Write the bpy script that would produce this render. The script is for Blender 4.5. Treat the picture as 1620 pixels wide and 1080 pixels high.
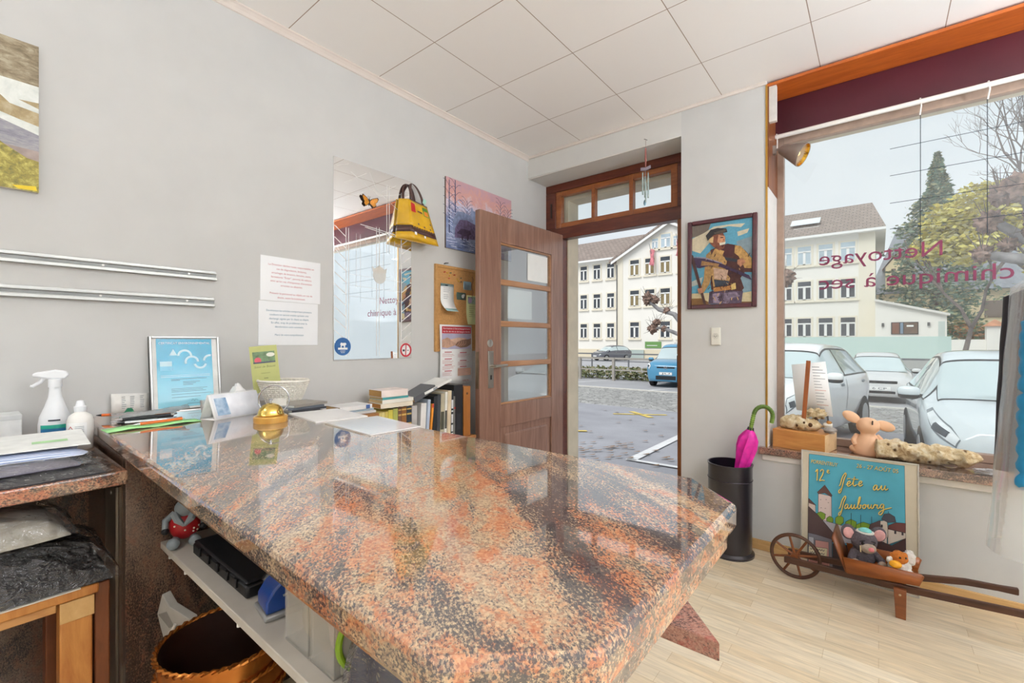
import bpy, math, random
from mathutils import Matrix, Vector, noise as mnoise
for _o in list(bpy.data.objects): bpy.data.objects.remove(_o)
SC = bpy.context.scene
COL = SC.collection
R = math.radians
PI = math.pi
random.seed(7)
# ------------------------------------------------------------------ camera
cam_d = bpy.data.cameras.new('camera'); cam_d.sensor_width = 36; cam_d.lens = 36*717/1620
cam_d.clip_start = .02; cam_d.clip_end = 500
cam = bpy.data.objects.new('camera', cam_d); COL.objects.link(cam)
cam.location = (0, 0, 1.22); cam.rotation_euler = (R(90), 0, R(38.97))
SC.camera = cam
# ------------------------------------------------------------------ sky
W = bpy.data.worlds.new('overcast_sky'); SC.world = W; W.use_nodes = True
nt = W.node_tree; nt.nodes.clear()
wo = nt.nodes.new('ShaderNodeOutputWorld'); bg = nt.nodes.new('ShaderNodeBackground')
tc = nt.nodes.new('ShaderNodeTexCoord'); mp = nt.nodes.new('ShaderNodeMapping'); mp.inputs['Scale'].default_value = (1, 1, 2.6)
nz = nt.nodes.new('ShaderNodeTexNoise'); nz.inputs['Scale'].default_value = 1.7; nz.inputs['Detail'].default_value = 6; nz.inputs['Roughness'].default_value = .5
rp = nt.nodes.new('ShaderNodeValToRGB')
rp.color_ramp.elements[0].position = .33; rp.color_ramp.elements[0].color = (.66, .74, .81, 1)
rp.color_ramp.elements[1].position = .66; rp.color_ramp.elements[1].color = (.86, .91, .95, 1)
nt.links.new(tc.outputs['Generated'], mp.inputs['Vector']); nt.links.new(mp.outputs[0], nz.inputs['Vector'])
nt.links.new(nz.outputs['Fac'], rp.inputs['Fac']); nt.links.new(rp.outputs[0], bg.inputs['Color'])
bg.inputs['Strength'].default_value = 1.0
nt.links.new(bg.outputs[0], wo.inputs['Surface'])
# ------------------------------------------------------------------ sun (veiled, behind the shop)
sd = bpy.data.lights.new('sun', 'SUN'); sd.energy = 2.2; sd.angle = R(35); sd.color = (1, .975, .95)
so = bpy.data.objects.new('sun', sd); COL.objects.link(so); so.rotation_euler = (R(40), 0, R(-14))
# ------------------------------------------------------------------ added fill lights (overhead and upward, out of view, to brighten the room)
CEIL_FILLS = [(-1.72, -1.3, .8, .9, 6), (1.85, -.6, .66, 1.1, 20), (1.85, 1.3, .66, .9, 22)]
UP_FILLS = [(2.2, -.2, 1.5, 108), (2.2, 1.9, 1.5, 122), (-2.15, -.95, 1.5, 10), (-2.15, -1.9, 1.5, 10)]  # upward fills added to brighten the ceiling
def area_light(nm, loc, a, b, e, rx):
    ld = bpy.data.lights.new(nm, 'AREA'); ld.shape = 'RECTANGLE'; ld.size = a; ld.size_y = b; ld.energy = e; ld.color = (.84, .905, 1)
    lo = bpy.data.objects.new(nm, ld); COL.objects.link(lo); lo.location = loc; lo.rotation_euler = (rx, 0, 0)
for x, y, a, b, e in CEIL_FILLS: area_light('ceiling_fill', (x, y, 2.665), a, b, e, 0)
for x, y, z, e in UP_FILLS: area_light('upward_fill', (x, y, z+.06), .12, .30, e, PI)
# ------------------------------------------------------------------ exposure
SC.view_settings.view_transform = 'Standard'; SC.view_settings.look = 'None'
SC.view_settings.exposure = 0.0; SC.view_settings.gamma = 1; SC.view_settings.use_curve_mapping = False
SC.cycles.max_bounces = 10; SC.cycles.transparent_max_bounces = 16; SC.cycles.diffuse_bounces = 5

# ================================================================== materials
def lin(h):
    h = h.lstrip('#'); c = [int(h[i:i+2], 16)/255 for i in (0, 2, 4)]
    return tuple(x/12.92 if x <= .04045 else ((x+.055)/1.055)**2.4 for x in c) + (1,)
_MC = {}
def C(h, rough=.6, metal=0., var=.05, scale=25., bump=0., spec=.5, emit=0., alpha=1., coat=0., trans=0., sub=0., stretch=None):
    key = (h, rough, metal, var, scale, bump, spec, emit, alpha, coat, trans, sub, stretch)
    if key in _MC: return _MC[key]
    m = bpy.data.materials.new('surface_' + h.strip('#')); m.use_nodes = True
    t = m.node_tree; n = t.nodes; p = n['Principled BSDF']
    c = lin(h)
    p.inputs['Roughness'].default_value = rough; p.inputs['Metallic'].default_value = metal
    p.inputs['Specular IOR Level'].default_value = spec; p.inputs['Coat Weight'].default_value = coat
    p.inputs['Coat Roughness'].default_value = .05
    p.inputs['Alpha'].default_value = alpha; p.inputs['Transmission Weight'].default_value = trans
    if sub: p.inputs['Subsurface Weight'].default_value = sub; p.inputs['Subsurface Radius'].default_value = (.01, .006, .004)
    if var or bump:
        tx = n.new('ShaderNodeTexCoord'); ns = n.new('ShaderNodeTexNoise'); ns.inputs['Scale'].default_value = scale; ns.inputs['Detail'].default_value = 4
        src = tx.outputs['Object']
        if stretch:
            mm = n.new('ShaderNodeMapping'); mm.inputs['Scale'].default_value = stretch; t.links.new(src, mm.inputs[0]); src = mm.outputs[0]
        t.links.new(src, ns.inputs['Vector'])
        r = n.new('ShaderNodeValToRGB')
        r.color_ramp.elements[0].position = .3; r.color_ramp.elements[1].position = .7
        r.color_ramp.elements[0].color = tuple(max(0, v*(1-1.6*var)) for v in c[:3]) + (1,)
        r.color_ramp.elements[1].color = tuple(min(1, v*(1+1.6*var)) for v in c[:3]) + (1,)
        t.links.new(ns.outputs['Fac'], r.inputs['Fac']); t.links.new(r.outputs[0], p.inputs['Base Color'])
        if bump:
            b = n.new('ShaderNodeBump'); b.inputs['Strength'].default_value = bump; b.inputs['Distance'].default_value = .01
            t.links.new(ns.outputs['Fac'], b.inputs['Height']); t.links.new(b.outputs[0], p.inputs['Normal'])
    else: p.inputs['Base Color'].default_value = c
    if emit:
        p.inputs['Emission Color'].default_value = c; p.inputs['Emission Strength'].default_value = emit
    _MC[key] = m
    return m
def newmat(name):
    m = bpy.data.materials.new(name); m.use_nodes = True
    return m, m.node_tree, m.node_tree.nodes, m.node_tree.nodes['Principled BSDF']
def ramp(n, pts, inter='LINEAR'):
    r = n.new('ShaderNodeValToRGB'); r.color_ramp.interpolation = inter
    el = r.color_ramp.elements
    while len(el) < len(pts): el.new(.5)
    for e, (p, c) in zip(el, pts):
        e.position = p; e.color = lin(c) if isinstance(c, str) else (c, c, c, 1)
    return r
def mix(t, a, b, f, mode='MIX'):
    m = t.nodes.new('ShaderNodeMix'); m.data_type = 'RGBA'; m.blend_type = mode; m.clamp_factor = True
    for s, i in ((a, 6), (b, 7), (f, 0)):
        if hasattr(s, 'links') or hasattr(s, 'is_output'): t.links.new(s, m.inputs[i])
        elif isinstance(s, str): m.inputs[i].default_value = lin(s)
        else: m.inputs[i].default_value = s
    return m.outputs[2]
def tnoise(t, vec, scale, detail=4, rough=.5, dist=0.):
    n = t.nodes.new('ShaderNodeTexNoise'); n.inputs['Scale'].default_value = scale; n.inputs['Detail'].default_value = detail
    n.inputs['Roughness'].default_value = rough; n.inputs['Distortion'].default_value = dist
    t.links.new(vec, n.inputs['Vector']); return n.outputs['Fac']
def mapping(t, vec, scale=(1, 1, 1), rot=(0, 0, 0), loc=(0, 0, 0)):
    m = t.nodes.new('ShaderNodeMapping'); m.inputs['Scale'].default_value = scale; m.inputs['Rotation'].default_value = rot; m.inputs['Location'].default_value = loc
    t.links.new(vec, m.inputs[0]); return m.outputs[0]
def wmath(t, op, a, b):
    m = t.nodes.new('ShaderNodeMath'); m.operation = op
    for s, i in ((a, 0), (b, 1)):
        if isinstance(s, (int, float)): m.inputs[i].default_value = s
        else: t.links.new(s, m.inputs[i])
    return m.outputs[0]

def granite(name, warm=('#ad6345', '#cc8c62'), pale=('#94836f', '#cdb592'), dark='#333a45', amount=0., rough=.05, rotz=-37, dim=1., coat=.6, vert=False):
    m, t, n, p = newmat(name)
    g = n.new('ShaderNodeTexCoord').outputs['Object']
    rg = mapping(t, g, rot=(0, 0, R(-rotz)))
    st = (lambda a, b: (b, b, a)) if vert else (lambda a, b: (a, b, b))
    streak = tnoise(t, mapping(t, rg, scale=st(1.0, 4.4)), 1.25, 7, .64, 1.6)
    blob = tnoise(t, mapping(t, rg, scale=st(9, 17)), 1.7, 4, .55, .9)
    broad = tnoise(t, mapping(t, rg, scale=st(.9, 3.0), loc=(3.1, .7, 0)), 1.2, 3, .5, .8)
    grain = tnoise(t, mapping(t, rg, scale=st(1, 1.8)), 170, 4, .75)
    fine = tnoise(t, g, 330, 3, .65)
    vo = n.new('ShaderNodeTexVoronoi'); vo.inputs['Scale'].default_value = 290; t.links.new(g, vo.inputs['Vector'])
    sp = n.new('ShaderNodeSeparateColor'); t.links.new(vo.outputs['Color'], sp.inputs[0])
    fm = wmath(t, 'ADD', wmath(t, 'MULTIPLY', fine, .6), wmath(t, 'MULTIPLY', sp.outputs[0], .4))
    bei = ramp(n, [(.30, pale[0]), (.68, pale[1])]); t.links.new(fm, bei.inputs[0])
    sal = ramp(n, [(.28, warm[0]), (.70, warm[1])]); t.links.new(fm, sal.inputs[0])
    bm = wmath(t, 'ADD', wmath(t, 'ADD', wmath(t, 'MULTIPLY', blob, .8), wmath(t, 'MULTIPLY', broad, .55)), wmath(t, 'MULTIPLY', wmath(t, 'SUBTRACT', sp.outputs[1], .5), .10))
    rm = ramp(n, [(.66, .12), (.82, .88)]); t.links.new(bm, rm.inputs[0])
    c0 = mix(t, bei.outputs[0], sal.outputs[0], rm.outputs[0])
    dm = wmath(t, 'ADD', wmath(t, 'ADD', wmath(t, 'MULTIPLY', grain, 1.25), wmath(t, 'MULTIPLY', streak, 1.15)), wmath(t, 'MULTIPLY', fine, .35))
    dm = wmath(t, 'SUBTRACT', dm, wmath(t, 'MULTIPLY', rm.outputs[0], .14))
    rd = ramp(n, [(.0, 0.), (.50, 0.), (.64, 1.)])
    t.links.new(wmath(t, 'SUBTRACT', dm, .785 - amount), rd.inputs[0])
    c1 = mix(t, c0, dark, wmath(t, 'MULTIPLY', rd.outputs[0], .85))
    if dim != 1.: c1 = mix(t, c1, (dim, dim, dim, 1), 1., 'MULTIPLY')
    t.links.new(c1, p.inputs['Base Color'])
    p.inputs['Roughness'].default_value = rough; p.inputs['IOR'].default_value = 1.62; p.inputs['Coat Weight'].default_value = coat; p.inputs['Coat Roughness'].default_value = .02; p.inputs['Coat IOR'].default_value = 1.6
    return m
def wood(name, a, b, scale=(1, 12, 12), rough=.45, coat=0., rot=(0, 0, 0), ns=3., bump=.05):
    m, t, n, p = newmat(name)
    g = n.new('ShaderNodeTexCoord').outputs['Object']
    f = tnoise(t, mapping(t, g, scale=scale, rot=rot), ns, 6, .62, .8)
    r = ramp(n, [(.3, a), (.68, b)]); t.links.new(f, r.inputs[0]); t.links.new(r.outputs[0], p.inputs['Base Color'])
    p.inputs['Roughness'].default_value = rough; p.inputs['Coat Weight'].default_value = coat
    bp = n.new('ShaderNodeBump'); bp.inputs['Strength'].default_value = bump; bp.inputs['Distance'].default_value = .004
    t.links.new(f, bp.inputs['Height']); t.links.new(bp.outputs[0], p.inputs['Normal'])
    return m
def glass(name, tint='#f4f8f8', film=.05, refl=1., base=.02):
    m, t, n, p = newmat(name); n.remove(p)
    out = n['Material Output']
    tr = n.new('ShaderNodeBsdfTransparent'); tr.inputs[0].default_value = lin(tint)
    gl = n.new('ShaderNodeBsdfGlossy'); gl.inputs['Roughness'].default_value = .01
    df = n.new('ShaderNodeBsdfDiffuse'); df.inputs[0].default_value = (.9, .92, .93, 1)
    fr = n.new('ShaderNodeFresnel'); fr.inputs[0].default_value = 1.45
    ge = n.new('ShaderNodeNewGeometry')
    # same fresnel from both faces of the thin pane
    ab = wmath(t, 'MULTIPLY', fr.outputs[0], wmath(t, 'SUBTRACT', 1.0, ge.outputs['Backfacing']))
    fac = wmath(t, 'ADD', wmath(t, 'MULTIPLY', ab, .8*refl), base)
    m1 = n.new('ShaderNodeMixShader'); m2 = n.new('ShaderNodeMixShader')
    t.links.new(fac, m1.inputs[0]); t.links.new(tr.outputs[0], m1.inputs[1]); t.links.new(gl.outputs[0], m1.inputs[2])
    m2.inputs[0].default_value = film; t.links.new(m1.outputs[0], m2.inputs[1]); t.links.new(df.outputs[0], m2.inputs[2])  # white diffuse share puts the haze over the view into the pane
    t.links.new(m2.outputs[0], out.inputs[0])
    return m
def plastic_film(name, alpha=.25, col='#ffffff', rough=.12, crinkle=.6, sc=9, fres=.75, base=.03):
    # clear film: transparent + a little milky diffuse + glossy glints
    m, t, n, p = newmat(name); n.remove(p); out = n['Material Output']
    g = n.new('ShaderNodeTexCoord').outputs['Object']
    f = tnoise(t, mapping(t, g, scale=(1, 1.4, 2.4)), sc, 3, .6, 1.2)
    b = n.new('ShaderNodeBump'); b.inputs['Strength'].default_value = crinkle; b.inputs['Distance'].default_value = .03
    t.links.new(f, b.inputs['Height'])
    tr = n.new('ShaderNodeBsdfTransparent'); df = n.new('ShaderNodeBsdfDiffuse'); df.inputs[0].default_value = lin(col)
    gl = n.new('ShaderNodeBsdfGlossy'); gl.inputs['Roughness'].default_value = rough
    t.links.new(b.outputs[0], gl.inputs['Normal'])
    lw_ = n.new('ShaderNodeLayerWeight'); lw_.inputs[0].default_value = .25; t.links.new(b.outputs[0], lw_.inputs['Normal'])
    m1 = n.new('ShaderNodeMixShader'); m1.inputs[0].default_value = alpha*.6; t.links.new(tr.outputs[0], m1.inputs[1]); t.links.new(df.outputs[0], m1.inputs[2])
    m2 = n.new('ShaderNodeMixShader'); t.links.new(wmath(t, 'ADD', wmath(t, 'MULTIPLY', lw_.outputs['Fresnel'], fres), base), m2.inputs[0]); t.links.new(m1.outputs[0], m2.inputs[1]); t.links.new(gl.outputs[0], m2.inputs[2])
    t.links.new(m2.outputs[0], out.inputs[0])
    return m

# ================================================================== mesh builder
_TC = {}
def text_geo(s, shear=0.):
    if (s, shear) in _TC: return _TC[(s, shear)]
    cu = bpy.data.curves.new('lettering', 'FONT'); cu.body = s; cu.size = 1; cu.shear = shear; cu.resolution_u = 3
    ob = bpy.data.objects.new('lettering', cu); COL.objects.link(ob)
    me = bpy.data.meshes.new_from_object(ob)
    v = [(a.co.x, a.co.y) for a in me.vertices]; f = [tuple(q.vertices) for q in me.polygons]
    bpy.data.objects.remove(ob); bpy.data.curves.remove(cu); bpy.data.meshes.remove(me)
    _TC[(s, shear)] = (v, f); return v, f

class MB:
    def __init__(s): s.v = []; s.f = []; s.mi = []; s.mats = []; s.M = Matrix.Identity(4)
    def add(s, vs, fs, mat):
        if mat not in s.mats: s.mats.append(mat)
        k = s.mats.index(mat); o = len(s.v)
        s.v += [tuple(s.M @ Vector(p)) for p in vs]
        s.f += [tuple(i+o for i in q) for q in fs]; s.mi += [k]*len(fs)
        return s
    def box(s, a, b, mat):
        (x0, y0, z0), (x1, y1, z1) = a, b
        v = [(x0,y0,z0),(x1,y0,z0),(x1,y1,z0),(x0,y1,z0),(x0,y0,z1),(x1,y0,z1),(x1,y1,z1),(x0,y1,z1)]
        return s.add(v, [(3,2,1,0),(4,5,6,7),(0,1,5,4),(1,2,6,5),(2,3,7,6),(3,0,4,7)], mat)
    def cbox(s, c, d, mat): return s.box([c[i]-d[i]/2 for i in range(3)], [c[i]+d[i]/2 for i in range(3)], mat)
    def obox(s, c, d, mat, rot):
        o = s.M; s.M = o @ Matrix.Translation(c) @ rot.to_4x4(); s.cbox((0,0,0), d, mat); s.M = o; return s
    def ring(s, rings, mat, c0=True, c1=True, closed=True):
        n = len(rings[0]); v = [p for r in rings for p in r]; f = []
        for i in range(len(rings)-1):
            for j in range(n if closed else n-1):
                k = (j+1) % n
                f.append((i*n+j, i*n+k, (i+1)*n+k, (i+1)*n+j))
        if c0: f.append(tuple(range(n-1, -1, -1)))
        if c1: f.append(tuple(range((len(rings)-1)*n, len(rings)*n)))
        return s.add(v, f, mat)
    def cyl(s, p0, p1, r0, r1, mat, n=16, caps=True): return s.tube([p0, p1], [r0, r1], mat, n, caps)
    def tube(s, pts, r, mat, n=8, caps=True):
        pts = [Vector(p) for p in pts]
        if not isinstance(r, (list, tuple)): r = [r]*len(pts)
        up = None; rings = []
        for i, p in enumerate(pts):
            d = (pts[min(i+1, len(pts)-1)] - pts[max(i-1, 0)])
            if d.length < 1e-9: d = Vector((0,0,1))
            d.normalize()
            if up is None:
                up = Vector((0,0,1)) if abs(d.z) < .9 else Vector((1,0,0))
            a = d.cross(up); 
            if a.length < 1e-6: a = d.cross(Vector((0,1,0)))
            a.normalize(); b = a.cross(d).normalized(); up = b
            rings.append([tuple(p + (a*math.cos(2*PI*j/n) + b*math.sin(2*PI*j/n))*r[i]) for j in range(n)])
        return s.ring(rings, mat, caps, caps)
    def torus(s, c, R_, r, mat, rot=None, n=32, k=8, a0=0, a1=2*PI):
        rot = rot or Matrix.Identity(3)
        full = abs(a1-a0-2*PI) < 1e-6
        m = n if full else n+1
        pts = []
        v = []; f = []
        for i in range(m):
            a = a0+(a1-a0)*i/n
            for j in range(k):
                b = 2*PI*j/k; q = Vector(((R_+r*math.cos(b))*math.cos(a), (R_+r*math.cos(b))*math.sin(a), r*math.sin(b)))
                v.append(tuple(Vector(c) + rot @ q))
        for i in range(n):
            i2 = (i+1) % m
            for j in range(k): f.append((i*k+j, i2*k+j, i2*k+(j+1) % k, i*k+(j+1) % k))
        return s.add(v, f, mat)
    def lathe(s, prof, mat, n=24, c=(0,0,0), sx=1., sy=1., caps=True):
        rings = [[(c[0]+r*sx*math.cos(2*PI*j/n), c[1]+r*sy*math.sin(2*PI*j/n), c[2]+z) for j in range(n)] for r, z in prof]
        return s.ring(rings, mat, caps, caps)
    def ball(s, c, r, mat, nu=16, nv=10, rot=None, lump=0., ls=6., seed=0, pw=1.):
        if not isinstance(r, (list, tuple)): r = (r, r, r)
        rot = rot or Matrix.Identity(3); rings = []
        sg = lambda q: math.copysign(abs(q)**pw, q)
        for i in range(nv+1):
            th = -PI/2 + PI*i/nv; ring = []
            for j in range(nu):
                ph = 2*PI*j/nu
                ct = max(math.cos(th), .0001)
                d = Vector((sg(ct)*sg(math.cos(ph)), sg(ct)*sg(math.sin(ph)), sg(math.sin(th))))
                k = 1.
                if lump: k = 1 + lump*mnoise.noise(Vector((d.x*ls*.3+seed, d.y*ls*.3, d.z*ls*.3+seed*.7)))*1.6
                q = rot @ Vector((d.x*r[0]*k, d.y*r[1]*k, d.z*r[2]*k)); ring.append(tuple(Vector(c)+q))
            rings.append(ring)
        return s.ring(rings, mat, True, True)
    def prism(s, pts, y0, y1, mat):      # outline in x,z extruded along y (front face at y0)
        n = len(pts)
        v = [(x, y0, z) for x, z in pts] + [(x, y1, z) for x, z in pts]
        f = [tuple(range(n)), tuple(range(2*n-1, n-1, -1))] + [(i, i+n, (i+1) % n + n, (i+1) % n) for i in range(n)]
        return s.add(v, f, mat)
    def flat(s, pts, y, mat): return s.add([(x, y, z) for x, z in pts], [tuple(range(len(pts)))], mat)
    def rect(s, x0, z0, x1, z1, y, mat): return s.flat([(x0,z0),(x1,z0),(x1,z1),(x0,z1)], y, mat)
    def disc(s, c, r, y, mat, n=24, rz=None):
        rz = rz or r
        return s.flat([(c[0]+r*math.cos(2*PI*i/n), c[1]+rz*math.sin(2*PI*i/n)) for i in range(n)], y, mat)
    def text(s, st, x, z, h, y, mat, w=None, align='l', mirror=False, shear=0.):   # cap height h at baseline z; plane facing -y
        v, f = text_geo(st, shear)
        if not v: return s
        x0 = min(a for a, b in v); x1 = max(a for a, b in v); k = h/.7; kx = k
        if w: kx = w/(x1-x0)
        tw = (x1-x0)*kx; off = x if align == 'l' else (x-tw/2 if align == 'c' else x-tw)
        vv = []
        for a, b in v:
            q = (a-x0)*kx
            vv.append(((off+tw-q) if mirror else (off+q), y, z+b*k))
        return s.add(vv, [tuple(reversed(q)) for q in f] if mirror else f, mat)
    def stroke(s, pts, w, y, mat, smooth=True):      # pen stroke in x,z
        P = [Vector(p) for p in pts]
        if smooth and len(P) > 2:
            Q = []
            for i in range(len(P)-1):
                p0 = P[max(i-1, 0)]; p1 = P[i]; p2 = P[i+1]; p3 = P[min(i+2, len(P)-1)]
                for k in range(5):
                    t = k/5
                    Q.append(.5*((2*p1)+(p2-p0)*t+(2*p0-5*p1+4*p2-p3)*t*t+(3*p1-p0-3*p2+p3)*t**3))
            Q.append(P[-1]); P = Q
        v = []
        for i, p in enumerate(P):
            d = P[min(i+1, len(P)-1)]-P[max(i-1, 0)]
            if d.length < 1e-9: d = Vector((1, 0))
            d.normalize(); nrm = Vector((-d.y, d.x))
            a = p+nrm*w/2; b = p-nrm*w/2
            v += [(a.x, y, a.y), (b.x, y, b.y)]
        return s.add(v, [(2*i, 2*i+1, 2*i+3, 2*i+2) for i in range(len(P)-1)], mat)
    def build(s, name, parent=None, loc=(0,0,0), rot=(0,0,0), bevel=0., seg=2, smooth=True, sub=0, angle=38, solid=0.):
        me = bpy.data.meshes.new(name); me.from_pydata(s.v, [], s.f)
        for m in s.mats: me.materials.append(m)
        me.polygons.foreach_set('material_index', s.mi); me.update()
        if smooth:
            me.shade_smooth()
            if not sub: me.set_sharp_from_angle(angle=R(angle))
        o = bpy.data.objects.new(name, me); COL.objects.link(o); o.location = loc; o.rotation_euler = rot
        if parent: o.parent = parent
        if solid:
            b = o.modifiers.new('solid', 'SOLIDIFY'); b.thickness = solid; b.offset = 0
        if bevel:
            b = o.modifiers.new('bevel', 'BEVEL'); b.width = bevel; b.segments = seg; b.limit_method = 'ANGLE'; b.angle_limit = R(40); b.harden_normals = False
        if sub:
            b = o.modifiers.new('subsurf', 'SUBSURF'); b.levels = sub; b.render_levels = sub
        return o
def tag(o, label, cat, group=None, kind=None):
    o['label'] = label; o['category'] = cat
    if group: o['group'] = group
    if kind: o['kind'] = kind
    return o
def thing(name, label, cat, loc=(0,0,0), rz=0., group=None, rot=None):
    o = bpy.data.objects.new(name, None); o.empty_display_size = .05; COL.objects.link(o)
    o.location = loc; o.rotation_euler = rot or (0, 0, rz)
    return tag(o, label, cat, group)
def struct(o, label=None, cat=None):
    o['kind'] = 'structure'
    if label: o['label'] = label
    if cat: o['category'] = cat
    return o
def sroot(name, label, cat, loc=(0,0,0), rz=0.):
    o = bpy.data.objects.new(name, None); COL.objects.link(o); o.location = loc; o.rotation_euler = (0,0,rz)
    return struct(o, label, cat)
def copy_tree(o, label=None, loc=None, rz=None, parent=None):
    c = o.copy(); COL.objects.link(c)
    if parent: c.parent = parent
    for ch in list(o.children): copy_tree(ch, parent=c)
    if label: c['label'] = label
    if loc is not None: c.location = loc
    if rz is not None: c.rotation_euler = (0, 0, rz)
    return c
def RX(a): return Matrix.Rotation(a, 3, 'X')
def RY(a): return Matrix.Rotation(a, 3, 'Y')
def RZ(a): return Matrix.Rotation(a, 3, 'Z')
# ================================================================== the room
XL, YB, ZC = -2.25, 2.99, 2.735
CT = .945                      # counter top height
PLASTER = C('#cdccc9', .85, var=.015, scale=6, bump=.04)
PLASTER_W = C('#d6d4cf', .85, var=.015, scale=6, bump=.04)
def floor_mat():
    m, t, n, p = newmat('birch_laminate')
    g = n.new('ShaderNodeTexCoord').outputs['Object']
    br = n.new('ShaderNodeTexBrick'); br.inputs['Scale'].default_value = 1
    br.inputs['Brick Width'].default_value = .46; br.inputs['Row Height'].default_value = .066
    br.inputs['Mortar Size'].default_value = .0008; br.inputs['Bias'].default_value = 0; br.offset = .37; br.squash = 1
    br.inputs['Color1'].default_value = lin('#f1e1c5'); br.inputs['Color2'].default_value = lin('#e5cfab'); br.inputs['Mortar'].default_value = lin('#c9ae86')
    t.links.new(g, br.inputs['Vector'])
    f = tnoise(t, mapping(t, g, scale=(2, 22, 1)), 3, 5, .6, .6)
    r = ramp(n, [(.3, '#cfcfcf'), (.7, '#ffffff')]); t.links.new(f, r.inputs[0])
    t.links.new(mix(t, br.outputs['Color'], r.outputs[0], .8, 'MULTIPLY'), p.inputs['Base Color'])
    p.inputs['Roughness'].default_value = .32
    return m
def ceil_mat():
    m, t, n, p = newmat('ceiling_panels')
    g = n.new('ShaderNodeTexCoord').outputs['Object']
    br = n.new('ShaderNodeTexBrick'); br.offset = 0; br.inputs['Scale'].default_value = 1
    br.inputs['Brick Width'].default_value = .5; br.inputs['Row Height'].default_value = .513; br.inputs['Mortar Size'].default_value = .0022
    br.inputs['Color1'].default_value = lin('#f5f1ed'); br.inputs['Color2'].default_value = lin('#f2eeea'); br.inputs['Mortar'].default_value = lin('#a58f7f')
    t.links.new(mapping(t, g, loc=(.25, .0, 0)), br.inputs['Vector'])
    t.links.new(br.outputs['Color'], p.inputs['Base Color']); p.inputs['Roughness'].default_value = .5
    b = n.new('ShaderNodeBump'); b.inputs['Strength'].default_value = .3; b.inputs['Distance'].default_value = .003
    t.links.new(br.outputs['Fac'], b.inputs['Height']); b.invert = True; t.links.new(b.outputs[0], p.inputs['Normal'])
    return m
b = MB(); b.box((-2.35, -2.3, -.12), (2.4, 3.30, 0), floor_mat()); struct(b.build('floor', smooth=False), 'pale birch laminate floor', 'floor')
b = MB(); b.box((-2.35, -2.3, ZC), (2.4, 3.05, ZC+.1), ceil_mat()); struct(b.build('ceiling', smooth=False), 'cream panelled ceiling', 'ceiling')
b = MB(); b.box((-2.35, -2.3, 0), (XL, 3.255, ZC), PLASTER); struct(b.build('wall_left', smooth=False), 'pale grey plaster wall behind the counter', 'wall')
b = MB(); b.box((2.3, -2.3, 0), (2.4, 3.4, ZC), PLASTER); struct(b.build('wall_right', smooth=False), 'plain wall at the right', 'wall')
b = MB(); b.box((-2.35, -2.3, 0), (2.4, -2.2, ZC), PLASTER); struct(b.build('wall_rear', smooth=False), 'plain wall behind', 'wall')
STONE = C('#d9cdb6', .8, var=.04, scale=9)
b = MB()
b.box((-1.0, YB, 0), (-.507, 3.40, ZC), PLASTER)                    # pier between door and window
b.box((XL, YB, 2.562), (-1.0, 3.42, ZC), PLASTER_W)                 # lintel over the door recess
b.box((-.507, YB, 0), (1.75, 3.36, .565), PLASTER)                  # under the window
b.box((1.75, YB, 0), (2.3, 3.40, ZC), PLASTER)
b.box((-.507, 3.36, 2.47), (1.75, 3.42, ZC+.2), STONE)              # facade over the window
b.box((-2.6, 3.335, -.3), (-2.075, 3.50, ZC+.2), STONE)             # stone reveals of the doorway
b.box((-1.075, 3.40, -.3), (-.507, 3.50, ZC+.2), STONE)
b.box((-2.075, 3.335, 2.43), (-1.075, 3.50, ZC+.2), STONE)
b.box((-2.075, 3.30, -.3), (-1.075, 3.60, -.005), C('#a8a49d', .8, var=.06))
b.box((-.507, 3.36, -.3), (1.75, 3.45, .55), STONE)
struct(b.build('wall_back', smooth=False), 'grey plaster street wall with doorway and shop window', 'wall')
PINE = wood('pine_skirting', '#c79a5e', '#dcb47b', scale=(2, 20, 20))
b = MB(); b.box((-1.0, YB-.014, 0), (2.3, YB+.002, .058), PINE); struct(b.build('baseboard_back', bevel=.004), 'pine baseboard under the window', 'baseboard')
WHITE = C('#ece8e1', .5, var=.01)
b = MB()
prof = [(0, 0), (.03, 0), (.03, -.006), (.022, -.01), (.012, -.02), (.006, -.032), (0, -.034)]
v = [(XL+x, y, ZC+z) for y in (-2.2, YB) for x, z in prof]; n = len(prof)
b.add(v, [(i, (i+1) % n, (i+1) % n+n, i+n) for i in range(n)], C('#dfd4cb', .6, var=.01)); struct(b.build('trim_1', smooth=False), 'cove moulding along the left wall', 'trim')
b = MB(); b.box((XL, YB-.016, ZC-.02), (-.507, YB+.001, ZC), C('#dfd4cb', .6, var=.01)); struct(b.build('trim_2', bevel=.004), 'moulding over the doorway', 'trim')
b = MB(); b.box((-.53, YB-.012, .53), (1.75, YB+.001, .563), WHITE); struct(b.build('trim_3', bevel=.003), 'white strip under the window sill', 'trim')
b = MB(); b.box((-.513, YB-.004, .607), (-.503, YB+.006, ZC-.02), C('#b98d3e', .35, metal=.6)); struct(b.build('trim_4'), 'brass edge strip beside the window', 'trim')
b = MB(); b.tube([(XL+.012, YB-.01, 2.55), (XL+.35, YB-.002, 2.556), (-1.0, YB-.002, 2.558)], .003, WHITE, 6)
struct(b.build('trim_5'), 'thin white cable along the lintel', 'trim')

# ------------------------------------------------------------------ bodies of the added fill lights
for i, (x, y, a, d, e) in enumerate(CEIL_FILLS):
    lt = thing('ceiling_fill_body', 'flat white added fill light panel ' + ['above the counter side behind', 'over the middle of the shop behind', 'over the garment rack'][i], 'lamp', (x, y, 2.675))
    b = MB(); b.cbox((0, 0, .03), (a+.06, d+.06, .06), WHITE); b.build('housing', lt, bevel=.004)
    b = MB(); b.cbox((0, 0, -.001), (a, d, .006), C('#fff8ee', .6, var=0, emit=1.2)); b.build('diffuser', lt)

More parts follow.
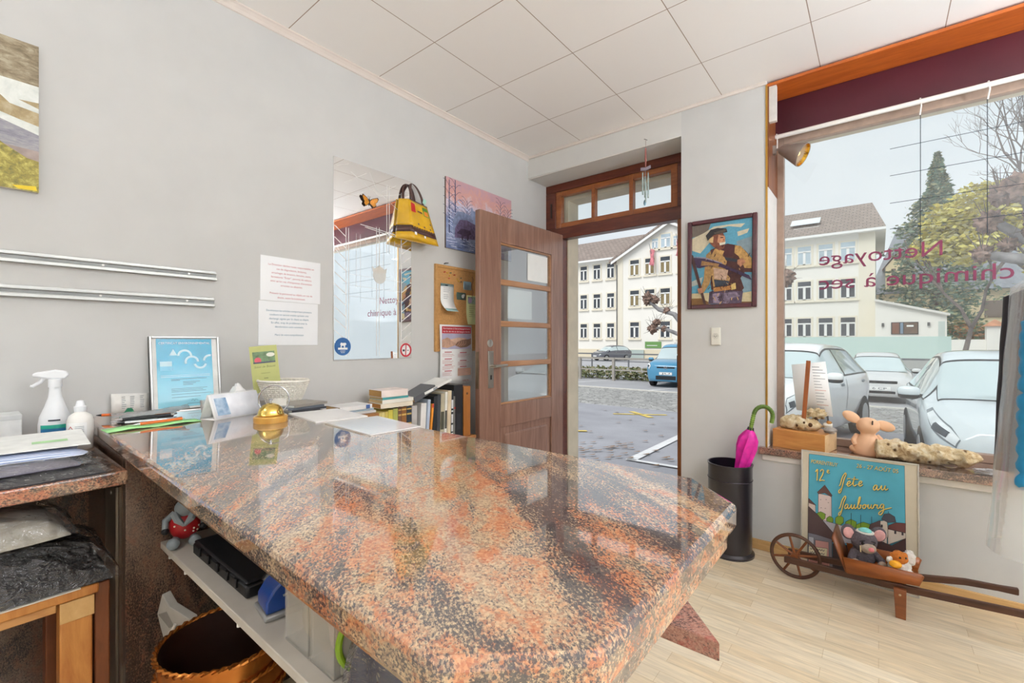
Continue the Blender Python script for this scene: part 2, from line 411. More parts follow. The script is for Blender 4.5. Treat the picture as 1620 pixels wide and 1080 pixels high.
for i, (x, y, z, e) in enumerate(UP_FILLS):
    gt = thing('wall_fill_body', 'white added upward fill light ' + ['on the right wall behind', 'on the right wall near the window', 'on the left wall behind', 'in the rear left corner'][i], 'lamp', (x, y, z))
    s_ = 1 if x > 0 else -1
    b = MB(); b.add([(-.06, -.14, .05), (.06, -.14, .05), (.06, .14, .05), (-.06, .14, .05), (s_*.09-.02, -.08, -.08), (s_*.09+.01*s_, -.08, -.08), (s_*.09+.01*s_, .08, -.08), (s_*.09-.02, .08, -.08)], [(4, 5, 6, 7), (0, 1, 5, 4), (1, 2, 6, 5), (2, 3, 7, 6), (3, 0, 4, 7)], WHITE); b.build('shade', gt, solid=.004)
# ------------------------------------------------------------------ shop window
PANE = glass('window_glass', '#f6faf9', film=.09)
w1 = sroot('window_1', 'large shop window with mirrored maroon lettering', 'window')
REVEAL = C('#dcd8d2', .6, var=.02)
b = MB(); b.box((-.507, YB, .607), (-.499, 3.285, 2.12), REVEAL); b.build('reveal_panel', w1)
b = MB(); b.box((-.507, YB, 2.12), (-.497, 3.285, 2.72), wood('reveal_wood', '#6b3a1c', '#8a5027', scale=(14, 14, 1.5))); b.build('wood_reveal', w1)
b = MB(); b.prism([(-.497, 2.50), (-.46, 2.50), (-.46, 2.71), (-.497, 2.72)], 3.0, 3.03, C('#d8d4cd', .6)); b.build('corner_bracket', w1)
b = MB(); b.box((-.507, YB-.002, 2.705), (1.75, 3.24, 2.72), wood('orange_soffit', '#a84e17', '#c96a26', scale=(1.5, 9, 9), rough=.35, coat=.2)); b.build('soffit_board', w1)
b = MB(); b.box((-.499, 3.212, 2.497), (1.75, 3.235, 2.705), C('#450d1b', .5, var=.12, scale=3)); b.build('pelmet_board', w1, bevel=.002)
b = MB(); b.cyl((-.499, 3.205, 2.482), (1.75, 3.205, 2.482), .013, .013, WHITE, 14); b.build('curtain_rod', w1)
for x in (-.49, .17, .42, 1.05):
    b = MB(); b.tube([(x, 3.205, 2.50), (x+.004, 3.20, 2.46), (x, 3.225, 2.42)], .004, WHITE, 6); b.build('rod_hook', w1)
FR = C('#a08878', .5, var=.05)
b = MB()
b.box((-.499, 3.275, .607), (-.462, 3.325, 2.50), FR)
b.box((1.70, 3.275, .607), (1.75, 3.325, 2.50), FR)
b.box((-.462, 3.275, .607), (1.70, 3.325, .65), FR)
b.box((-.462, 3.275, 2.452), (1.70, 3.325, 2.50), C('#b39a88', .5, var=.06))
b.build('frame', w1, bevel=.003)
b = MB(); b.rect(-.462, .65, 1.70, 2.452, 3.30, PANE); b.build('pane', w1, smooth=False)
SILLG = granite('granite_sill', ('#9a5442', '#bb7a62'), ('#9a7a68', '#c0a08a'), '#2b2a2e', .02, .08, rotz=-10)
b = MB(); b.box((-.545, 2.952, .567), (1.75, 3.285, .607), SILLG); b.build('sill', w1, bevel=.003)
VIN = C('#7b2b4c', .5, var=0)
b = MB()
b.text('Nettoyage', -.279, 1.678, .082, 3.297, VIN, w=.542, align='l', mirror=True)
b.text('chimique à sec', -.279, 1.533, .082, 3.297, VIN, w=.80, align='l', mirror=True)
b.build('lettering', w1, smooth=False)
GRID = C('#26323a', .5, var=0)
for x, z0, z1 in ((.176, 1.70, 2.452), (.428, 1.77, 2.452), (.68, 1.72, 2.452), (.932, 1.72, 2.452)):
    b = MB(); b.rect(x-.0016, z0, x+.0016, z1, 3.2975, GRID); b.build('grid_line', w1, smooth=False)
for z in (2.295, 2.145, 1.992, 1.848):
    b = MB(); b.rect(.049, z-.0014, 1.10, z+.0014, 3.2973, GRID); b.build('grid_line', w1, smooth=False)

# ------------------------------------------------------------------ street door
DW = wood('oak_door', '#775546', '#9a7664', scale=(12, 12, 1.0), rough=.32, coat=.35, ns=2.4)
DF = wood('red_frame_wood', '#4c1d10', '#6e3019', scale=(2, 14, 14), rough=.35, coat=.3)
DS = wood('sash_wood', '#83451f', '#a7622f', scale=(2, 14, 14), rough=.35, coat=.3)
STEEL = C('#b9b6ae', .28, metal=.9, var=.03)
CLEAR = glass('transom_glass', '#f3f7f6', film=.03)
DPANE = glass('door_glass', '#eef4f4', film=.06, refl=2.0, base=.30)
d1 = sroot('door_1', 'open glazed wooden street door with transom light', 'door')
b = MB()
b.box((XL, 3.25, 2.09), (-1.0, 3.335, 2.185), DF); b.box((XL, 3.25, 2.495), (-1.0, 3.335, 2.562), DF)
b.box((XL, 3.25, 2.185), (-2.15, 3.335, 2.495), DF); b.box((-1.115, 3.25, 2.185), (-1.0, 3.335, 2.495), DF)
b.build('transom_frame', d1, bevel=.005)
b = MB()
for x0, x1 in ((-2.15, -2.10), (-1.81, -1.78), (-1.485, -1.454), (-1.164, -1.115)): b.box((x0, 3.258, 2.185), (x1, 3.31, 2.495), DS)
for x0, x1 in ((-2.10, -1.81), (-1.78, -1.485), (-1.454, -1.164)):
    b.box((x0, 3.26, 2.185), (x1, 3.31, 2.225), DS); b.box((x0, 3.26, 2.455), (x1, 3.31, 2.495), DS)
b.build('transom_sash', d1, bevel=.003)
for x0, x1 in ((-2.10, -1.81), (-1.78, -1.485), (-1.454, -1.164)):
    b = MB(); b.rect(x0, 2.225, x1, 2.455, 3.29, CLEAR); b.build('transom_pane', d1, smooth=False)
b = MB(); b.box((-2.20, 3.244, 2.28), (-2.185, 3.256, 2.40), C('#33261f', .4)); b.box((-1.085, 3.244, 2.27), (-1.06, 3.256, 2.30), C('#33261f', .4)); b.build('transom_latch', d1)
b = MB(); b.box((-2.25, 3.25, 0), (-2.085, 3.335, 2.09), DF); b.build('left_jamb', d1, bevel=.004)
b = MB(); b.box((-1.115, 3.25, 0), (-1.0, 3.40, 2.09), wood('jamb_wood', '#7a4420', '#9a5d2e', scale=(14, 14, 1.2))); b.build('right_jamb', d1, bevel=.004)
b = MB(); b.box((-1.122, 3.262, 1.13), (-1.113, 3.30, 1.20), STEEL); b.box((-1.125, 3.27, .93), (-1.113, 3.295, 1.12), C('#2b2a2a', .4)); b.build('strike_plate', d1)
# leaf: local x along the leaf from free edge (0) to hinge (.955), faces -y -> room (+X world)
leaf = bpy.data.objects.new('door_leaf', None); COL.objects.link(leaf); leaf.parent = d1; leaf.location = (-2.03, 2.152, .012); leaf.rotation_euler = (0, 0, R(88.6))
b = MB(); T = .022; Z0, Z1 = 0, 2.068
b.box((0, -T, Z0), (.205, T, Z1), DW); b.box((.80, -T, Z0), (.958, T, Z1), DW)
b.box((.205, -T, 1.885), (.80, T, Z1), DW); b.box((.205, -T, .62), (.80, T, .775), DW); b.box((.205, -T, 0), (.80, T, .14), DW)
b.box((.205, -.008, .14), (.80, .008, .62), DW)
b.build('stiles_and_rails', leaf, bevel=.004)
b = MB(); b.box((.255, -.018, .19), (.75, .018, .57), DW); b.build('raised_panel', leaf, bevel=.012, seg=3)
DWL = wood('muntin_wood', '#9a6a48', '#b98a62', scale=(1.2, 12, 12), rough=.35, coat=.3)
for z in (1.617, 1.33, 1.052):
    b = MB(); b.box((.205, -.016, z-.02), (.80, .016, z+.02), DWL); b.build('muntin', leaf, bevel=.006)
for z0, z1 in ((.775, 1.032), (1.072, 1.31), (1.35, 1.597), (1.637, 1.885)):
    b = MB(); b.rect(.205, z0, .80, z1, 0, DPANE); b.build('glass_pane', leaf, smooth=False)
b = MB()
for z0, z1 in ((.775, .787), (1.873, 1.885)): b.box((.205, -.015, z0), (.80, .015, z1), DWL)
for x0, x1 in ((.205, .215), (.79, .80)): b.box((x0, -.015, .787), (x1, .015, 1.873), DWL)
b.build('glazing_bead', leaf, bevel=.003)
b = MB(); b.box((.075, -T-.006, .90), (.125, -T, 1.145), STEEL); b.box((.092, -T-.0075, .955), (.108, -T-.005, .985), C('#222222', .5)); b.build('lock_plate', leaf, bevel=.004)
b = MB(); b.cyl((.10, -T, 1.045), (.10, -T-.045, 1.045), .011, .010, STEEL, 14)
b.tube([(.10, -T-.045, 1.045), (.13, -T-.05, 1.046), (.215, -T-.048, 1.048)], [.010, .0095, .008], STEEL, 10); b.build('handle', leaf)
b = MB(); b.lathe([(.026, 0), (.026, .004), (.012, .007)], STEEL, 20); b.build('lock_rosette', leaf, loc=(.095, -T, 1.197), rot=(R(90), 0, 0))
b = MB(); b.box((-.003, -.012, .90), (.0, .012, 1.14), C('#7a6a55', .35, metal=.8)); b.build('latch_plate', leaf)
PW = C('#f4f5f2', .6, var=.01)
b = MB(); b.rect(.52, 1.66, .77, 1.86, -.0035, PW); b.build('paper_notice', leaf, smooth=False)
b = MB(); b.rect(.30, 1.37, .58, 1.58, .0035, PW); b.build('paper_notice', leaf, smooth=False)

# ------------------------------------------------------------------ granite counter
GR = granite('granite_top', rotz=-37)
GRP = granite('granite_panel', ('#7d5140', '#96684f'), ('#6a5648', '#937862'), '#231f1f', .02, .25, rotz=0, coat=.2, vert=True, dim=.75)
GRR = granite('granite_ledge', ('#96463c', '#b5695a'), ('#a0705f', '#bd8f7c'), '#3a3030', -.06, .2, rotz=30, coat=.2)
ct = thing('granite_counter', 'big polished salmon granite counter with cut corners', 'counter', (0, 0, 0))
def slab(pts, z0, z1, mat, name, parent, bv):
    b = MB(); n = len(pts)
    b.add([(x, y, z0) for x, y in pts] + [(x, y, z1) for x, y in pts],
          [tuple(range(n-1, -1, -1)), tuple(range(n, 2*n))] + [(i, (i+1) % n, (i+1) % n+n, i+n) for i in range(n)], mat)
    return b.build(name, parent, bevel=bv, seg=2, smooth=False)
slab([(-2.245, .305), (-.297, .258), (-.188, .358), (-.186, .838), (-.289, .945), (-2.245, .955)], CT-.042, CT, GR, 'worktop', ct, .009)
slab([(-.26, .318), (-.202, .372), (-.20, .83), (-.29, .92), (-.31, .90), (-.225, .815), (-.227, .39), (-.28, .34)], CT-.078, CT-.042, GR, 'end_apron', ct, .003)
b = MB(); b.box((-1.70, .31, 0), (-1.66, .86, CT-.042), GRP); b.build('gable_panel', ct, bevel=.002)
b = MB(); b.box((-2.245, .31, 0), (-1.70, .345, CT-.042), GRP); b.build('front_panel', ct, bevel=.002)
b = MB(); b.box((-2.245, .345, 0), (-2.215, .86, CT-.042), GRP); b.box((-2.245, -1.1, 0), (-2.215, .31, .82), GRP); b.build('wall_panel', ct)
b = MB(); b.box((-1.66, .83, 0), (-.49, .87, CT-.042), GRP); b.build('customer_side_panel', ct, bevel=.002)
b = MB(); b.box((-1.885, .303, .15), (-1.745, .31, .79), C('#7d7468', .35, metal=.85, var=.12, scale=4)); b.cyl((-1.80, .304, .765), (-1.80, .300, .765), .006, .005, STEEL, 10); b.build('metal_plate', ct, bevel=.001)
slab([(-1.4, .885), (-.226, .885), (-.318, .99), (-.40, 1.09), (-1.4, 1.09)], .632, .668, GRR, 'bag_ledge', ct, .003)
SHF = C('#c9c2b6', .5, var=.02)
b = MB(); b.box((-1.66, .39, .605), (-.53, .83, .625), SHF); b.build('shelf_board', ct, bevel=.002)
b = MB(); b.box((-.53, .52, 0), (-.49, .87, CT-.042), GRP); b.build('end_support', ct)
for x in (-1.60, -1.46, -1.10): 
    b = MB(); b.cyl((x, .40, .606), (x, .40, .590), .005, .005, WHITE, 8); b.build('shelf_peg', ct)
sc = thing('side_counter', 'lower granite side counter under the spray bottles', 'counter', (0, 0, 0))
slab([(-2.245, -1.1), (-1.575, -1.1), (-1.575, .30), (-2.245, .30)], .835, .873, granite('granite_side', ('#a9573c', '#c27a58'), ('#8d6f58', '#b8987a'), '#2e2b2e', .03, .10, rotz=75), 'worktop', sc, .005)
b = MB(); b.box((-2.205, -1.1, 0), (-1.66, -1.06, .835), GRP); b.build('side_panel', sc, bevel=.002)
# ================================================================== things on the left wall  (local x -> along the wall to the right, -y -> into the room)
def onwall(name, label, cat, Y, z, off=0., group=None):
    return thing(name, label, cat, (XL+off, Y, z), R(90), group)
PAPER = C('#f3f3f0', .55, var=.01); PAPERW = C('#f6f6f4', .45, var=.01)
INK = C('#3c4450', .7, var=0); GREYINK = C('#8b9096', .7, var=0)
# mountain photograph
t = onwall('canvas_print', 'mountain photo print with snow patches and yellow grass, cut by the left edge', 'picture', -.52, 1.727)
cw, ch = .707, .498
b = MB(); b.box((0, -.02, 0), (cw, 0, ch), C('#cfc8ba', .7)); b.build('canvas', t, bevel=.002)
def rocky(n_, a, bb, c, sc, st=(1, 1, 1)):
    m, tt, n, p = newmat(n_); g = n.new('ShaderNodeTexCoord').outputs['Object']
    f = tnoise(tt, mapping(tt, g, scale=st), sc, 6, .7, .4); r = ramp(n, [(.32, a), (.5, bb), (.66, c)]); tt.links.new(f, r.inputs[0]); tt.links.new(r.outputs[0], p.inputs['Base Color']); p.inputs['Roughness'].default_value = .5
    return m
RK = rocky('brown_slope', '#6f6148', '#93846a', '#b5a98f', 26, (1, 1, 2.2)); SN = rocky('snow', '#c9cfc9', '#e0e3dc', '#eceee8', 14)
GY = rocky('grey_rock', '#777680', '#96949b', '#b1abaa', 30, (.7, 1, 3)); GS = rocky('yellow_grass', '#5b5d33', '#9c8e3c', '#cfc36a', 55)
BR = rocky('tan_slope', '#8d7a54', '#a8946b', '#bdae8c', 24)
b = MB(); y = -.0205
b.rect(0, 0, cw, ch, y, RK)
b.flat([(0, .37), (cw, .36), (cw, .18), (0, .25)], y-.0004, SN)
b.flat([(.15, .30), (.36, .33), (.52, .30), (.62, .30), (.64, .28), (cw, .27), (cw, .225), (.66, .235), (.60, .25), (.50, .262), (.3, .27)], y-.0008, BR)
b.flat([(.66, .30), (cw, .305), (cw, .285)], y-.0008, BR)
b.flat([(0, .26), (.2, .24), (.45, .24), (.58, .235), (cw, .195), (cw, .12), (0, .15)], y-.0010, GY)
b.flat([(.55, .145), (cw, .14), (cw, .10), (.6, .11)], y-.0012, C('#a3928a', .5, var=.1, scale=40))
b.flat([(0, .17), (.35, .20), (.58, .18), (.63, .14), (.68, .11), (cw, .105), (cw, 0), (0, 0)], y-.0014, GS)
b.flat([(.55, .10), (.60, .12), (.618, .10), (.605, .07), (.56, .06)], y-.0018, C('#cfd0cf', .5))
b.flat([(.645, .012), (.70, .02), (.703, .005), (.66, .003)], y-.0018, C('#e7c817', .5))
b.build('photo_print', t, smooth=False)
# aluminium rails
RAIL = C('#b6b6b2', .35, metal=.75, var=.03, scale=3); RLD = C('#7b7b78', .4, metal=.6)
for z, yend, lab in ((1.484, .724, 'upper aluminium wall rail left of the certificate'), (1.370, .717, 'lower aluminium wall rail left of the certificate')):
    t = onwall('aluminium_rail', lab, 'rail', -.6, z, group=None); L_ = yend+.6
    b = MB(); b.box((0, -.008, 0), (L_, 0, .040), RAIL); b.prism([(0, .0), (L_, .0), (L_, .012), (0, .012)], -.022, -.008, RAIL); b.prism([(0, .026), (L_, .026), (L_, .030), (0, .030)], -.018, -.008, RAIL); b.build('profile', t, bevel=.0015)
    b = MB(); b.box((0, -.0085, .014), (L_, -.0075, .025), RLD); b.build('groove', t)
    for x in (L_-.10, L_-.37):
        b = MB(); b.cyl((x, -.009, .020), (x, -.0065, .020), .004, .004, STEEL, 8); b.build('screw', t)
# notices
GLOSSFILM = C('#f4f5f6', .18, var=.01, bump=.05, scale=7, coat=.4)
def notice(label, Y, z, w, h, lines, col, tilt, y0=.84, dy=.108):
    t = onwall('wall_notice', label, 'notice', Y, z); t.rotation_euler = (0, R(tilt), R(90))
    b = MB(); b.box((0, -.003, 0), (w, -.0005, h), GLOSSFILM); b.build('laminated_sheet', t, bevel=.0008)
    b = MB(); m = C(col, .6, var=0); zz = h*y0
    for ln in lines:
        if not ln: b.build('printed_text', t, smooth=False); b = MB()
        if ln: b.text(ln, w/2, zz, h*.042, -.0034, m, align='c', w=min(w*.84, len(ln)*.0050*w/.29))
        zz -= h*dy
    b.build('printed_text', t, smooth=False)
notice('laminated wall notice with red text, above the other sheet', .906, 1.415, .293, .212,
       ['La Direction décline toute responsabilité en', 'cas de dégradation, brûlures,', 'arrachages de boutons, boucles, usure,', 'fermetures "Éclair", parures de velours', "ainsi qu'en cas d'étiquettes d'entretien", 'erronées ou absentes.', '', 'Prévenir le personnel au dépôt, en cas de', 'doute, avant le traitement.'], '#c4646c', .6, .80, .092)
notice('laminated wall notice with blue text, below the red one', .898, 1.203, .288, .210,
       ['Dorénavant les articles comportant plusieurs', "couleurs ne seront traités qu'avec une", "décharge signée par le client au dépôt.", 'En effet, trop de problèmes avec la', 'décoloration sont constatés.', '', 'Merci de votre compréhension'], '#4d7d97', .4, .77, .092)
# mirror
MIR, tt, n, p = newmat('mirror_silver'); p.inputs['Metallic'].default_value = 1; p.inputs['Roughness'].default_value = .008; p.inputs['Base Color'].default_value = (.93, .94, .94, 1)
t = onwall('wall_mirror', 'tall frameless mirror with etched white line pattern', 'mirror', 1.271, 1.118)
mw, mh = .516, 1.087
b = MB(); b.box((0, -.006, 0), (mw, -.001, mh), MIR); b.build('mirror_glass', t, bevel=.0025)
ET = C('#f2f1ee', .6, var=0); b = MB(); ye = -.0066
def ln(x0, z0, x1, z1, w=.0035): b.stroke([(x0, z0), (x1, z1)], w, ye, ET, False)
for x in (.073, .088): ln(x, .02, x, .72)
for x in (.265, .283): ln(x, .02, x, .76)
for x in (.437, .44): ln(x, .02, x, 1.0)
for x in (.335, .352): ln(x, .62, x, 1.02)
for k in range(11): ln(.006, .05+.062*k+.05, .072, .05+.062*k, .0045)
for k in range(13): ln(.442, .05+.058*k, .51, .05+.058*k+.05, .0045)
ln(.16, .755, .44, .735); ln(.19, .745, .44, .72)
for q in ((.02, 1.04, .09, 1.07), (.05, .87, .25, .98), (.25, .98, .47, .86), (.10, 1.03, .28, .94), (.28, .94, .47, 1.0), (.06, .96, .20, 1.05), (.22, 1.06, .27, .96), (.30, .97, .40, 1.03)): ln(*q, .0018)
for x in (.135, .16, .31, .39): ln(x, .40, x, .70, .0012)
for z in (.47, .41, .35): ln(.09, z, .43, z-.01, .0012)
b.build('etched_lines', t, smooth=False)
b = MB()
b.disc((.285, .485), .044, ye-.0003, C('#efe4d2', .6, alpha=.4), rz=.05); b.flat([(.24, .50), (.235, .53), (.262, .515), (.285, .545), (.308, .515), (.335, .53), (.33, .50)], ye-.0004, C('#efe4d2', .6, alpha=.4)); ln(.285, .545, .285, .66, .0025)
b.build('lantern_shape', t, smooth=False)  # pale translucent lantern shape laid over the mirror face
# stickers on the mirror
t = onwall('round_sticker', 'round blue guide dog sticker at the mirror bottom left', 'sticker', 1.324, 1.193, .0068)
b = MB(); BL = C('#2d64a0', .4, var=.02); b.lathe([(.048, 0), (.048, .0008)], BL, 32); o = b.build('disc', t, rot=(R(90), 0, 0))
b = MB(); y = -.0011
b.flat([(-.016, .012), (-.010, .022), (-.004, .019), (.016, .020), (.022, .012), (.014, .006), (.013, -.006), (.007, -.006), (.005, .004), (-.006, .004), (-.008, -.006), (-.013, -.006), (-.012, .006)], y, PAPERW)
b.rect(-.028, -.017, .028, -.006, y, PAPERW)
for cz_, w_ in ((-.026, .030), (-.034, .024)): b.stroke([(-w_/2+w_*k/12, cz_+(.003 if k % 2 else 0)) for k in range(13)], .0014, y, PAPERW)
b.build('white_print', t, smooth=False)
t = onwall('round_sticker', 'round red and white prohibition sticker at the mirror bottom right', 'sticker', 1.742, 1.168, .0068)
b = MB(); b.lathe([(.043, 0), (.043, .0008)], PAPERW, 32); b.build('disc', t, rot=(R(90), 0, 0))
b = MB(); RED = C('#c22f3c', .4, var=.02); b.torus((0, -.001, 0), .037, .0055, RED, RX(R(90)), 32, 6); b.obox((0, -.0012, 0), (.006, .0012, .07), RED, RY(R(3)))
b.build('red_ring', t)
b = MB(); b.rect(-.024, -.008, -.008, .004, -.0012, C('#2c3446', .6)); b.rect(.010, -.004, .022, .0, -.0012, C('#2c3446', .6)); b.build('symbol', t, smooth=False)
# butterfly
t = onwall('butterfly_ornament', 'small orange butterfly ornament on the mirror', 'ornament', 1.487, 2.009, .0068)
OR = C('#d38a22', .5, var=.15, scale=60); DK = C('#3b2a1c', .6, var=.05)
for s in (-1, 1):
    b = MB(); P = [(0, .004), (s*.018, .022), (s*.050, .034), (s*.056, .024), (s*.046, .004), (s*.038, -.002), (s*.042, -.018), (s*.028, -.030), (s*.012, -.018), (0, -.006)]
    if s > 0: P = P[::-1]
    o_ = b.M; b.M = Matrix.Rotation(R(-12*s), 4, 'Z'); b.prism(P, -.0022, -.001, DK); b.flat([(x*.86+s*.003, z*.84) for x, z in P], -.0024, OR); b.M = o_
    b.build('wing', t, smooth=False)
b = MB(); b.ball((0, -.004, 0), (.0035, .003, .022), DK, 8, 8); b.tube([(0, -.004, .02), (-.007, -.004, .034)], .0006, DK, 5); b.tube([(0, -.004, .02), (.007, -.004, .034)], .0006, DK, 5); b.build('body', t)
# yellow shopping bag hung over the mirror corner
YEL = C('#d9a80f', .22, var=.10, scale=9, bump=.25, coat=.5); BRN = C('#4a2a22', .35, var=.1, scale=30, coat=.3)
t = onwall('shopping_bag', 'yellow and brown shopping bag hanging over the mirror corner', 'bag', 1.662, 1.835); t.scale = (.78, .85, .90)
b = MB(); WB, WT, D0, D1, HB = .27, .215, .13, .05, .265
def bagpt(x, k):    # k: 0 bottom .. 1 top
    return
bt = [(-.01, -.02, .0), (.285, -.02, -.01), (.30, -.155, -.03), (.035, -.155, -.012)]
tp = [(.025, -.02, .268), (.215, -.02, .262), (.245, -.085, .238), (.07, -.085, .262)]
def lerp3(a, c, k): return tuple(a[i]+(c[i]-a[i])*k for i in range(3))
b.add(bt+tp, [(0, 1, 2, 3)], YEL)
for i in range(4):
    j = (i+1) % 4
    NV = 12; NU = 8; v = []; f = []
    for q in range(NV+1):
        for r_ in range(NU+1):
            pA = lerp3(bt[i], tp[i], q/NV); pB = lerp3(bt[j], tp[j], q/NV); pt = lerp3(pA, pB, r_/NU)
            k = .006*math.sin(r_/NU*PI)*mnoise.noise(Vector((r_*.7+i*5, q*.6, 2)))
            nx = Vector((pB[1]-pA[1], -(pB[0]-pA[0]), 0)).normalized()
            v.append((pt[0]+nx.x*k, pt[1]+nx.y*k, pt[2]))
    fy = []; fb = []
    for q in range(NV):
        for r_ in range(NU):
            fc = (q*(NU+1)+r_, q*(NU+1)+r_+1, (q+1)*(NU+1)+r_+1, (q+1)*(NU+1)+r_)
            (fb if 2 <= q < 4 else fy).append(fc)
    b.add(v, fy, YEL); b.add(v, fb, BRN)
b.build('bag_body', t, solid=.002)
b = MB()
def front(x, k, off=-.002):
    p_ = lerp3(lerp3(bt[3], tp[3], k), lerp3(bt[2], tp[2], k), x); return (p_[0], p_[1]+off, p_[2])
def fquad(x0, x1, k0, k1, m, off=-.003): b.add([front(x0, k0, off), front(x1, k0, off), front(x1, k1, off), front(x0, k1, off)], [(0, 1, 2, 3)], m)
fquad(.06, .27, .70, .93, C('#c2231f', .3)); fquad(.66, .94, .70, .93, C('#5f8f2c', .3)); fquad(.70, .90, .72, .84, C('#e08a28', .3), -.004)
b.build('printed_picture', t, smooth=False); b = MB(); fquad(.36, .60, .74, .78, C('#5b3a1e', .3)); fquad(.12, .2, .12, .19, PAPERW); fquad(.48, .54, .10, .16, PAPERW)
b.build('printed_motif', t, smooth=False); b = MB()
for x, k in ((.30, .40), (.55, .37), (.80, .36), (.86, .50)): fquad(x, x+.05, k, k+.045, C('#3f2a1c', .4))
b.build('printed_birds', t, smooth=False); b = MB()
for k in range(9): fquad(.08+k*.1, .11+k*.1, .30, .34, YEL, -.0035)
b.build('scalloped_edge', t, smooth=False); b = MB(); fquad(0, 1, .99, 1.015, BRN, -.004)
b.build('top_binding', t, smooth=False)
for q, (yy, x0, x1, top) in enumerate(((-.085, .105, .205, .395), (-.03, .06, .17, .385))):
    b = MB(); pts = []
    for k in range(15):
        a = PI*k/14; pts.append((x0+(x1-x0)*(.5-.5*math.cos(a))+(.0 if q else -.0), yy+(-.006-yy)*math.sin(a)*.8, .25+(top-.25)*math.sin(a)**.8))
    v = []; f = []
    for k, p_ in enumerate(pts):
        a = PI*k/14; d = Vector((math.cos(a)*1, 0, math.sin(a)*0+.35)).normalized()
        v += [(p_[0]-.008*abs(d.x)-.004, p_[1], p_[2]), (p_[0]+.008*abs(d.x)+.004, p_[1], p_[2]+.0)]
    f = [(2*k, 2*k+1, 2*k+3, 2*k+2) for k in range(14)]
    b.add(v, f, BRN); b.build('handle', t, solid=.003)
b = MB(); b.obox((.215, -.09, .27), (.03, .002, .035), C('#a9d6c8', .5), RY(R(20))); b.build('paper_tag', t)
b = MB(); b.tube([(.152, -.0, .385), (.152, -.018, .386), (.152, -.02, .398)], .003, STEEL, 8); b.build('wall_hook', t)
# wolf print
t = onwall('canvas_print', 'blue and pink winter forest print with wolves, behind the door', 'picture', 2.067, 1.846)
ww, wh = .69, .475
m, tt, n, p = newmat('winter_print'); g = n.new('ShaderNodeTexCoord').outputs['Object']
sx = n.new('ShaderNodeSeparateXYZ'); tt.links.new(g, sx.inputs[0])
f = wmath(tt, 'ADD', wmath(tt, 'MULTIPLY', sx.outputs[2], 1/wh), wmath(tt, 'MULTIPLY', wmath(tt, 'SUBTRACT', tnoise(tt, g, 16, 6, .7, .5), .5), .7))
r = ramp(n, [(.0, '#6f7fa8'), (.22, '#a9b4d2'), (.42, '#7f8fb8'), (.62, '#d8cbd8'), (.80, '#dba69c'), (1., '#c9a2ac')]); tt.links.new(f, r.inputs[0]); tt.links.new(r.outputs[0], p.inputs['Base Color']); p.inputs['Roughness'].default_value = .25
b = MB(); b.box((0, -.012, 0), (ww, 0, wh), C('#6b5a4a', .6)); b.build('backing', t, bevel=.001)
b = MB(); y = -.0125
b.rect(0, 0, ww, wh, y, m)
BLU = C('#5d6a98', .3, var=.2, scale=50); NAV = C('#3c4468', .3, var=.15, scale=60); SNB = C('#c3cbe2', .3, var=.15, scale=70); PRP = C('#6d5f80', .3, var=.25, scale=60)
for x, h0, h1, s in ((.085, .16, .47, .012), (.20, .2, .36, .006), (.56, .25, .44, .006), (.65, .24, .40, .005), (.03, .1, .46, .01)):
    b.flat([(x-s/2, h0), (x+s/2, h0), (x+s*.3, h1), (x-s*.3, h1)], y-.0004, NAV)
    for k in range(9):
        zz = h0+(h1-h0)*(.25+.08*k); sgn = 1 if k % 2 else -1
        b.stroke([(x, zz), (x+sgn*.03, zz+.03), (x+sgn*.055, zz+.035)], .003, y-.0004, NAV)
for k in range(60):
    x = random.uniform(0, .20); z = random.uniform(.08, .36); l = random.uniform(.02, .05)
    b.stroke([(x, z), (x+l, z-l*.4)], .006, y-.0005, random.choice([SNB, BLU, SNB]), False)
b.flat([(.07, .10), (.06, .19), (.10, .26), (.16, .27), (.23, .26), (.245, .325), (.262, .30), (.31, .30), (.325, .32), (.33, .24), (.36, .20), (.36, .10)], y-.0006, C('#8290b0', .3, var=.2, scale=45))
b.flat([(.08, .08), (.085, .15), (.13, .21), (.2, .22), (.3, .2), (.33, .10)], y-.0007, PRP)
b.flat([(.10, .115), (.14, .15), (.18, .155), (.23, .15), (.245, .13), (.22, .12), (.21, .08), (.20, .08), (.195, .11), (.165, .10), (.155, .075), (.145, .075), (.145, .11), (.12, .11)], y-.0009, C('#4b3f55', .3, var=.2, scale=60))
for k in range(40):
    x = random.uniform(0, .35); z = random.uniform(.01, .08); b.stroke([(x, z), (x+.05, z+random.uniform(-.01, .01))], .005, y-.0008, random.choice([SNB, BLU, NAV]), False)
b.build('picture_print', t, smooth=False)
# cork board
CORK = C('#c2925a', .9, var=.10, scale=140, bump=.15); CFR = wood('cork_frame', '#b58449', '#cc9c60', scale=(12, 12, 12))
t = onwall('cork_board', 'framed cork pinboard partly behind the open door', 'pinboard', 1.973, 1.154)
kw, kh = .62, .572
b = MB(); b.box((.012, -.012, .012), (kw-.012, -.002, kh-.012), CORK); b.build('cork_sheet', t)
b = MB()
for q in (((0, -.018, 0), (.018, 0, kh)), ((kw-.018, -.018, 0), (kw, 0, kh)), ((.018, -.018, 0), (kw-.018, 0, .018)), ((.018, -.018, kh-.018), (kw-.018, 0, kh))): b.box(*q, CFR)
b.build('frame', t, bevel=.002)
b = MB(); b.tube([(.09, 0, kh+.012), (.09, -.012, kh+.015), (.115, -.014, kh+.018)], .003, C('#4a4540', .4, metal=.7), 6); b.build('hook', t)
def cork(x, z): return 1.973+x, 1.154+z
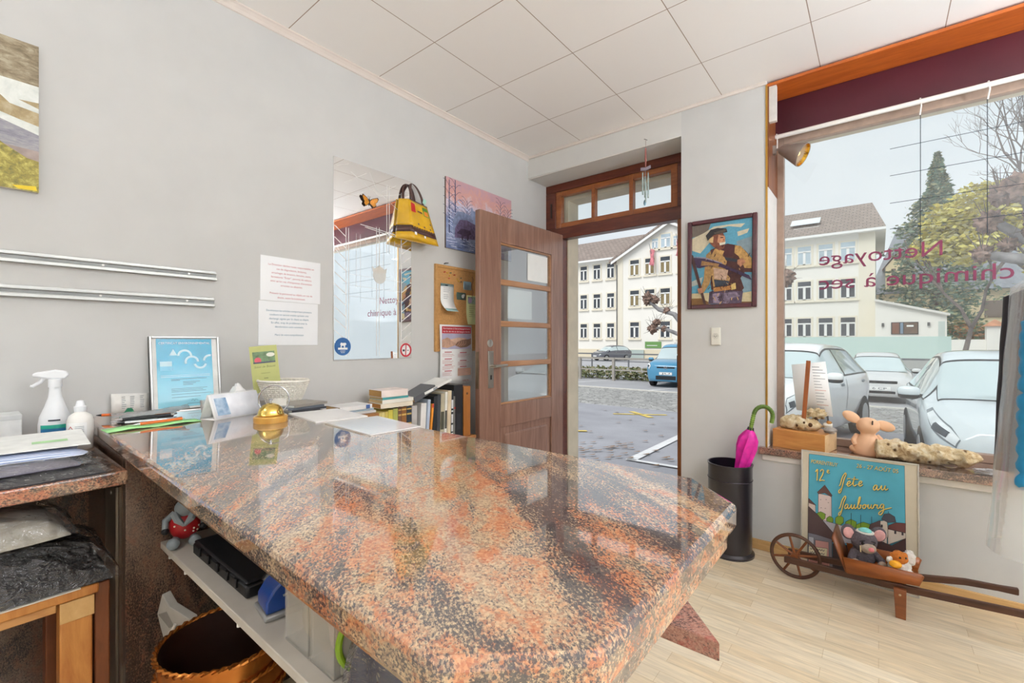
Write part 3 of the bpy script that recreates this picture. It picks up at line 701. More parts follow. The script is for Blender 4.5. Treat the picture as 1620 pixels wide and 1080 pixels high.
pins = [('#c5372d', .075, .525), ('#e0b52a', .10, .522), ('#3e6b5a', .13, .525), ('#d5b02a', .12, .505), ('#c23a2e', .165, .515), ('#c5372d', .115, .487), ('#d8b23a', .19, .49), ('#d8b23a', .205, .478), ('#2e3a35', .225, .50), ('#2e3a35', .228, .475)]
pin0 = None
names = {'#c5372d': 'red', '#c23a2e': 'red', '#e0b52a': 'yellow', '#d5b02a': 'yellow', '#d8b23a': 'yellow', '#3e6b5a': 'green', '#2e3a35': 'black'}
for h, x, z in pins:
    Y_, z_ = cork(x, z)
    t = onwall('push_pin', names[h]+' push pin stuck in the top left of the cork board', 'push pin', Y_, z_, .012, 'push pins on the cork board')
    b = MB(); b.tube([(0, 0, 0), (.002, -.006, .001), (.004, -.011, .001), (.0045, -.012, .001)], [.0028, .0022, .0045, .003], C(h, .35, var=0), 8); b.build('head', t)
def curled(name, label, x, z, w, h, mat, curl=.01, cat='paper', bottom=None, deco=None, off=.0155):
    Y_, z_ = cork(x, z); t = onwall(name, label, cat, Y_, z_, off)
    b = MB(); N = 10; v = []
    for i in range(N+1):
        k = i/N; yy = -.002-curl*max(0, .45-k)**2*6-.004*k*0
        v += [(0-.004*math.sin(k*3), yy, h*k), (w, yy*.8-.001, h*k)]
    f = [(2*i, 2*i+1, 2*i+3, 2*i+2) for i in range(N)]
    b.add(v, f[1:] if bottom else f, mat)
    if bottom: b.add(v, f[:1]+f[-1:], bottom)
    b.build('sheet', t, solid=.0006)
    if deco: b = MB(); deco(b); b.build('print', t, smooth=False)
def lines(b, x, z, w, n, dz, m, y=-.0045, h=.0022):
    for k in range(n): b.rect(x, z-k*dz, x+w*random.uniform(.6, 1), z-k*dz+h, y, m)
curled('pinned_note', 'long white note with pale blue edge on the cork board', .045, .265, .115, .185, PAPER, .05, bottom=C('#9cc0c0', .6), deco=lambda b: (lines(b, .02, .155, .07, 3, .012, GREYINK), b.rect(.035, .170, .06, .178, -.0045, INK), lines(b, .02, .11, .05, 3, .012, GREYINK, -.0065)))
curled('pinned_card', 'small dark green card with white drawing on the cork board', .19, .352, .085, .05, C('#3b5148', .5), .0, deco=lambda b: (b.disc((.055, .025), .013, -.0042, PAPER), b.disc((.065, .033), .008, -.0042, PAPER)))
curled('pinned_leaflet', 'pale yellow green leaflet with flower photo on the cork board', .285, .185, .13, .205, C('#cdd39a', .55), .01, cat='leaflet', deco=lambda b: (b.rect(.008, .145, .122, .195, -.0045, C('#9db5a0', .5, var=.25, scale=60)), b.disc((.03, .17), .02, -.005, C('#b9a3c4', .5)), lines(b, .02, .125, .08, 7, .014, C('#8a9068', .6))))
curled('pinned_sheet', 'white printed sheet on the cork board next to the door edge', .42, .02, .12, .30, PAPER, .0, deco=lambda b: lines(b, .01, .28, .09, 18, .014, GREYINK))
Y_, z_ = cork(.255, .425); t = onwall('mirror_keyring', 'small blue metallic tag hanging from a beaded chain on the cork board', 'tag', Y_, z_, .013)
b = MB(); b.box((0, -.006, 0), (.075, 0, .06), C('#9db7c2', .2, metal=.7, var=.15)); b.build('metal_tag', t, bevel=.004)
b = MB()
for k in range(22): b.ball((.085+.008*math.sin(k*.5), -.005, .095-k*.007), .0032, C('#7a4a3a', .4, metal=.4), 6, 4)
b.build('bead_chain', t)
# flyer
t = onwall('flyer_poster', 'training flyer with red banner and hands photo hung below the cork board', 'poster', 2.004, .932, .02)
fw, fh = .295, .40
b = MB(); N = 8; v = []
for i in range(N+1):
    k = i/N; yy = -.001-.006*math.sin(k*PI)-.01*max(0, .15-k); v += [(0, yy, fh*k), (fw, yy-.002, fh*k)]
b.add(v, [(2*i, 2*i+1, 2*i+3, 2*i+2) for i in range(N)], PAPERW); b.build('sheet', t, solid=.0006)
b = MB(); y = -.0105
RB = C('#b8323f', .5, var=.02)
b.rect(.012, fh-.058, fw-.012, fh-.012, y, RB)
b.text("Formation à l'accompagnement", fw/2, fh-.030, .010, y-.0005, PAPERW, w=fw*.84, align='c'); b.text('de fin de vie et de longue durée', fw/2, fh-.050, .010, y-.0005, PAPERW, w=fw*.84, align='c')
b.rect(.012, fh-.162, fw-.012, fh-.060, y, C('#b3aec6', .5, var=.1, scale=10))
SK = C('#c89f86', .5, var=.12, scale=40); SKD = C('#8d6b58', .5, var=.15, scale=40)
b.flat([(.012, .25), (.06, .245), (.13, .262), (.155, .285), (.10, .30), (.06, .315), (.012, .30)], y-.0004, SK)
b.flat([(.08, .30), (.16, .315), (.23, .31), (.25, .295), (.2, .275), (.14, .275)], y-.0006, C('#d9b49a', .5, var=.1, scale=40))
b.flat([(.13, .262), (.15, .285), (.20, .30), (.26, .305), (fw-.012, .31), (fw-.012, .27), (.24, .25), (.18, .245)], y-.0008, SKD)
for k in range(4): b.stroke([(.14+.022*k, .255+.002*k), (.165+.022*k, .275), (.17+.02*k, .292)], .006, y-.001, C('#b98c74', .5))
LN = C('#c99a9a', .6, var=0)
for x, zs in ((.015, (.215, .17, .13, .09)), (.155, (.21, .155, .115))):
    for z in zs:
        b.rect(x+.02, z, x+.085, z+.005, y, RB); lines(b, x, z-.008, .115, 4, .0065, LN, y, .002)
b.rect(.155, .055, .28, .105, y, C('#e0b79e', .6)); lines(b, .16, .095, .10, 5, .008, LN, y-.0004, .002)
b.rect(.02, .019, .055, .025, y, INK); b.rect(.02, .010, .065, .013, y, GREYINK); b.text('CARITAS', .20, .016, .010, y, RB, w=.06)
b.build('print', t, smooth=False)

# ================================================================== things on the counter
# certificate
t = thing('certificate_frame', 'turquoise certificate in a silver frame leaning on the wall', 'certificate', (-2.203, .488, CT), 0, rot=(R(-7.5), 0, R(90)))
cw, ch = .243, .298; SIL = C('#c4c4c2', .3, metal=.8, var=.02)
b = MB(); b.box((0, 0, 0), (cw, .012, ch), C('#e9e9e4', .5)); b.build('backing', t)
b = MB()
for q in (((0, -.008, 0), (.008, .014, ch)), ((cw-.008, -.008, 0), (cw, .014, ch)), ((.008, -.008, 0), (cw-.008, .014, .008)), ((.008, -.008, ch-.008), (cw-.008, .014, ch))): b.box(*q, SIL)
b.build('frame', t, bevel=.002)
m, tt, n, p = newmat('turquoise_print'); g = n.new('ShaderNodeTexCoord').outputs['Object']; sx = n.new('ShaderNodeSeparateXYZ'); tt.links.new(g, sx.inputs[0])
r = ramp(n, [(.0, '#8fcbdb'), (.33, '#6fbfd6'), (.62, '#2ba5c9'), (1., '#1c9cc3')]); tt.links.new(wmath(tt, 'MULTIPLY', sx.outputs[2], 1/ch), r.inputs[0]); tt.links.new(r.outputs[0], p.inputs['Base Color']); p.inputs['Roughness'].default_value = .15; p.inputs['Coat Weight'].default_value = .5
b = MB(); y = -.0012; b.rect(.023, .01, .216, .288, y, m)
PB = C('#d2eef7', .4, var=.02); PB2 = C('#8fd0ea', .4, var=.02)
b.text('CERTIFICAT ENVIRONNEMENTAL', .12, .266, .0082, y-.0004, PAPERW, w=.178, align='c')
b.flat([(.065, .220), (.092, .220), (.0785, .246)], y-.0004, PB)
b.rect(.033, .158, .073, .196, y-.0004, PB); b.rect(.033, .158, .073, .176, y-.0006, PB2)
def arc(cx, cz, r0, r1, a0, a1, mm):
    N = 18; v = []
    for i in range(N+1):
        a = R(a0+(a1-a0)*i/N); v += [(cx+r0*math.cos(a), y-.0005, cz+r0*math.sin(a)), (cx+r1*math.cos(a), y-.0005, cz+r1*math.sin(a))]
    b.add(v, [(2*i, 2*i+2, 2*i+3, 2*i+1) for i in range(N)], mm)
arc(.118, .218, .018, .026, 0, 180, PB); arc(.142, .192, .018, .026, 0, 200, PB); arc(.172, .186, .016, .024, 190, 350, PB); arc(.208, .196, .018, .026, 80, 180, PB)
for z in (.138, .132): b.rect(.035, z, .205, z+.0012, y-.0004, PB)
for x_, z, w_ in ((.068, .122, .125), (.068, .117, .03), (.108, .110, .06), (.108, .104, .045), (.108, .098, .035)): b.rect(x_, z, x_+w_, z+.0016, y-.0004, INK)
for z, w_ in ((.083, .125), (.077, .11), (.071, .12), (.060, .14), (.048, .10), (.020, .05)): b.rect(.068 if w_ > .06 else .12, z, .068+w_ if w_ > .06 else .17, z+.0013, y-.0004, INK)
b.stroke([(.135, .030), (.14, .038), (.145, .030), (.15, .036), (.158, .031)], .0008, y-.0004, INK)
b.build('print', t, smooth=False)
# receipt
t = thing('receipt_paper', 'curling white receipt against the wall left of the certificate', 'paper', (XL+.012, .375, CT), 0, rot=(R(-4), 0, R(90)))
b = MB(); N = 8; v = []
for i in range(N+1):
    k = i/N; yy = -.006*math.sin(k*PI*.9)-.012*(1-k)**2; v += [(.115*k, yy, 0), (.115*k, yy*.6, .078-.006*k)]
b.add(v, [(2*i, 2*i+2, 2*i+3, 2*i+1) for i in range(N)], C('#e6e4de', .6)); b.build('sheet', t, solid=.0005)
b = MB()
for x in (.03, .055, .085): lines(b, x, .062, .014, 7, .007, GREYINK, -.0105, .002)
b.build('print', t, smooth=False)
# green paper and pens
t = thing('paper_pad', 'light green paper slip under the orange pen', 'paper', (-1.83, .415, CT), R(93))
b = MB(); N = 10; v = []
for i in range(N+1):
    k = i/N; zz = .002+.004*math.sin(k*PI*2)**2; v += [(-.125+.25*k, -.035+.01*k, zz), (-.125+.25*k, .035, zz+.001)]
b.add(v, [(2*i, 2*i+2, 2*i+3, 2*i+1) for i in range(N)], C('#a3e095', .6)); b.build('sheet', t, solid=.002)
def pen(name, label, group, body, tip, loc, rz, tilt=0., L_=.14, r=.0048):
    t = thing(name, label, 'pen', loc, 0, group, rot=(0, R(tilt), rz))
    b = MB(); b.cyl((-L_*.36, 0, 0), (L_*.5, 0, 0), r, r*.95, body, 10); b.build('barrel', t)
    b = MB(); b.tube([(-L_*.36, 0, 0), (-L_*.42, 0, 0), (-L_*.5, 0, 0)], [r, r*.7, r*.2], tip, 10); b.build('tip', t)
    b = MB(); b.box((L_*.2, -.002, r*.9), (L_*.5, .002, r*1.5), tip); b.cyl((L_*.5, 0, 0), (L_*.56, 0, 0), r*.5, r*.5, tip, 8); b.build('clip', t, bevel=.0006)
    return t
ORG = C('#e06a22', .3, var=.02, coat=.3); CHR = C('#cfcfd2', .15, metal=.95, var=0); BLKP = C('#23262a', .3, var=.03); CLR = C('#c9d2d0', .12, metal=.5, var=.1, scale=80)
pen('ballpoint_pen', 'orange ballpoint pen lying on the green paper', None, ORG, CHR, (-1.835, .425, CT+.0125), R(100))
pen('ballpoint_pen', 'orange pen at the back of the pen heap by the wall', None, ORG, BLKP, (-2.07, .365, CT+.02), R(60), 0, .12)
k = 0
for dx, dy, dz, a, tl in ((0, 0, .006, 84, 0), (.013, .01, .006, 88, 0), (-.016, -.005, .006, 80, 0), (-.030, .012, .006, 92, 0), (.028, .004, .0062, 78, 0), (-.008, .015, .017, 95, 2), (.016, .0, .017, 76, -2), (-.024, .02, .018, 84, 2), (.004, .02, .028, 88, 0)):
    pen('ballpoint_pen', 'black and silver pen in the heap by the green paper', 'pens heaped by the green paper', [BLKP, CLR, CLR][k % 3], [CHR, BLKP, CHR][k % 3], (-1.96+dx, .41+dy, CT+dz), R(a), tl, .15, .0055); k += 1
t = thing('pen_sleeve', 'clear plastic sleeve lying over the pen heap', 'sleeve', (-1.965, .44, CT+.036), R(85))
b = MB(); N = 14; v = []
for i in range(N+1):
    k = i/N
    for j in range(5): v.append((-.11+.21*k, -.045+.0225*j, .004*mnoise.noise(Vector((k*6, j, 0)))-.010*((j-2)/2)**2+(.014*max(0, k-.6)*2)))
b.add(v, [(i*5+j, (i+1)*5+j, (i+1)*5+j+1, i*5+j+1) for i in range(N) for j in range(4)], plastic_film('sleeve_film', .32, '#e8eef0', .06, .5, 30)); b.build('film', t, solid=.0004)
t = thing('paper_clamp', 'dark green plastic clip behind the pen heap', 'clip', (-2.10, .405, CT), R(80))
b = MB(); b.prism([(-.03, 0), (.03, 0), (.026, .012), (.012, .02), (.006, .034), (-.008, .036), (-.016, .022), (-.03, .012)], -.008, .008, C('#1f7a58', .4)); b.build('clip_body', t, bevel=.003)
# little clear cup behind the calendar
t = thing('clear_cup', 'small clear plastic cup behind the desk calendar', 'cup', (-2.0, .615, CT))
b = MB(); b.lathe([(.018, 0), (.023, .05), (.022, .05), (.017, .002)], plastic_film('cup_plastic', .45, '#f2efe8', .15, .1), 18); b.build('cup_body', t)
# desk calendar
t = thing('desk_calendar', 'white spiral desk calendar tent with small blue picture', 'calendar', (-1.862, .655, CT), R(108))
L_ = .19
b = MB()
b.add([(-L_/2, -.036, 0), (L_/2, -.036, 0), (L_/2, -.002, .086), (-L_/2, -.002, .086)], [(0, 1, 2, 3)], PAPERW)
b.add([(-L_/2, .036, 0), (L_/2, .036, 0), (L_/2, .002, .086), (-L_/2, .002, .086)], [(0, 1, 2, 3)], PAPERW)
b.add([(-L_/2, -.036, 0), (L_/2, -.036, 0), (L_/2, .036, 0.0), (-L_/2, .036, 0.0)], [(0, 1, 2, 3)], PAPERW)
b.build('card_stand', t, solid=.0018)
b = MB(); b.add([(-L_/2+.008, -.0375, .004), (L_/2, -.0375, .004), (L_/2, -.005, .084), (-L_/2+.008, -.005, .084)], [(0, 1, 2, 3)], C('#f2f3f8', .35)); b.build('page', t, solid=.001)
b = MB(); q0 = lambda x, k: (x, -.0385+.0325*k-.0008, .004+.08*k)
m, tt, n, p = newmat('blue_photo'); g = n.new('ShaderNodeTexCoord').outputs['Object']; r = ramp(n, [(.35, '#6f93b8'), (.65, '#c3d5e3')]); tt.links.new(tnoise(tt, g, 30, 3), r.inputs[0]); tt.links.new(r.outputs[0], p.inputs['Base Color'])
b.add([q0(-L_/2+.014, .12), q0(-L_/2+.062, .12), q0(-L_/2+.058, .86), q0(-L_/2+.014, .86)], [(0, 1, 2, 3)], m); b.build('picture', t, smooth=False)
b = MB()
for k in range(26): b.torus((-L_/2+.012+k*.0067, 0, .086), .004, .0006, C('#e9e9ea', .3, metal=.3), RY(R(90)), 10, 4)
b.build('spiral_binding', t)
# reception bell
t = thing('reception_bell', 'brass reception bell on a round wooden base', 'bell', (-1.625, .69, CT))
b = MB(); b.lathe([(.052, 0), (.053, .003), (.053, .018), (.050, .021)], wood('bell_base', '#c98f3c', '#dba951', scale=(8, 8, 8), rough=.3, coat=.3), 32); b.build('base', t)
BRASS = C('#e3c36b', .10, metal=1., var=.02)
b = MB(); b.lathe([(.042, .022), (.043, .025), (.0405, .028), (.039, .036), (.034, .048), (.025, .057), (.012, .0625), (.005, .064)], BRASS, 32); b.build('dome', t)
b = MB(); b.lathe([(.003, .063), (.003, .072), (.0065, .073), (.0065, .077), (.002, .079)], CHR, 14); b.build('button', t)
# wire ring stand
t = thing('wire_ring_stand', 'round wire card holder ring standing behind the bell', 'card holder', (-1.775, .765, CT), R(39+15))
b = MB(); b.torus((0, 0, .056), .053, .0025, CHR, RX(R(90)), 40, 8); b.build('ring', t)
b = MB(); b.cbox((0, 0, .003), (.03, .03, .006), CHR); b.build('foot', t, bevel=.001)
b = MB(); b.obox((.02, -.004, .046), (.048, .001, .026), C('#dcd9cf', .5), RY(R(-2))); b.build('card', t)
# wicker basket with leaflet and tissue
t = thing('wicker_basket', 'small white wicker basket holding the green leaflet', 'basket', (-1.985, .895, CT), R(20))
WK = C('#ece7dc', .6, var=.05, scale=60); b = MB(); n_ = 30; rows = 13
for i in range(rows):
    k = i/(rows-1); rr = .052+.045*k**.8; zz = .005+.10*k; pts = []
    for j in range(n_*2+1):
        a = 2*PI*j/(n_*2); w_ = .0026*(1 if (j+i) % 2 else -1); pts.append(((rr+w_)*math.cos(a)*1.12, (rr+w_)*math.sin(a)*.86, zz))
    b.tube(pts, .0042, WK, 5, False)
b.lathe([(.054, 0), (.054, .006)], WK, 24, sx=1.12, sy=.86)
b.build('woven_wall', t)
b = MB()
for j in range(n_):
    a = 2*PI*j/n_; b.tube([(.052*math.cos(a)*1.12, .052*math.sin(a)*.86, 0), (.080*math.cos(a)*1.12, .080*math.sin(a)*.86, .05), (.097*math.cos(a)*1.12, .097*math.sin(a)*.86, .105)], .0028, WK, 5)
b.build('stakes', t)
b = MB(); pts = [(.098*math.cos(2*PI*j/36)*1.12, .098*math.sin(2*PI*j/36)*.86, .108) for j in range(37)]; b.tube(pts, .006, WK, 6, False); b.build('rim', t)
t = thing('green_leaflet', 'olive green leaflet with water lily photo standing in the white basket', 'leaflet', (-2.045, .80, 1.0), 0, rot=(R(-9), R(-5), R(72)))
b = MB(); b.box((0, 0, 0), (.105, .002, .20), C('#b3b56c', .5, var=.02)); b.build('card', t)
b = MB(); b.rect(.010, .125, .094, .175, -.0006, C('#5e7a4e', .4, var=.3, scale=60)); b.disc((.028, .138), .013, -.001, C('#d24a58', .4)); b.disc((.078, .16), .016, -.001, C('#e3e0cf', .4), rz=.009); b.rect(.010, .125, .094, .131, -.0012, C('#2a3048', .4))
b.text('Salon de Beauté', .052, .106, .009, -.0006, C('#6a6a3a', .6), w=.08, align='c', shear=.25)
for cx_, cz_, w_ in ((.052, .080, .034), (.052, .058, .016)): b.stroke([(cx_-w_/2+w_*k/12, cz_+(.004 if k % 2 else 0)) for k in range(13)], .0010, -.0006, C('#6a6a3a', .6))
b.disc((.03, .018), .006, -.0006, C('#dba428', .5)); b.rect(.04, .035, .07, .037, -.0006, C('#6a6a3a', .6)); b.build('print', t, smooth=False)
t = thing('paper_tissue', 'crumpled white tissue between calendar and basket', 'tissue', (-2.09, .755, CT))
b = MB(); b.box((-.05, -.04, 0), (.05, .04, .055), C('#d8d2c4', .7)); b.build('tissue_box', t, bevel=.004)
b = MB(); v = []
for i in range(9):
    for j in range(9):
        x = (i-4)/4; y_ = (j-4)/4; d = max(abs(x), abs(y_)); v.append((x*.030+.01*mnoise.noise(Vector((i, j, 1))), y_*.025, .056+.052*(1-d)**.8+.012*mnoise.noise(Vector((i*.9, j*.9, 4)))*(1-d*.6)))
b.add(v, [(i*9+j, (i+1)*9+j, (i+1)*9+j+1, i*9+j+1) for i in range(8) for j in range(8)], C('#f1efec', .7)); b.build('tissue_sheet', t, solid=.0006)
# magazines
mag_z = CT
for k, (h, cx, cy, a, lab) in enumerate((('#3a3c42', -1.90, .905, 8, 'dark magazine at the bottom of the stack behind the bell'), ('#5a6068', -1.895, .90, 4, 'grey magazine in the middle of the stack behind the bell'), ('#8d867c', -1.90, .905, 11, 'brownish magazine on top of the stack behind the bell'))):
    t = thing('magazine', lab, 'magazine', (cx, cy, mag_z), R(a), 'magazines stacked behind the bell')
    b = MB(); b.box((-.0, -.10, 0), (.13, .05, .0075), C('#d9d7d0', .6)); b.build('pages', t)
    b = MB(); b.box((-.0, -.10, .0076), (.132, .052, .0088), C(h, .3, var=.15, scale=30)); b.box((.130, -.10, 0), (.132, .052, .0088), C(h, .3)); b.build('cover', t)
    mag_z += .0092
# two sheets on the counter
def sheet(label, P, z, mat, deco=None, film=False):
    cx = sum(p[0] for p in P)/4; cy = sum(p[1] for p in P)/4
    t = thing('paper_sheet', label, 'paper', (cx, cy, z))
    b = MB(); n = 4; v = [(p[0]-cx, p[1]-cy, .0) for p in P]+[(p[0]-cx, p[1]-cy, .004) for p in P]
    b.add(v, [(3, 2, 1, 0), (4, 5, 6, 7), (0, 1, 5, 4), (1, 2, 6, 5), (2, 3, 7, 6), (3, 0, 4, 7)], mat); b.build('sheet', t, smooth=False)
    if deco:
        b = MB()
        e = Vector((P[1][0]-P[0][0], P[1][1]-P[0][1])); g_ = Vector((P[3][0]-P[0][0], P[3][1]-P[0][1])); o_ = Vector((P[0][0]-cx, P[0][1]-cy))
        for k in range(deco):
            a0 = o_+g_*(.12+.8*k/deco); q = .5+.4*random.random()
            a1 = a0+e*.08; a2 = a0+e*(.08+.8*q); w_ = g_*.016
            b.add([(a1.x, a1.y, .0043), (a2.x, a2.y, .0043), ((a2+w_).x, (a2+w_).y, .0043), ((a1+w_).x, (a1+w_).y, .0043)], [(0, 1, 2, 3)], GREYINK)
        b.build('print', t, smooth=False)
sheet('plain white sheet on the counter, nearer the bell', [(-1.735, .80), (-1.475, .772), (-1.45, .955), (-1.71, .985)], CT, C('#e9e7e4', .35, var=.01))
sheet('glossy printed sheet on the counter near the books', [(-1.44, .785), (-1.150, .765), (-1.142, .945), (-1.42, .975)], CT+.0005, C('#e4e2df', .10, var=.01, coat=.6, bump=.04, scale=8), 9)
# ------------------------------------------------------------------ side counter: spray bottles, garments
t = thing('spray_bottle', 'white trigger spray bottle by the left wall', 'bottle', (-2.115, .215, .873), R(80))
WB_ = C('#eef0f2', .35, var=.01); b = MB()
b.lathe([(.036, 0), (.039, .004), (.039, .075), (.036, .10), (.024, .135), (.016, .165), (.014, .19), (.0135, .20)], WB_, 24, sx=1.05, sy=.8); b.build('bottle_body', t)
b = MB(); b.lathe([(.017, .197), (.017, .222), (.014, .224)], WB_, 18)
b.build('collar', t)
b = MB(); b.prism([(.024, .222), (.034, .236), (.026, .250), (.0, .254), (-.042, .247), (-.052, .243), (-.052, .232), (-.04, .230), (-.018, .224)], -.011, .011, WB_); b.build('spray_head', t, bevel=.005)
b = MB(); b.tube([(-.024, 0, .232), (-.034, 0, .215), (-.052, 0, .202), (-.057, 0, .204)], [.006, .0055, .005, .004], WB_, 8); b.build('trigger', t)
b = MB(); LBB = C('#2a74a8', .4, var=.1, scale=20)
def label_patch(b, rx, ry, a0, a1, z0, z1, m):
    N = 10; v = []
    for i in range(N+1):
        a = R(a0+(a1-a0)*i/N); v += [(rx*math.cos(a), ry*math.sin(a), z0), (rx*math.cos(a), ry*math.sin(a), z1)]
    b.add(v, [(2*i, 2*i+2, 2*i+3, 2*i+1) for i in range(N)], m)
label_patch(b, .0418, .0322, -140, -50, .030, .074, LBB); label_patch(b, .0420, .0324, -140, -50, .064, .076, C('#2aa890', .4)); label_patch(b, .0416, .0320, -110, -70, .088, .093, INK)
b.build('label', t, smooth=False)
t = thing('pump_bottle', 'smaller white bottle with hazard label in front of the spray bottle', 'bottle', (-2.01, .262, .873), R(0))
b = MB(); b.lathe([(.030, 0), (.033, .004), (.033, .09), (.028, .108), (.015, .118), (.013, .122)], C('#edeae4', .3, var=.01), 24); b.build('bottle_body', t)
b = MB(); b.lathe([(.015, .121), (.016, .137), (.012, .139), (.009, .155), (.003, .157)], WB_, 18); b.build('cap', t)
b = MB(); label_patch(b, .0334, .0334, -80, 20, .03, .088, PAPERW)
def hz(a, z, s): return (.0337*math.cos(R(a)), .0337*math.sin(R(a)), z)
b.add([hz(-62, .068, 0), hz(-50, .078, 0), hz(-38, .068, 0), hz(-50, .058, 0)], [(0, 1, 2, 3)], C('#c23a34', .5)); b.add([(p_[0]*1.006, p_[1]*1.006, p_[2]) for p_ in (hz(-58, .068, 0), hz(-50, .0745, 0), hz(-42, .068, 0), hz(-50, .0615, 0))], [(0, 1, 2, 3)], PAPERW)
for k in range(8): label_patch(b, .0336, .0336, -66+k*3.4, -64.5+k*3.4, .036, .05, INK)
for k in range(8): label_patch(b, .0336, .0336, -30, 8, .04+.005*k, .0415+.005*k, GREYINK)
b.build('label', t, smooth=False)
def folded(name, label, loc, size, mat, rz=0., film=None, seed=0, group=None, lump=.10, pw=6, facet=False, crk=1.):
    t = thing(name, label, 'garment', loc, rz, group); sx_, sy_, sz_ = size
    b = MB(); NU, NV = 30, 40; top = []; bot = []
    for i in range(NU+1):
        for j in range(NV+1):
            u = i/NU*2-1; v_ = j/NV*2-1
            e = (1-abs(u)**pw)**.5*(1-abs(v_)**pw)**.5 if abs(u) < 1 and abs(v_) < 1 else 0
            x = u*sx_/2*(1+.04*mnoise.noise(Vector((v_*2, seed, 0)))); y_ = v_*sy_/2*(1+.06*mnoise.noise(Vector((u*2, seed+9, 0))))
            w_ = mnoise.noise(Vector((u*2.2+seed, v_*1.6, seed*.3)))*.5+mnoise.noise(Vector((u*6, v_*4+seed, 1)))*.25
            top.append((x, y_, max(.001, sz_*e*(.82+lump*2.2*w_)))); bot.append((x, y_, 0))
    n1 = (NU+1)*(NV+1); f = []
    for i in range(NU):
        for j in range(NV):
            a = i*(NV+1)+j; q = (a, a+NV+1, a+NV+2, a+1); f.append(q); f.append(tuple(n1+z for z in reversed(q)))
    edge = [i*(NV+1) for i in range(NU)]+[NU*(NV+1)+j for j in range(NV)]+[i*(NV+1)+NV for i in range(NU, 0, -1)]+[j for j in range(NV, 0, -1)]
    for k in range(len(edge)):
        a, c = edge[k], edge[(k+1) % len(edge)]; f.append((c, a, a+n1, c+n1))
    b.add(top+bot, f, mat); b.build('folded_cloth', t, angle=70)
    if film:
        b = MB(); v2 = [(x*1.05+.006*crk*mnoise.noise(Vector((x*40, y_*40, z*40))), y_*1.06, z*1.04+.003+.022*crk*sz_/.08*(.5-abs(mnoise.noise(Vector((x*13+y_*5, y_*9-x*6, seed)))))**2*min(1, z/.02)+.008*min(1, z/.02)*abs(mnoise.noise(Vector((x*34, y_*30, seed+4))))) for x, y_, z in top]
        b.add(v2, [q for q in f if max(q) < n1], film); b.build('plastic_sleeve', t, smooth=not facet)
    return t
FILM = plastic_film('garment_film', .14, '#ffffff', .05, 1.0, 11); FILM2 = plastic_film('garment_film_dark', .04, '#ffffff', .06, 1.0, 12, 1., .06)
STRIPE, tt, n, p = newmat('blue_striped_shirt'); g = n.new('ShaderNodeTexCoord').outputs['Object']; wv = n.new('ShaderNodeTexWave'); wv.bands_direction = 'X'; wv.inputs['Scale'].default_value = 60; wv.inputs['Distortion'].default_value = .8; tt.links.new(g, wv.inputs[0]); r = ramp(n, [(.3, '#8fa3cc'), (.7, '#e6eaf4')]); tt.links.new(wv.outputs['Fac'], r.inputs[0]); tt.links.new(r.outputs[0], p.inputs['Base Color']); p.inputs['Roughness'].default_value = .7
folded('folded_garment', 'black garment in clear plastic at the bottom of the pile on the side counter', (-1.75, -.04, .873), (.32, .60, .024), C('#26262c', .7, var=.15), 0, FILM2, 3)
folded('folded_garment', 'grey purple garment in clear plastic in the pile on the side counter', (-1.76, -.075, .897), (.30, .56, .021), C('#75707f', .75, var=.12), R(2), FILM, 5)
folded('folded_garment', 'blue striped shirt near the top of the pile on the side counter', (-1.82, -.05, .917), (.30, .56, .021), STRIPE, R(-3), None, 8)
t = thing('white_card', 'stiff white card on top of the garment pile on the side counter', 'card', (-1.845, -.06, .9395), R(-4)); b = MB(); b.box((-.15, -.30, 0), (.15, .31, .003), C('#edeeea', .5)); b.build('card_sheet', t, bevel=.001)
b = MB(); b.add([(.02, .20, .0034), (.06, .20, .0034), (.06, .27, .0034), (.02, .27, .0034)], [(0, 1, 2, 3)], C('#a9d69c', .5)); b.build('green_mark', t, smooth=False)
# white box by the wall at the far left
t = thing('white_box', 'white cardboard box by the wall at the left edge', 'box', (-2.17, -.02, .873)); b = MB(); b.box((-.06, -.2, 0), (.06, .16, .115), C('#e3e4e2', .7)); b.build('carton', t, bevel=.003)
b = MB(); b.box((-.0605, -.2, .10), (.0607, .1605, .116), C('#d3d5d4', .7)); b.build('lid', t, bevel=.002)
# wooden crate with bagged laundry
t = thing('wooden_stool', 'rough wooden stand carrying bagged laundry under the side counter', 'stool', (-1.70, -.04, 0)); WD = wood('raw_pine', '#a8642b', '#cf9048', scale=(8, 8, 1.5), rough=.5); WD2 = wood('dark_pine', '#5d2f14', '#7d4420', scale=(8, 8, 1.5))
b = MB(); b.box((-.20, -.36, .585), (.165, .275, .61), WD); b.build('top_board', t, bevel=.004)
b = MB(); b.box((.135, -.36, .562), (.152, .20, .585), wood('pale_rail', '#b98048', '#d9a667', scale=(3, 3, 10))); b.build('front_rail', t, bevel=.003)
for x, y_, m_ in ((.12, .235, WD), (.12, -.33, WD), (-.15, .235, WD2), (-.15, -.33, WD2)):
    b = MB(); b.box((x-.03, y_-.03, 0), (x+.03, y_+.03, .585), m_); b.build('leg', t, bevel=.004)
b = MB(); b.box((.10, .27, 0), (.14, .30, .60), WD2); b.build('side_slat', t, bevel=.003)
b = MB(); b.box((.1505, .205, .53), (.153, .268, .58), wood('batten_wood', '#c79a5c', '#dcb478', scale=(8, 8, 3))); b.build('batten', t, bevel=.002)
t0 = .612
folded('bagged_laundry', 'black laundry in crinkled plastic, lower bag on the wooden stand', (-1.71, -.06, t0), (.35, .64, .125), C('#15161b', .6, var=.1), R(0), plastic_film('bag_film_black', .04, '#ffffff', .08, 1.0, 18, 1., .07), 12, lump=.24, pw=2.6, facet=True, crk=1.8)
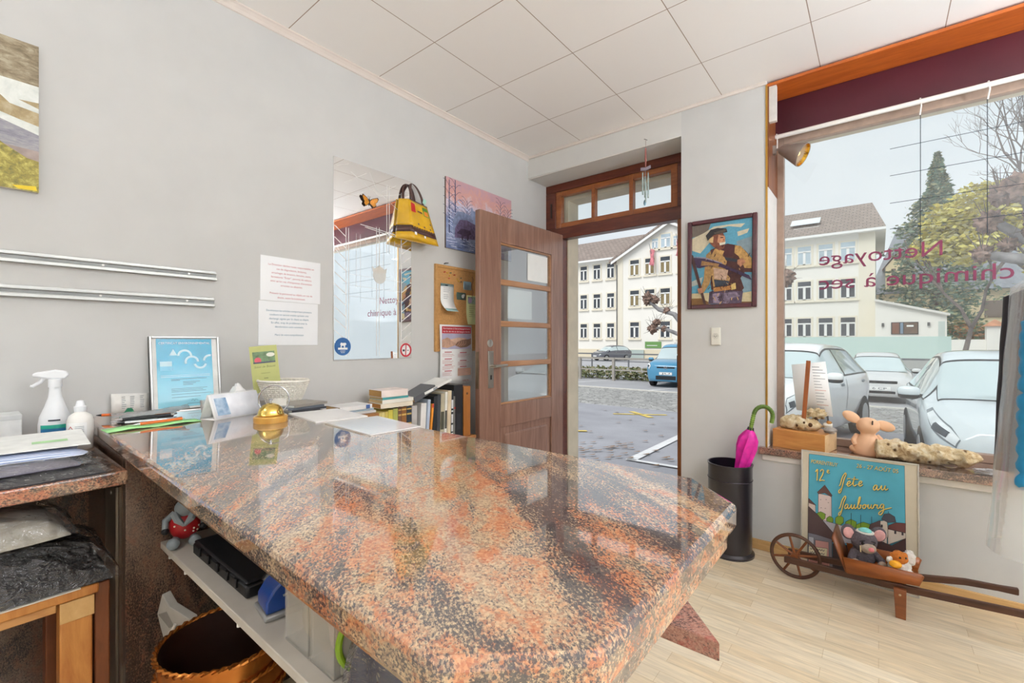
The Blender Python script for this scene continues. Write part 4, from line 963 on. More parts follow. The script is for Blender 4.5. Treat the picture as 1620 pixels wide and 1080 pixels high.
folded('bagged_laundry', 'pale beige laundry in clear plastic, upper bag on the wooden stand', (-1.735, -.09, t0+.118), (.32, .54, .095), C('#a8a294', .8, var=.12), R(4), plastic_film('laundry_film', .08, '#ffffff', .07, .6, 12, 1., .05), 17, lump=.22, pw=2.8, facet=True, crk=1.5)
t = thing('white_folder', 'thin white folder edge under the black laundry bag', 'folder', (-1.70, -.06, .610)); b = MB(); b.box((-.15, -.28, 0), (.172, .26, .003), C('#d9d2c4', .6)); b.build('folder_sheet', t)
# ------------------------------------------------------------------ shelf under the counter
SZ = .625
t = thing('gnome_figurine', 'red dotted gnome figurine with grey beard on the shelf', 'figurine', (-1.598, .435, SZ), R(72)); RG = C('#b01820', .4, var=.05); GG = C('#8e979b', .5, var=.05)
b = MB(); b.ball((0, 0, .055), (.040, .034, .042), RG, 18, 12); b.build('red_dress', t)
b = MB(); b.ball((0, -.008, .105), (.026, .024, .026), GG, 16, 10); b.tube([(-.024, -.02, .095), (-.016, -.034, .08), (0, -.037, .062)], [.010, .010, .004], GG, 8); b.tube([(.024, -.02, .095), (.016, -.034, .08), (0, -.037, .062)], [.010, .010, .004], GG, 8); b.build('grey_head', t)
for s in (-1, 1):
    b = MB(); b.tube([(s*.024, 0, .092), (s*.046, -.008, .075), (s*.046, -.022, .055)], [.009, .009, .008], GG, 10); b.ball((s*.045, -.024, .050), .010, C('#1c1c20', .5), 8, 6); b.build('arm', t)
    b = MB(); b.ball((s*.026, -.042, .016), (.016, .012, .017), GG, 12, 8); b.tube([(s*.02, -.01, .02), (s*.026, -.038, .014)], .010, GG, 8); b.build('foot', t)
b = MB()
for k in range(26):
    a = random.uniform(0, 2*PI); e = random.uniform(-.5, .9); b.ball((.0405*math.cos(a)*math.cos(e), .0345*math.sin(a)*math.cos(e), .055+.0425*math.sin(e)), .0028, C('#f2ead6', .5), 6, 4)
b.build('white_dots', t)
t = thing('black_case', 'long black tool case on the shelf under the counter', 'case', (-1.295, .495, SZ)); t.scale = (.92, 1, .62); BKP = C('#0e0f12', .45, var=.05)
b = MB(); b.box((-.22, -.07, 0), (.18, .07, .05), BKP); b.build('case_body', t, bevel=.008)
b = MB(); b.box((-.215, -.068, .05), (.175, .068, .062), C('#17181c', .5)); b.build('lid', t, bevel=.006)
for x in (-.15, -.08, -.01, .06, .12):
    b = MB(); b.box((x-.008, -.075, .02), (x+.008, -.069, .055), BKP); b.build('latch', t, bevel=.002)
t = thing('small_bottle', 'small dark bottle with amber neck on the shelf', 'bottle', (-1.095, .475, SZ)); b = MB(); b.lathe([(.026, 0), (.028, .01), (.028, .05), (.016, .062)], C('#15161a', .25, coat=.3), 18); b.build('bottle_body', t); b = MB(); b.lathe([(.016, .062), (.016, .072)], C('#d8891c', .3), 16); b.build('amber_band', t); b = MB(); b.lathe([(.017, .072), (.017, .092), (.013, .094)], C('#1a1a1c', .4), 16); b.build('cap', t)
t = thing('hole_punch', 'blue paper hole punch with grey base on the shelf', 'hole punch', (-1.035, .468, SZ), R(82)); 
b = MB(); b.box((-.05, -.04, 0), (.06, .045, .014), C('#a8a9a8', .35, metal=.4)); b.build('base', t, bevel=.005)
b = MB(); v = [(-.045, 0.014), (-.045, .04), (-.03, .062), (.0, .085), (.05, .105), (.055, .09), (.05, .014)]; b.prism(v, -.034, .034, C('#123f8c', .35, var=.03, coat=.3)); b.build('lever', t, bevel=.004)
b = MB(); b.stroke([(-.012, .045), (.018, .055), (.018, .085)], .005, -.0352, C('#b9bfc6', .3, metal=.5), False); b.build('silver_line', t, smooth=False)
BIN = plastic_film('clear_bin', .42, '#fbf6ec', .1, .05, 9, .5)
def bin_(label, x, y_, w, d, h, contents):
    t = thing('storage_box', label, 'storage box', (x, y_, SZ)); b = MB()
    for q in (((-w/2, -d/2, 0), (w/2, d/2, .003)), ((-w/2, -d/2, .003), (w/2, -d/2+.003, h)), ((-w/2, d/2-.003, .003), (w/2, d/2, h)), ((-w/2, -d/2+.003, .003), (-w/2+.003, d/2-.003, h)), ((w/2-.003, -d/2+.003, .003), (w/2, d/2-.003, h))): b.box(*q, BIN)
    b.build('box_walls', t); b = MB(); b.box((-w/2-.004, -d/2-.004, h-.012), (w/2+.004, -d/2+.001, h), C('#d9d5cc', .4)); b.box((-w/2-.004, d/2-.001, h-.012), (w/2+.004, d/2+.004, h), C('#d9d5cc', .4)); b.build('rim', t, bevel=.001)
    for nm, lab, col, a, c in contents:
        o = thing(nm, lab, nm.replace('_', ' '), (x+(a[0]+c[0])/2, y_+(a[1]+c[1])/2, SZ+a[2]+.003)); bb = MB(); cx, cy = (a[0]+c[0])/2, (a[1]+c[1])/2; bb.ball((0, 0, (c[2]-a[2])/2), ((c[0]-a[0])/2, (c[1]-a[1])/2, (c[2]-a[2])/2), C(col, .6, var=.08), 20, 12, lump=.06, seed=a[0]*50, pw=.55); bb.build('body', o)
bin_('clear plastic box with beige contents beside the blue hole punch', -.878, .53, .092, .22, .15, [('cloth_bundle', 'beige cloth bundle inside the clear plastic box', '#ead9b8', (-.04, -.09, 0), (.04, .09, .07))])
bin_('clear plastic box with pink roll, nearer the counter end', -.782, .52, .082, .20, .17, [('paper_roll', 'pale pink roll inside the clear plastic box', '#ecd0c0', (-.03, -.08, 0), (.03, .06, .14))])
t = thing('green_holder', 'lime green rimmed tray between boxes under the counter', 'tray', (-.705, .47, SZ), R(75)); b = MB(); b.torus((0, 0, .07), .055, .006, C('#8fb52a', .4), RX(R(90)), 30, 8); b.obox((0, 0.004, .07), (.10, .004, .10), C('#b9b6a8', .5), RX(0)); b.build('tray_body', t)
folded('bagged_garment', 'dark navy garment in plastic at the end of the shelf', (-.605, .50, SZ), (.14, .20, .17), C('#1f2140', .6, var=.08), 0, plastic_film('navy_film', .14, '#ffffff', .06, 1.0, 14), 23)
# copper bucket
COP, tt, n, p = newmat('copper'); g = n.new('ShaderNodeTexCoord').outputs['Object']; r = ramp(n, [(.3, '#a0581f'), (.7, '#d98f45')]); tt.links.new(tnoise(tt, g, 9, 4), r.inputs[0]); tt.links.new(r.outputs[0], p.inputs['Base Color']); p.inputs['Metallic'].default_value = .85; p.inputs['Roughness'].default_value = .25
t = thing('copper_bucket', 'copper bucket with braided rims under the counter shelf', 'bucket', (-1.345, .455, 0))
b = MB(); b.lathe([(.085, 0), (.095, .01), (.105, .12), (.128, .25), (.150, .33), (.150, .36), (.142, .385), (.147, .43), (.147, .44), (.143, .442)], COP, 40, caps=False); b.build('bucket_wall', t)
b = MB(); b.lathe([(.142, .441), (.136, .39), (.14, .34), (.10, .15), (.08, .02), (.001, .018)], C('#2a140a', .45, var=.1), 40, caps=False); b.build('bucket_inside', t)  # inner wall in dark brown, separate from the copper outside
for rr, zz in ((.148, .442), (.147, .387), (.152, .335)):
    b = MB(); N = 90
    for ph in (0, PI):
        b.tube([((rr+.004*math.cos(j/N*2*PI*22+ph))*math.cos(2*PI*j/N), (rr+.004*math.cos(j/N*2*PI*22+ph))*math.sin(2*PI*j/N), zz+.004*math.sin(j/N*2*PI*22+ph)) for j in range(N+1)], .0042, COP, 5, False)
    b.build('braided_rim', t)
b = MB(); b.lathe([(.10, .20), (.001, .205)], C('#0d0c0c', .8), 30); b.build('dark_disc', t)  # near-black disc closing the inside part way up
b = MB(); b.torus((.0, .165, .40), .045, .006, COP, RY(R(90)) , 24, 8, 0, PI); b.build('handle', t)
t = thing('paper_bag', 'folded grey paper bag with white cord beside the copper bucket', 'bag', (-1.545, .405, .0), R(20)); PG = C('#b3aea4', .7, var=.04)
b = MB(); P = [(-.055, .40), (-.07, .44), (-.05, .50), (-.02, .47), (.06, .45), (.045, .40), (-.01, .34), (-.03, .345)]; b.prism(P, -.012, .012, PG); b.prism([(-.04, .02), (.05, .02), (.05, .38), (-.04, .38)], -.008, .012, PG); b.prism([(-.05, 0), (.06, 0), (.05, .03), (-.04, .03)], -.03, .03, PG); b.build('bag_body', t, bevel=.002)
b = MB(); b.flat([(-.065, .44), (-.03, .455), (.0, .42), (-.02, .41)], -.0125, C('#8a857c', .7)); b.build('fold', t, smooth=False)
b = MB(); b.tube([(-.015, -.014, .40), (.0, -.02, .415), (.01, -.016, .39), (-.01, -.02, .37), (-.035, -.022, .34), (-.05, -.022, .25), (-.05, -.02, .12), (-.03, -.02, .05)], .004, C('#d9d5cc', .7), 8); b.tube([(.012, -.018, .43), (-.01, -.02, .39), (-.02, -.022, .33)], .004, C('#d9d5cc', .7), 8); b.build('cord', t)
# ================================================================== bookcase and books
t = thing('low_bookcase', 'low wooden bookcase against the left wall behind the counter', 'bookcase', (XL+.005, 0, 0)); BW = wood('bookcase_wood', '#8a5a2e', '#a8733f', scale=(8, 8, 1.5))
b = MB(); b.box((0, 1.38, .60), (.23, 2.125, .62), BW); b.build('lower_top_board', t, bevel=.002)
b = MB(); b.box((0, 1.06, .835), (.26, 1.375, .855), BW); b.build('upper_top_board', t, bevel=.002)
for y0 in (1.06, 1.365, 2.105):
    b = MB(); b.box((0, y0, 0), (.22, y0+.018, .60 if y0 > 1.37 else .835), BW); b.build('side_panel', t, bevel=.002)
b = MB(); b.box((0, 1.07, .05), (.012, 2.11, .60), BW); b.build('back_panel', t)
def book(label, loc, size, cover, pages='#e6d9bd', rot=(0, 0, 0), group=None, title=None, tcol='#333333', name='book', band=None):
    # local: spine faces +x ; thickness along y ; height along z
    d, w, h = size
    t = thing(name, label, 'book', loc, 0, group, rot=rot)
    mc = C(cover, .4, var=.05, scale=14); mp_ = C(pages, .8, var=.06, scale=70, stretch=(1, 8, 1))
    b = MB(); b.box((.002, .0016, .003), (d-.003, w-.0016, h-.003), mp_); b.build('pages', t)
    b = MB(); b.box((0, 0, 0), (d, .0016, h), mc); b.box((0, w-.0016, 0), (d, w, h), mc); b.box((d-.0028, .0016, 0), (d, w-.0016, h), mc); b.build('cover', t, bevel=.0006)
    if title or band:
        b = MB(); o_ = b.M
        b.M = Matrix(((0, -1, 0, d+.0004), (1, 0, 0, 0), (0, 0, 1, 0), (0, 0, 0, 1)))   # local plane x->y, faces +x
        tm = C(tcol, .5, var=0)
        if band:
            for z0, z1 in band: b.rect(.001, h*z0, w-.001, h*z1, 0, tm)
        if title:
            b.M = b.M @ Matrix(((0, 0, 1, w*.28), (0, 1, 0, 0), (0, 0, 0, 0), (0, 0, 0, 1))) if False else b.M
            v, f = text_geo(title); x0 = min(a for a, _ in v); x1 = max(a for a, _ in v); kx = min(h*.6/(x1-x0), w*.6/.7)
            b.add([(w*.5+q*kx-.25*kx, -.0003, h*.85-(a-x0)*kx) for a, q in v], f, tm)
        b.M = o_; b.build('spine_print', t, smooth=False)
    return t
XS = -2.04
up = [  # y, thickness, height, cover, tilt, label, title, tcol, pages
 (1.405, .022, .222, '#cdbb74', 0, 'yellowed paperback, first upright book from the left', None, '#333333'),
 (1.428, .020, .224, '#d8c984', 0, 'second yellowed paperback from the left in the upright row', None, '#333333'),
 (1.449, .020, .226, '#c9b35c', 0, 'pale yellow upright paperback left of the olive book', None, '#333333'),
 (1.470, .030, .232, '#cfc04f', 0, 'yellow upright book beside the olive one', None, '#333333'),
 (1.501, .032, .236, '#a9ab5a', 0, 'olive green upright book', None, '#333333'),
 (1.534, .022, .240, '#6b4636', 0, 'brown leather upright book left of the gilded one', None, '#c9a35a'),
 (1.557, .034, .240, '#8a5a2e', 0, 'gilded brown leather upright book', None, '#d8b060'),
 (1.592, .034, .240, '#232c3a', 0, 'navy leather upright book with gold bands', None, '#c2a45c'),
 (1.627, .038, .236, '#b9b4b0', 0, 'grey upright book right of the navy one', None, '#8a8582'),
 (1.668, .040, .245, '#e6e3de', -3, 'white slightly leaning book with broad spine', None, '#555555'),
 (1.712, .022, .262, '#b9c6d6', -4, 'pale blue leaning thin book', None, '#4c5a72'),
 (1.738, .016, .236, '#e2902a', -6, 'orange leaning thin book with red top', None, '#c23a2a'),
 (1.762, .030, .276, '#1f2126', -3, 'black upright book left of the mottled ones', None, '#666666'),
 (1.795, .026, .284, '#3c3f44', -2, 'charcoal upright book right of the plain black one', None, '#aaaaaa'),
 (1.823, .030, .288, '#b8ae94', -2, 'mottled beige upright book', None, '#4c4a3a'),
 (1.856, .020, .294, '#ebe7dd', -2, 'cream white thin upright book', None, '#55524a'),
 (1.879, .030, .300, '#d8c6a8', -2, 'tan upright book near the black binder', None, '#8a745a'),
 (1.912, .018, .294, '#22262c', -1, 'black thin book with white spine print', None, '#d8d8d8'),
 (1.934, .016, .262, '#8f8c86', -1, 'grey thin book touching the black binder', None, '#c23a2a'),
]
for y_, w_, h_, c_, tl, lab, ti, tc_ in up:
    bands = [(.06, .10), (.24, .27), (.40, .62), (.80, .84), (.92, .95)] if c_ in ('#6b4636', '#8a5a2e', '#232c3a') else ([(.90, .99)] if c_ == '#e2902a' else ([(.70, .74)] if c_ == '#8f8c86' else ([(.10, .13), (.16, .30), (.34, .52), (.57, .60), (.64, .82)] if c_ == '#22262c' else ([(.25, .62)] if c_ in ('#ebe7dd', '#b8ae94') else None))))
    book(lab, (XS-.15, y_+(.014 if tl else 0), .62), (.15, w_-.001, h_), c_, '#d9c68f' if y_ < 1.5 else '#e6d9bd', (R(tl), 0, 0), 'upright books in the bookcase', ti, tc_, band=bands)
# binder and board at the right end
t = thing('black_binder', 'tall black binder at the right end of the books', 'binder', (XS-.17, 1.955, .62)); b = MB(); b.box((0, 0, 0), (.17, .075, .33), C('#17181c', .5, var=.04)); b.build('binder_case', t, bevel=.003)
b = MB(); b.box((.1701, .02, .05), (.1706, .055, .15), C('#24262b', .4)); b.build('spine_label', t)
t = thing('wooden_board', 'brown wooden board with a hole beside the black binder', 'board', (XS-.15, 2.032, .62)); b = MB(); b.box((0, 0, -.0), (.155, .06, .315), wood('board_wood', '#8d5420', '#a96a2c', scale=(8, 8, 1.5))); b.build('board_body', t, bevel=.002)
b = MB(); b.cyl((.1545, .03, .27), (.1556, .03, .27), .008, .008, C('#4a2a10', .7), 14); b.build('hole', t)
# flat piles (spine toward the room)
def flat_book(label, x, y0, z, size, cover, rz, pages='#dcc08a', title=None, tcol='#555555', group=None, band=None):
    d, w, h = size   # depth, thickness, length
    return book(label, (x-d, y0, z), size, cover, pages, (R(-90), 0, 0) if not rz else (R(-90), 0, R(rz)), group, title, tcol, band=band)
# rotation -90 about x: local y -> -z, local z -> +y ; so thickness hangs below origin: add w
def pile(items, x, base, group):
    z = base
    for lab, y0, size, cover, rz, pages, ti, tcol, dx, band in items:
        z += size[1]+.0006
        flat_book(lab, x+dx, y0, z, size, cover, rz, pages, ti, tcol, group, band)
pile([('white thin book low in the small pile on the left', 1.215, (.125, .012, .165), '#d8d8d4', -3, '#e3d5b4', None, '#555', -.0, None),
      ('blue edged book under the white one in the small pile', 1.20, (.13, .010, .165), '#a9bcc8', 2, '#dfe4e6', None, '#335', -.0, None),
      ('white paperback with blue logo on top of the small pile', 1.175, (.135, .021, .178), '#e9e8e6', 0, '#c9a876', None, '#3f5f9a', .005, [(.80, .93)])], -2.02, .856, 'small book pile behind the sheets')
pile([('cream paperback with orange pages at the bottom of the tall pile', 1.425, (.140, .024, .20), '#e2d6c0', -4, '#c98a44', None, '#777', 0, None),
      ('white paperback second from the bottom of the tall pile', 1.43, (.135, .020, .20), '#ebe6da', -2, '#d3b684', None, '#8a8a8a', 0, None),
      ('teal spined book third in the tall pile', 1.43, (.130, .013, .165), '#4fa3a5', -1, '#d3b27c', None, '#e9efe9', 0, None),
      ('pink and white paperback on top of the tall pile', 1.425, (.130, .036, .165), '#efe0d8', -3, '#b98f54', None, '#d89a90', .003, None)], -2.03, .865, 'tall book pile on the upright books')
t = book('worn paperback with black and white portrait cover leaning over the row', (-2.175, 1.645, .895), (.13, .030, .17), '#55565a', '#e0c49a', (R(-68), 0, R(0)), 'books lying over the upright row')
t.location = (-2.17, 1.64, .90)
b = MB(); o_ = b.M; b.build('blank', t) if False else None
t = book('white magazine tilted on top of the dark upright books', (-2.19, 1.735, .905), (.15, .014, .22), '#ecebe6', '#efece4', (R(-72), 0, R(0)), 'books lying over the upright row', band=[(.3, .45)], tcol='#9aa0a4')
t.location = (-2.185, 1.715, .925)

# ================================================================== back wall
t = thing('framed_picture', 'framed picture of a man in a cap carrying a scythe', 'picture', (-.757, YB, 1.425), 0, rot=(0, R(.4), 0))
pw, ph = .40, .557; FRM = wood('dark_red_frame', '#3a1218', '#552028', scale=(8, 8, 8), rough=.35, coat=.2)
b = MB(); fwid = .026
for q in (((-pw/2, -.022, 0), (-pw/2+fwid, 0, ph)), ((pw/2-fwid, -.022, 0), (pw/2, 0, ph)), ((-pw/2+fwid, -.022, 0), (pw/2-fwid, 0, fwid)), ((-pw/2+fwid, -.022, ph-fwid), (pw/2-fwid, 0, ph))): b.box(*q, FRM)
b.build('frame', t, bevel=.005)
def K(x, y_):
    fx = (x-55)/700; tp_ = 150-110*fx; bt_ = 1018-30*fx
    return (-pw/2+fx*pw, ph*(1-(y_-tp_)/(bt_-tp_)))
b = MB(); y = -.010
def S_(pts, h, var=.06, dy=0, sc=60):
    global y
    y -= .00022; b.flat([K(*p_) for p_ in pts], y, C(h, .75, var=var, scale=sc))
b.rect(-pw/2+.02, .02, pw/2-.02, ph-.02, -.010, C('#5b9ab2', .75, var=.06, scale=90))
S_([(100, 185), (300, 150), (270, 230), (180, 280), (100, 300)], '#6d635a')
S_([(100, 310), (230, 250), (330, 185), (500, 160), (640, 150), (600, 190), (480, 180), (400, 200), (300, 330), (240, 400), (190, 455), (100, 430)], '#c9bea2')
S_([(565, 235), (680, 200), (660, 245), (600, 270), (570, 280)], '#c9bea2')
S_([(560, 330), (705, 280), (705, 480), (640, 440), (560, 360)], '#7f9097')
S_([(100, 560), (240, 620), (220, 700), (100, 740)], '#5b9ab2'); S_([(100, 740), (220, 690), (200, 760), (100, 790)], '#b7bdb4')
S_([(590, 680), (705, 660), (705, 820), (620, 850)], '#7f98a5'); S_([(100, 860), (300, 850), (300, 970), (100, 970)], '#c2b48f'); S_([(100, 910), (200, 905), (280, 940), (280, 975), (100, 975)], '#7c5a33'); S_([(610, 850), (705, 830), (705, 950), (610, 950)], '#c2b48f'); S_([(600, 935), (710, 935), (710, 965), (600, 965)], '#6b4a2c')
S_([(290, 840), (330, 830), (600, 810), (625, 830), (610, 955), (280, 962)], '#55485a', .2)
S_([(320, 860), (400, 850), (380, 920), (420, 955), (330, 950)], '#8f7f92', .2); S_([(440, 850), (560, 840), (600, 880), (520, 900), (480, 955), (430, 955)], '#7b6d80', .25)
S_([(300, 420), (345, 400), (470, 355), (560, 370), (640, 420), (705, 500), (708, 640), (640, 640), (600, 700), (635, 800), (610, 830), (310, 820), (300, 700), (260, 660)], '#4a2a26', .15)
S_([(255, 470), (300, 430), (330, 560), (320, 640), (290, 760), (230, 850), (180, 850), (230, 720), (240, 600)], '#a17f50', .2)
S_([(340, 410), (450, 420), (470, 500), (450, 640), (500, 700), (480, 770), (330, 790), (310, 640), (310, 470)], '#b08a56', .15)
S_([(330, 600), (480, 620), (460, 720), (340, 710)], '#b99b86', .15); S_([(335, 715), (490, 730), (480, 770), (350, 790)], '#39404c', .2)
S_([(545, 370), (600, 380), (705, 500), (705, 600), (640, 600), (580, 480), (540, 450)], '#b48d55', .22)
S_([(380, 430), (470, 360), (530, 380), (520, 480), (450, 500)], '#4a2528', .1); S_([(345, 405), (440, 430), (420, 475), (370, 440)], '#c49a5e', .1)
S_([(290, 300), (330, 260), (420, 235), (450, 300), (440, 400), (390, 425), (330, 390), (290, 350)], '#7c4a38', .2)
S_([(380, 270), (445, 280), (450, 350), (400, 360), (370, 340)], '#c78f6c', .15); S_([(280, 310), (330, 285), (325, 350), (290, 345)], '#d3b380', .1); S_([(390, 350), (455, 338), (445, 362), (395, 375)], '#e3dcc8', .05); S_([(400, 375), (440, 372), (425, 395)], '#4a2220', .1); S_([(400, 292), (430, 290), (428, 300), (402, 302)], '#2f1c1c', .1); S_([(425, 300), (445, 318), (428, 330)], '#a86c50', .1)
S_([(250, 280), (300, 220), (370, 200), (460, 205), (470, 240), (430, 250), (330, 270), (270, 330)], '#2f2c2e', .15); S_([(330, 250), (430, 215), (465, 215), (440, 245), (350, 262)], '#54493f', .15)
S_([(110, 500), (250, 510), (400, 550), (560, 620), (680, 670), (708, 720), (640, 690), (540, 640), (400, 590), (280, 580), (190, 605), (160, 600)], '#40304a', .15)
S_([(125, 497), (250, 510), (420, 560), (420, 548), (240, 495), (130, 490)], '#8d8798', .1); S_([(210, 530), (390, 560), (380, 590), (290, 575), (200, 580)], '#9a744a', .2)
S_([(440, 490), (580, 515), (560, 540), (460, 525)], '#2c3440', .1); S_([(570, 520), (620, 500), (650, 540), (600, 590), (570, 560)], '#a8755a', .2)
S_([(100, 470), (118, 480), (260, 965), (232, 965), (105, 560)], '#4b3330', .12); S_([(165, 810), (220, 800), (225, 850), (180, 860)], '#b07c60', .15)
S_([(330, 800), (510, 775), (515, 815), (340, 840)], '#a97440', .1); S_([(510, 755), (555, 750), (560, 810), (515, 820)], '#c9ab6a', .1)
random.seed(11)
for k in range(70):
    x = random.uniform(240, 690); yy = random.uniform(440, 940); 
    if 300 < x < 620 or yy < 640: b.stroke([K(x, yy), K(x+random.uniform(-25, 25), yy+random.uniform(10, 40))], random.uniform(.002, .005), y-.0004-k*.000004, C(random.choice(['#2f2028', '#3a2a30', '#c9a468', '#5a4038']), .75, var=0))
b.build('stitched_picture', t, smooth=False)
t = thing('power_socket', 'white wall socket below the framed picture', 'socket', (-.786, YB, 1.253)); SOK = C('#e3e0d4', .35, var=.01)
b = MB(); b.box((-.028, -.012, -.055), (.028, 0, .055), SOK); b.build('cover_plate', t, bevel=.004)
b = MB(); b.lathe([(.021, 0), (.021, .003), (.018, .003), (.018, .0005)], C('#d3d0c4', .4), 6, c=(0, 0, 0)); b.build('socket_insert', t, loc=(0, -.0121, .0), rot=(R(90), 0, 0))
b = MB()
for x, z in ((-.007, 0), (.007, 0), (0, -.005)): b.cyl((x, -.0128, z), (x, -.0165, z), .0022, .0022, C('#3a3a38', .6), 8)
b.build('socket_holes', t)
# wind chime
t = thing('wind_chime', 'small hanging wind chime with glass tubes in the doorway', 'wind chime', (-1.240, YB-.012, 2.596))
b = MB(); b.tube([(-.012, .012, .012), (0, -.004, .004), (.016, .0, -.006)], .002, C('#4a453f', .5), 6); b.build('hook', t)
b = MB(); b.tube([(.006, -.002, 0), (.006, -.004, -.06)], .001, C('#8a5a50', .7), 5); b.tube([(.006, -.004, -.06), (.005, -.004, -.13), (.006, -.004, -.185)], [.005, .007, .003], C('#a86a62', .7, var=.1), 7); b.build('cord', t)
b = MB()
for a, z in ((14, -.19), (-12, -.20)): b.tube([(.006-.034, -.004, z), (.006, -.004, z-.006), (.006+.034, -.004, z+.002)], .006, C('#a9a0b0', .3, metal=.4), 8)
b.build('wooden_cross', t)
for x, y_, z0, z1 in ((-.012, -.012, -.225, -.375), (.022, .0, -.23, -.40), (.012, -.016, -.30, -.43), (-.004, .006, -.25, -.39)):
    b = MB(); b.tube([(x, y_, -.20), (x, y_, z0)], .0007, C('#888888', .5), 4); b.cyl((x, y_, z0), (x, y_, z1), .0048, .0048, C('#b5c7c4', .15, metal=.5, var=.05), 10); b.build('tube', t)
b = MB(); b.tube([(.004, -.004, -.2), (.002, -.004, -.41)], .0007, C('#888888', .5), 4); b.ball((0, -.004, -.43), (.010, .004, .020), C('#7fa3b5', .1, metal=.3), 12, 8); b.build('clapper', t)
# umbrella stand + umbrella
t = thing('umbrella_stand', 'tall black metal umbrella bin beside the doorway', 'umbrella stand', (-.672, 2.845, 0)); BM = C('#1b1820', .28, var=.06, scale=6, coat=.2, spec=.6)
b = MB(); b.lathe([(.112, .02), (.115, .03), (.117, .50), (.121, .512), (.121, .518), (.113, .518), (.110, .04), (.05, .035)], BM, 40); b.build('bin_wall', t)
b = MB(); b.lathe([(.128, 0), (.128, .012), (.115, .024)], BM, 40); b.build('base_ring', t)
b = MB(); b.torus((0, 0, .43), .118, .002, C('#3a3440', .25, metal=.4), None, 40, 6); b.build('rim_band', t)
t = thing('umbrella', 'small pink folded umbrella with green crook handle in the black bin', 'umbrella', (-.698, 2.845, .045), 0, rot=(R(-1), R(11), 0)); PK = C('#d8249a', .5, var=.12, scale=30); GRN = C('#7d9a3a', .5, var=.05)
b = MB(); n = 16; rings = []
for i, (z, r_) in enumerate(((.0, .008), (.10, .02), (.25, .026), (.42, .032), (.50, .038), (.58, .046), (.63, .044), (.66, .032), (.685, .018))):
    rings.append([(r_*(1+.22*(1 if j % 2 else -1)*min(1, r_*20))*math.cos(2*PI*j/n+z*2), r_*(1+.22*(1 if j % 2 else -1)*min(1, r_*20))*math.sin(2*PI*j/n+z*2), z) for j in range(n)])
b.ring(rings, PK); b.build('pink_canopy', t, angle=80)
b = MB(); pts = [(0, 0, .67), (0, 0, .72), (0, 0, .78)]+[(.047-.047*math.cos(a), 0, .78+.055*math.sin(a)) for a in [PI*k/12 for k in range(1, 13)]]+[(.094, 0, .755)]
b.tube(pts, .0105, GRN, 10); b.build('crook_handle', t)
b = MB()
P3 = [Vector(p_) for p_ in pts[1:]]
for i in range(len(P3)-1):
    for k in range(3 if i > 0 else 5):
        q = P3[i].lerp(P3[i+1], k/(3 if i > 0 else 5)); d = (P3[i+1]-P3[i]).normalized(); rotm = d.to_track_quat('Z', 'Y').to_matrix(); b.torus(tuple(q), .0108, .0016, C('#4f6a24', .5), rotm, 12, 5)
b.build('handle_wrap', t)
b = MB()
for a in range(6): b.tube([(.02*math.cos(a), .02*math.sin(a), .665), (.012*math.cos(a), .012*math.sin(a), .70)], .004, C('#26262a', .4), 6)
b.build('rib_tips', t)
# spot lamp on the window reveal
t = thing('spot_lamp', 'lit ribbed spot lamp clamped at the top left of the shop window', 'lamp', (-.497, 3.13, 2.375)); GRY = C('#9a9088', .4, metal=.3, var=.05)
b = MB(); b.cbox((.008, 0, 0), (.016, .03, .05), GRY); b.tube([(.016, 0, 0), (.04, 0, .0)], .007, GRY, 8); b.build('bracket', t)
ax = Vector((.86, -.12, -.50)).normalized(); base = Vector((.035, 0, .0)); q = ax.to_track_quat('Z', 'Y').to_matrix(); b = MB(); b.M = Matrix.Translation(base) @ q.to_4x4()
pr = [(.006, 0), (.018, .003)]
for k in range(7):
    z = .008+k*.019; r_ = .024+.0062*k*1.05; pr += [(r_, z), (r_+.004, z+.012)]
pr += [(.067, .142), (.064, .142), (.024, .02)]
b.lathe(pr, GRY, 36, caps=False); b.build('ribbed_shade', t, angle=25)
b = MB(); b.M = Matrix.Translation(base) @ q.to_4x4(); b.lathe([(.063, .1405), (.045, .08), (.022, .03), (.001, .025)], C('#d8a83c', .2, metal=.9, var=0), 32, caps=False); b.build('gold_reflector', t)
b = MB(); b.M = Matrix.Translation(base) @ q.to_4x4(); b.ball((0, 0, .085), (.028, .028, .034), C('#ffdf90', .4, var=0, emit=2.2), 18, 12); b.build('bulb', t)
lt = bpy.data.lights.new('spot_lamp_light', 'SPOT'); lt.energy = 3; lt.spot_size = R(80); lt.color = (1, .85, .55); lt.shadow_soft_size = .03
lo = bpy.data.objects.new('spot_lamp_light', lt); COL.objects.link(lo); lo.location = Vector(t.location)+base+ax*.15; lo.rotation_euler = (-ax).to_track_quat('Z', 'Y').to_euler()

# ================================================================== window sill things
SZ2 = .607
BLKW = wood('pine_block', '#b5743a', '#cf9450', scale=(1.5, 10, 10), rough=.5); ENDW = wood('pine_end', '#d9b07a', '#e8c898', scale=(9, 9, 9))
def wblock(label, loc, size, rz):
    t = thing('wood_block', label, 'wood block', loc, rz); b = MB(); b.cbox((0, 0, size[2]/2), size, BLKW); o = b.build('block_body', t, bevel=.002)
    b = MB(); b.cbox((size[0]/2+.0002, 0, size[2]/2), (.0006, size[1]-.006, size[2]-.006), ENDW); b.build('end_grain', t)
    return t
wblock('long pine block under the driftwood, left end of the sill', (-.334, 3.096, SZ2), (.262, .20, .105), R(-12))
wblock('short pine block at the right end of the sill by the garments', (.555, 3.10, SZ2), (.24, .11, .08), R(-4))
DRF, tt, n, p = newmat('driftwood'); g = n.new('ShaderNodeTexCoord').outputs['Object']; f1 = tnoise(tt, g, 30, 6, .65, .6)
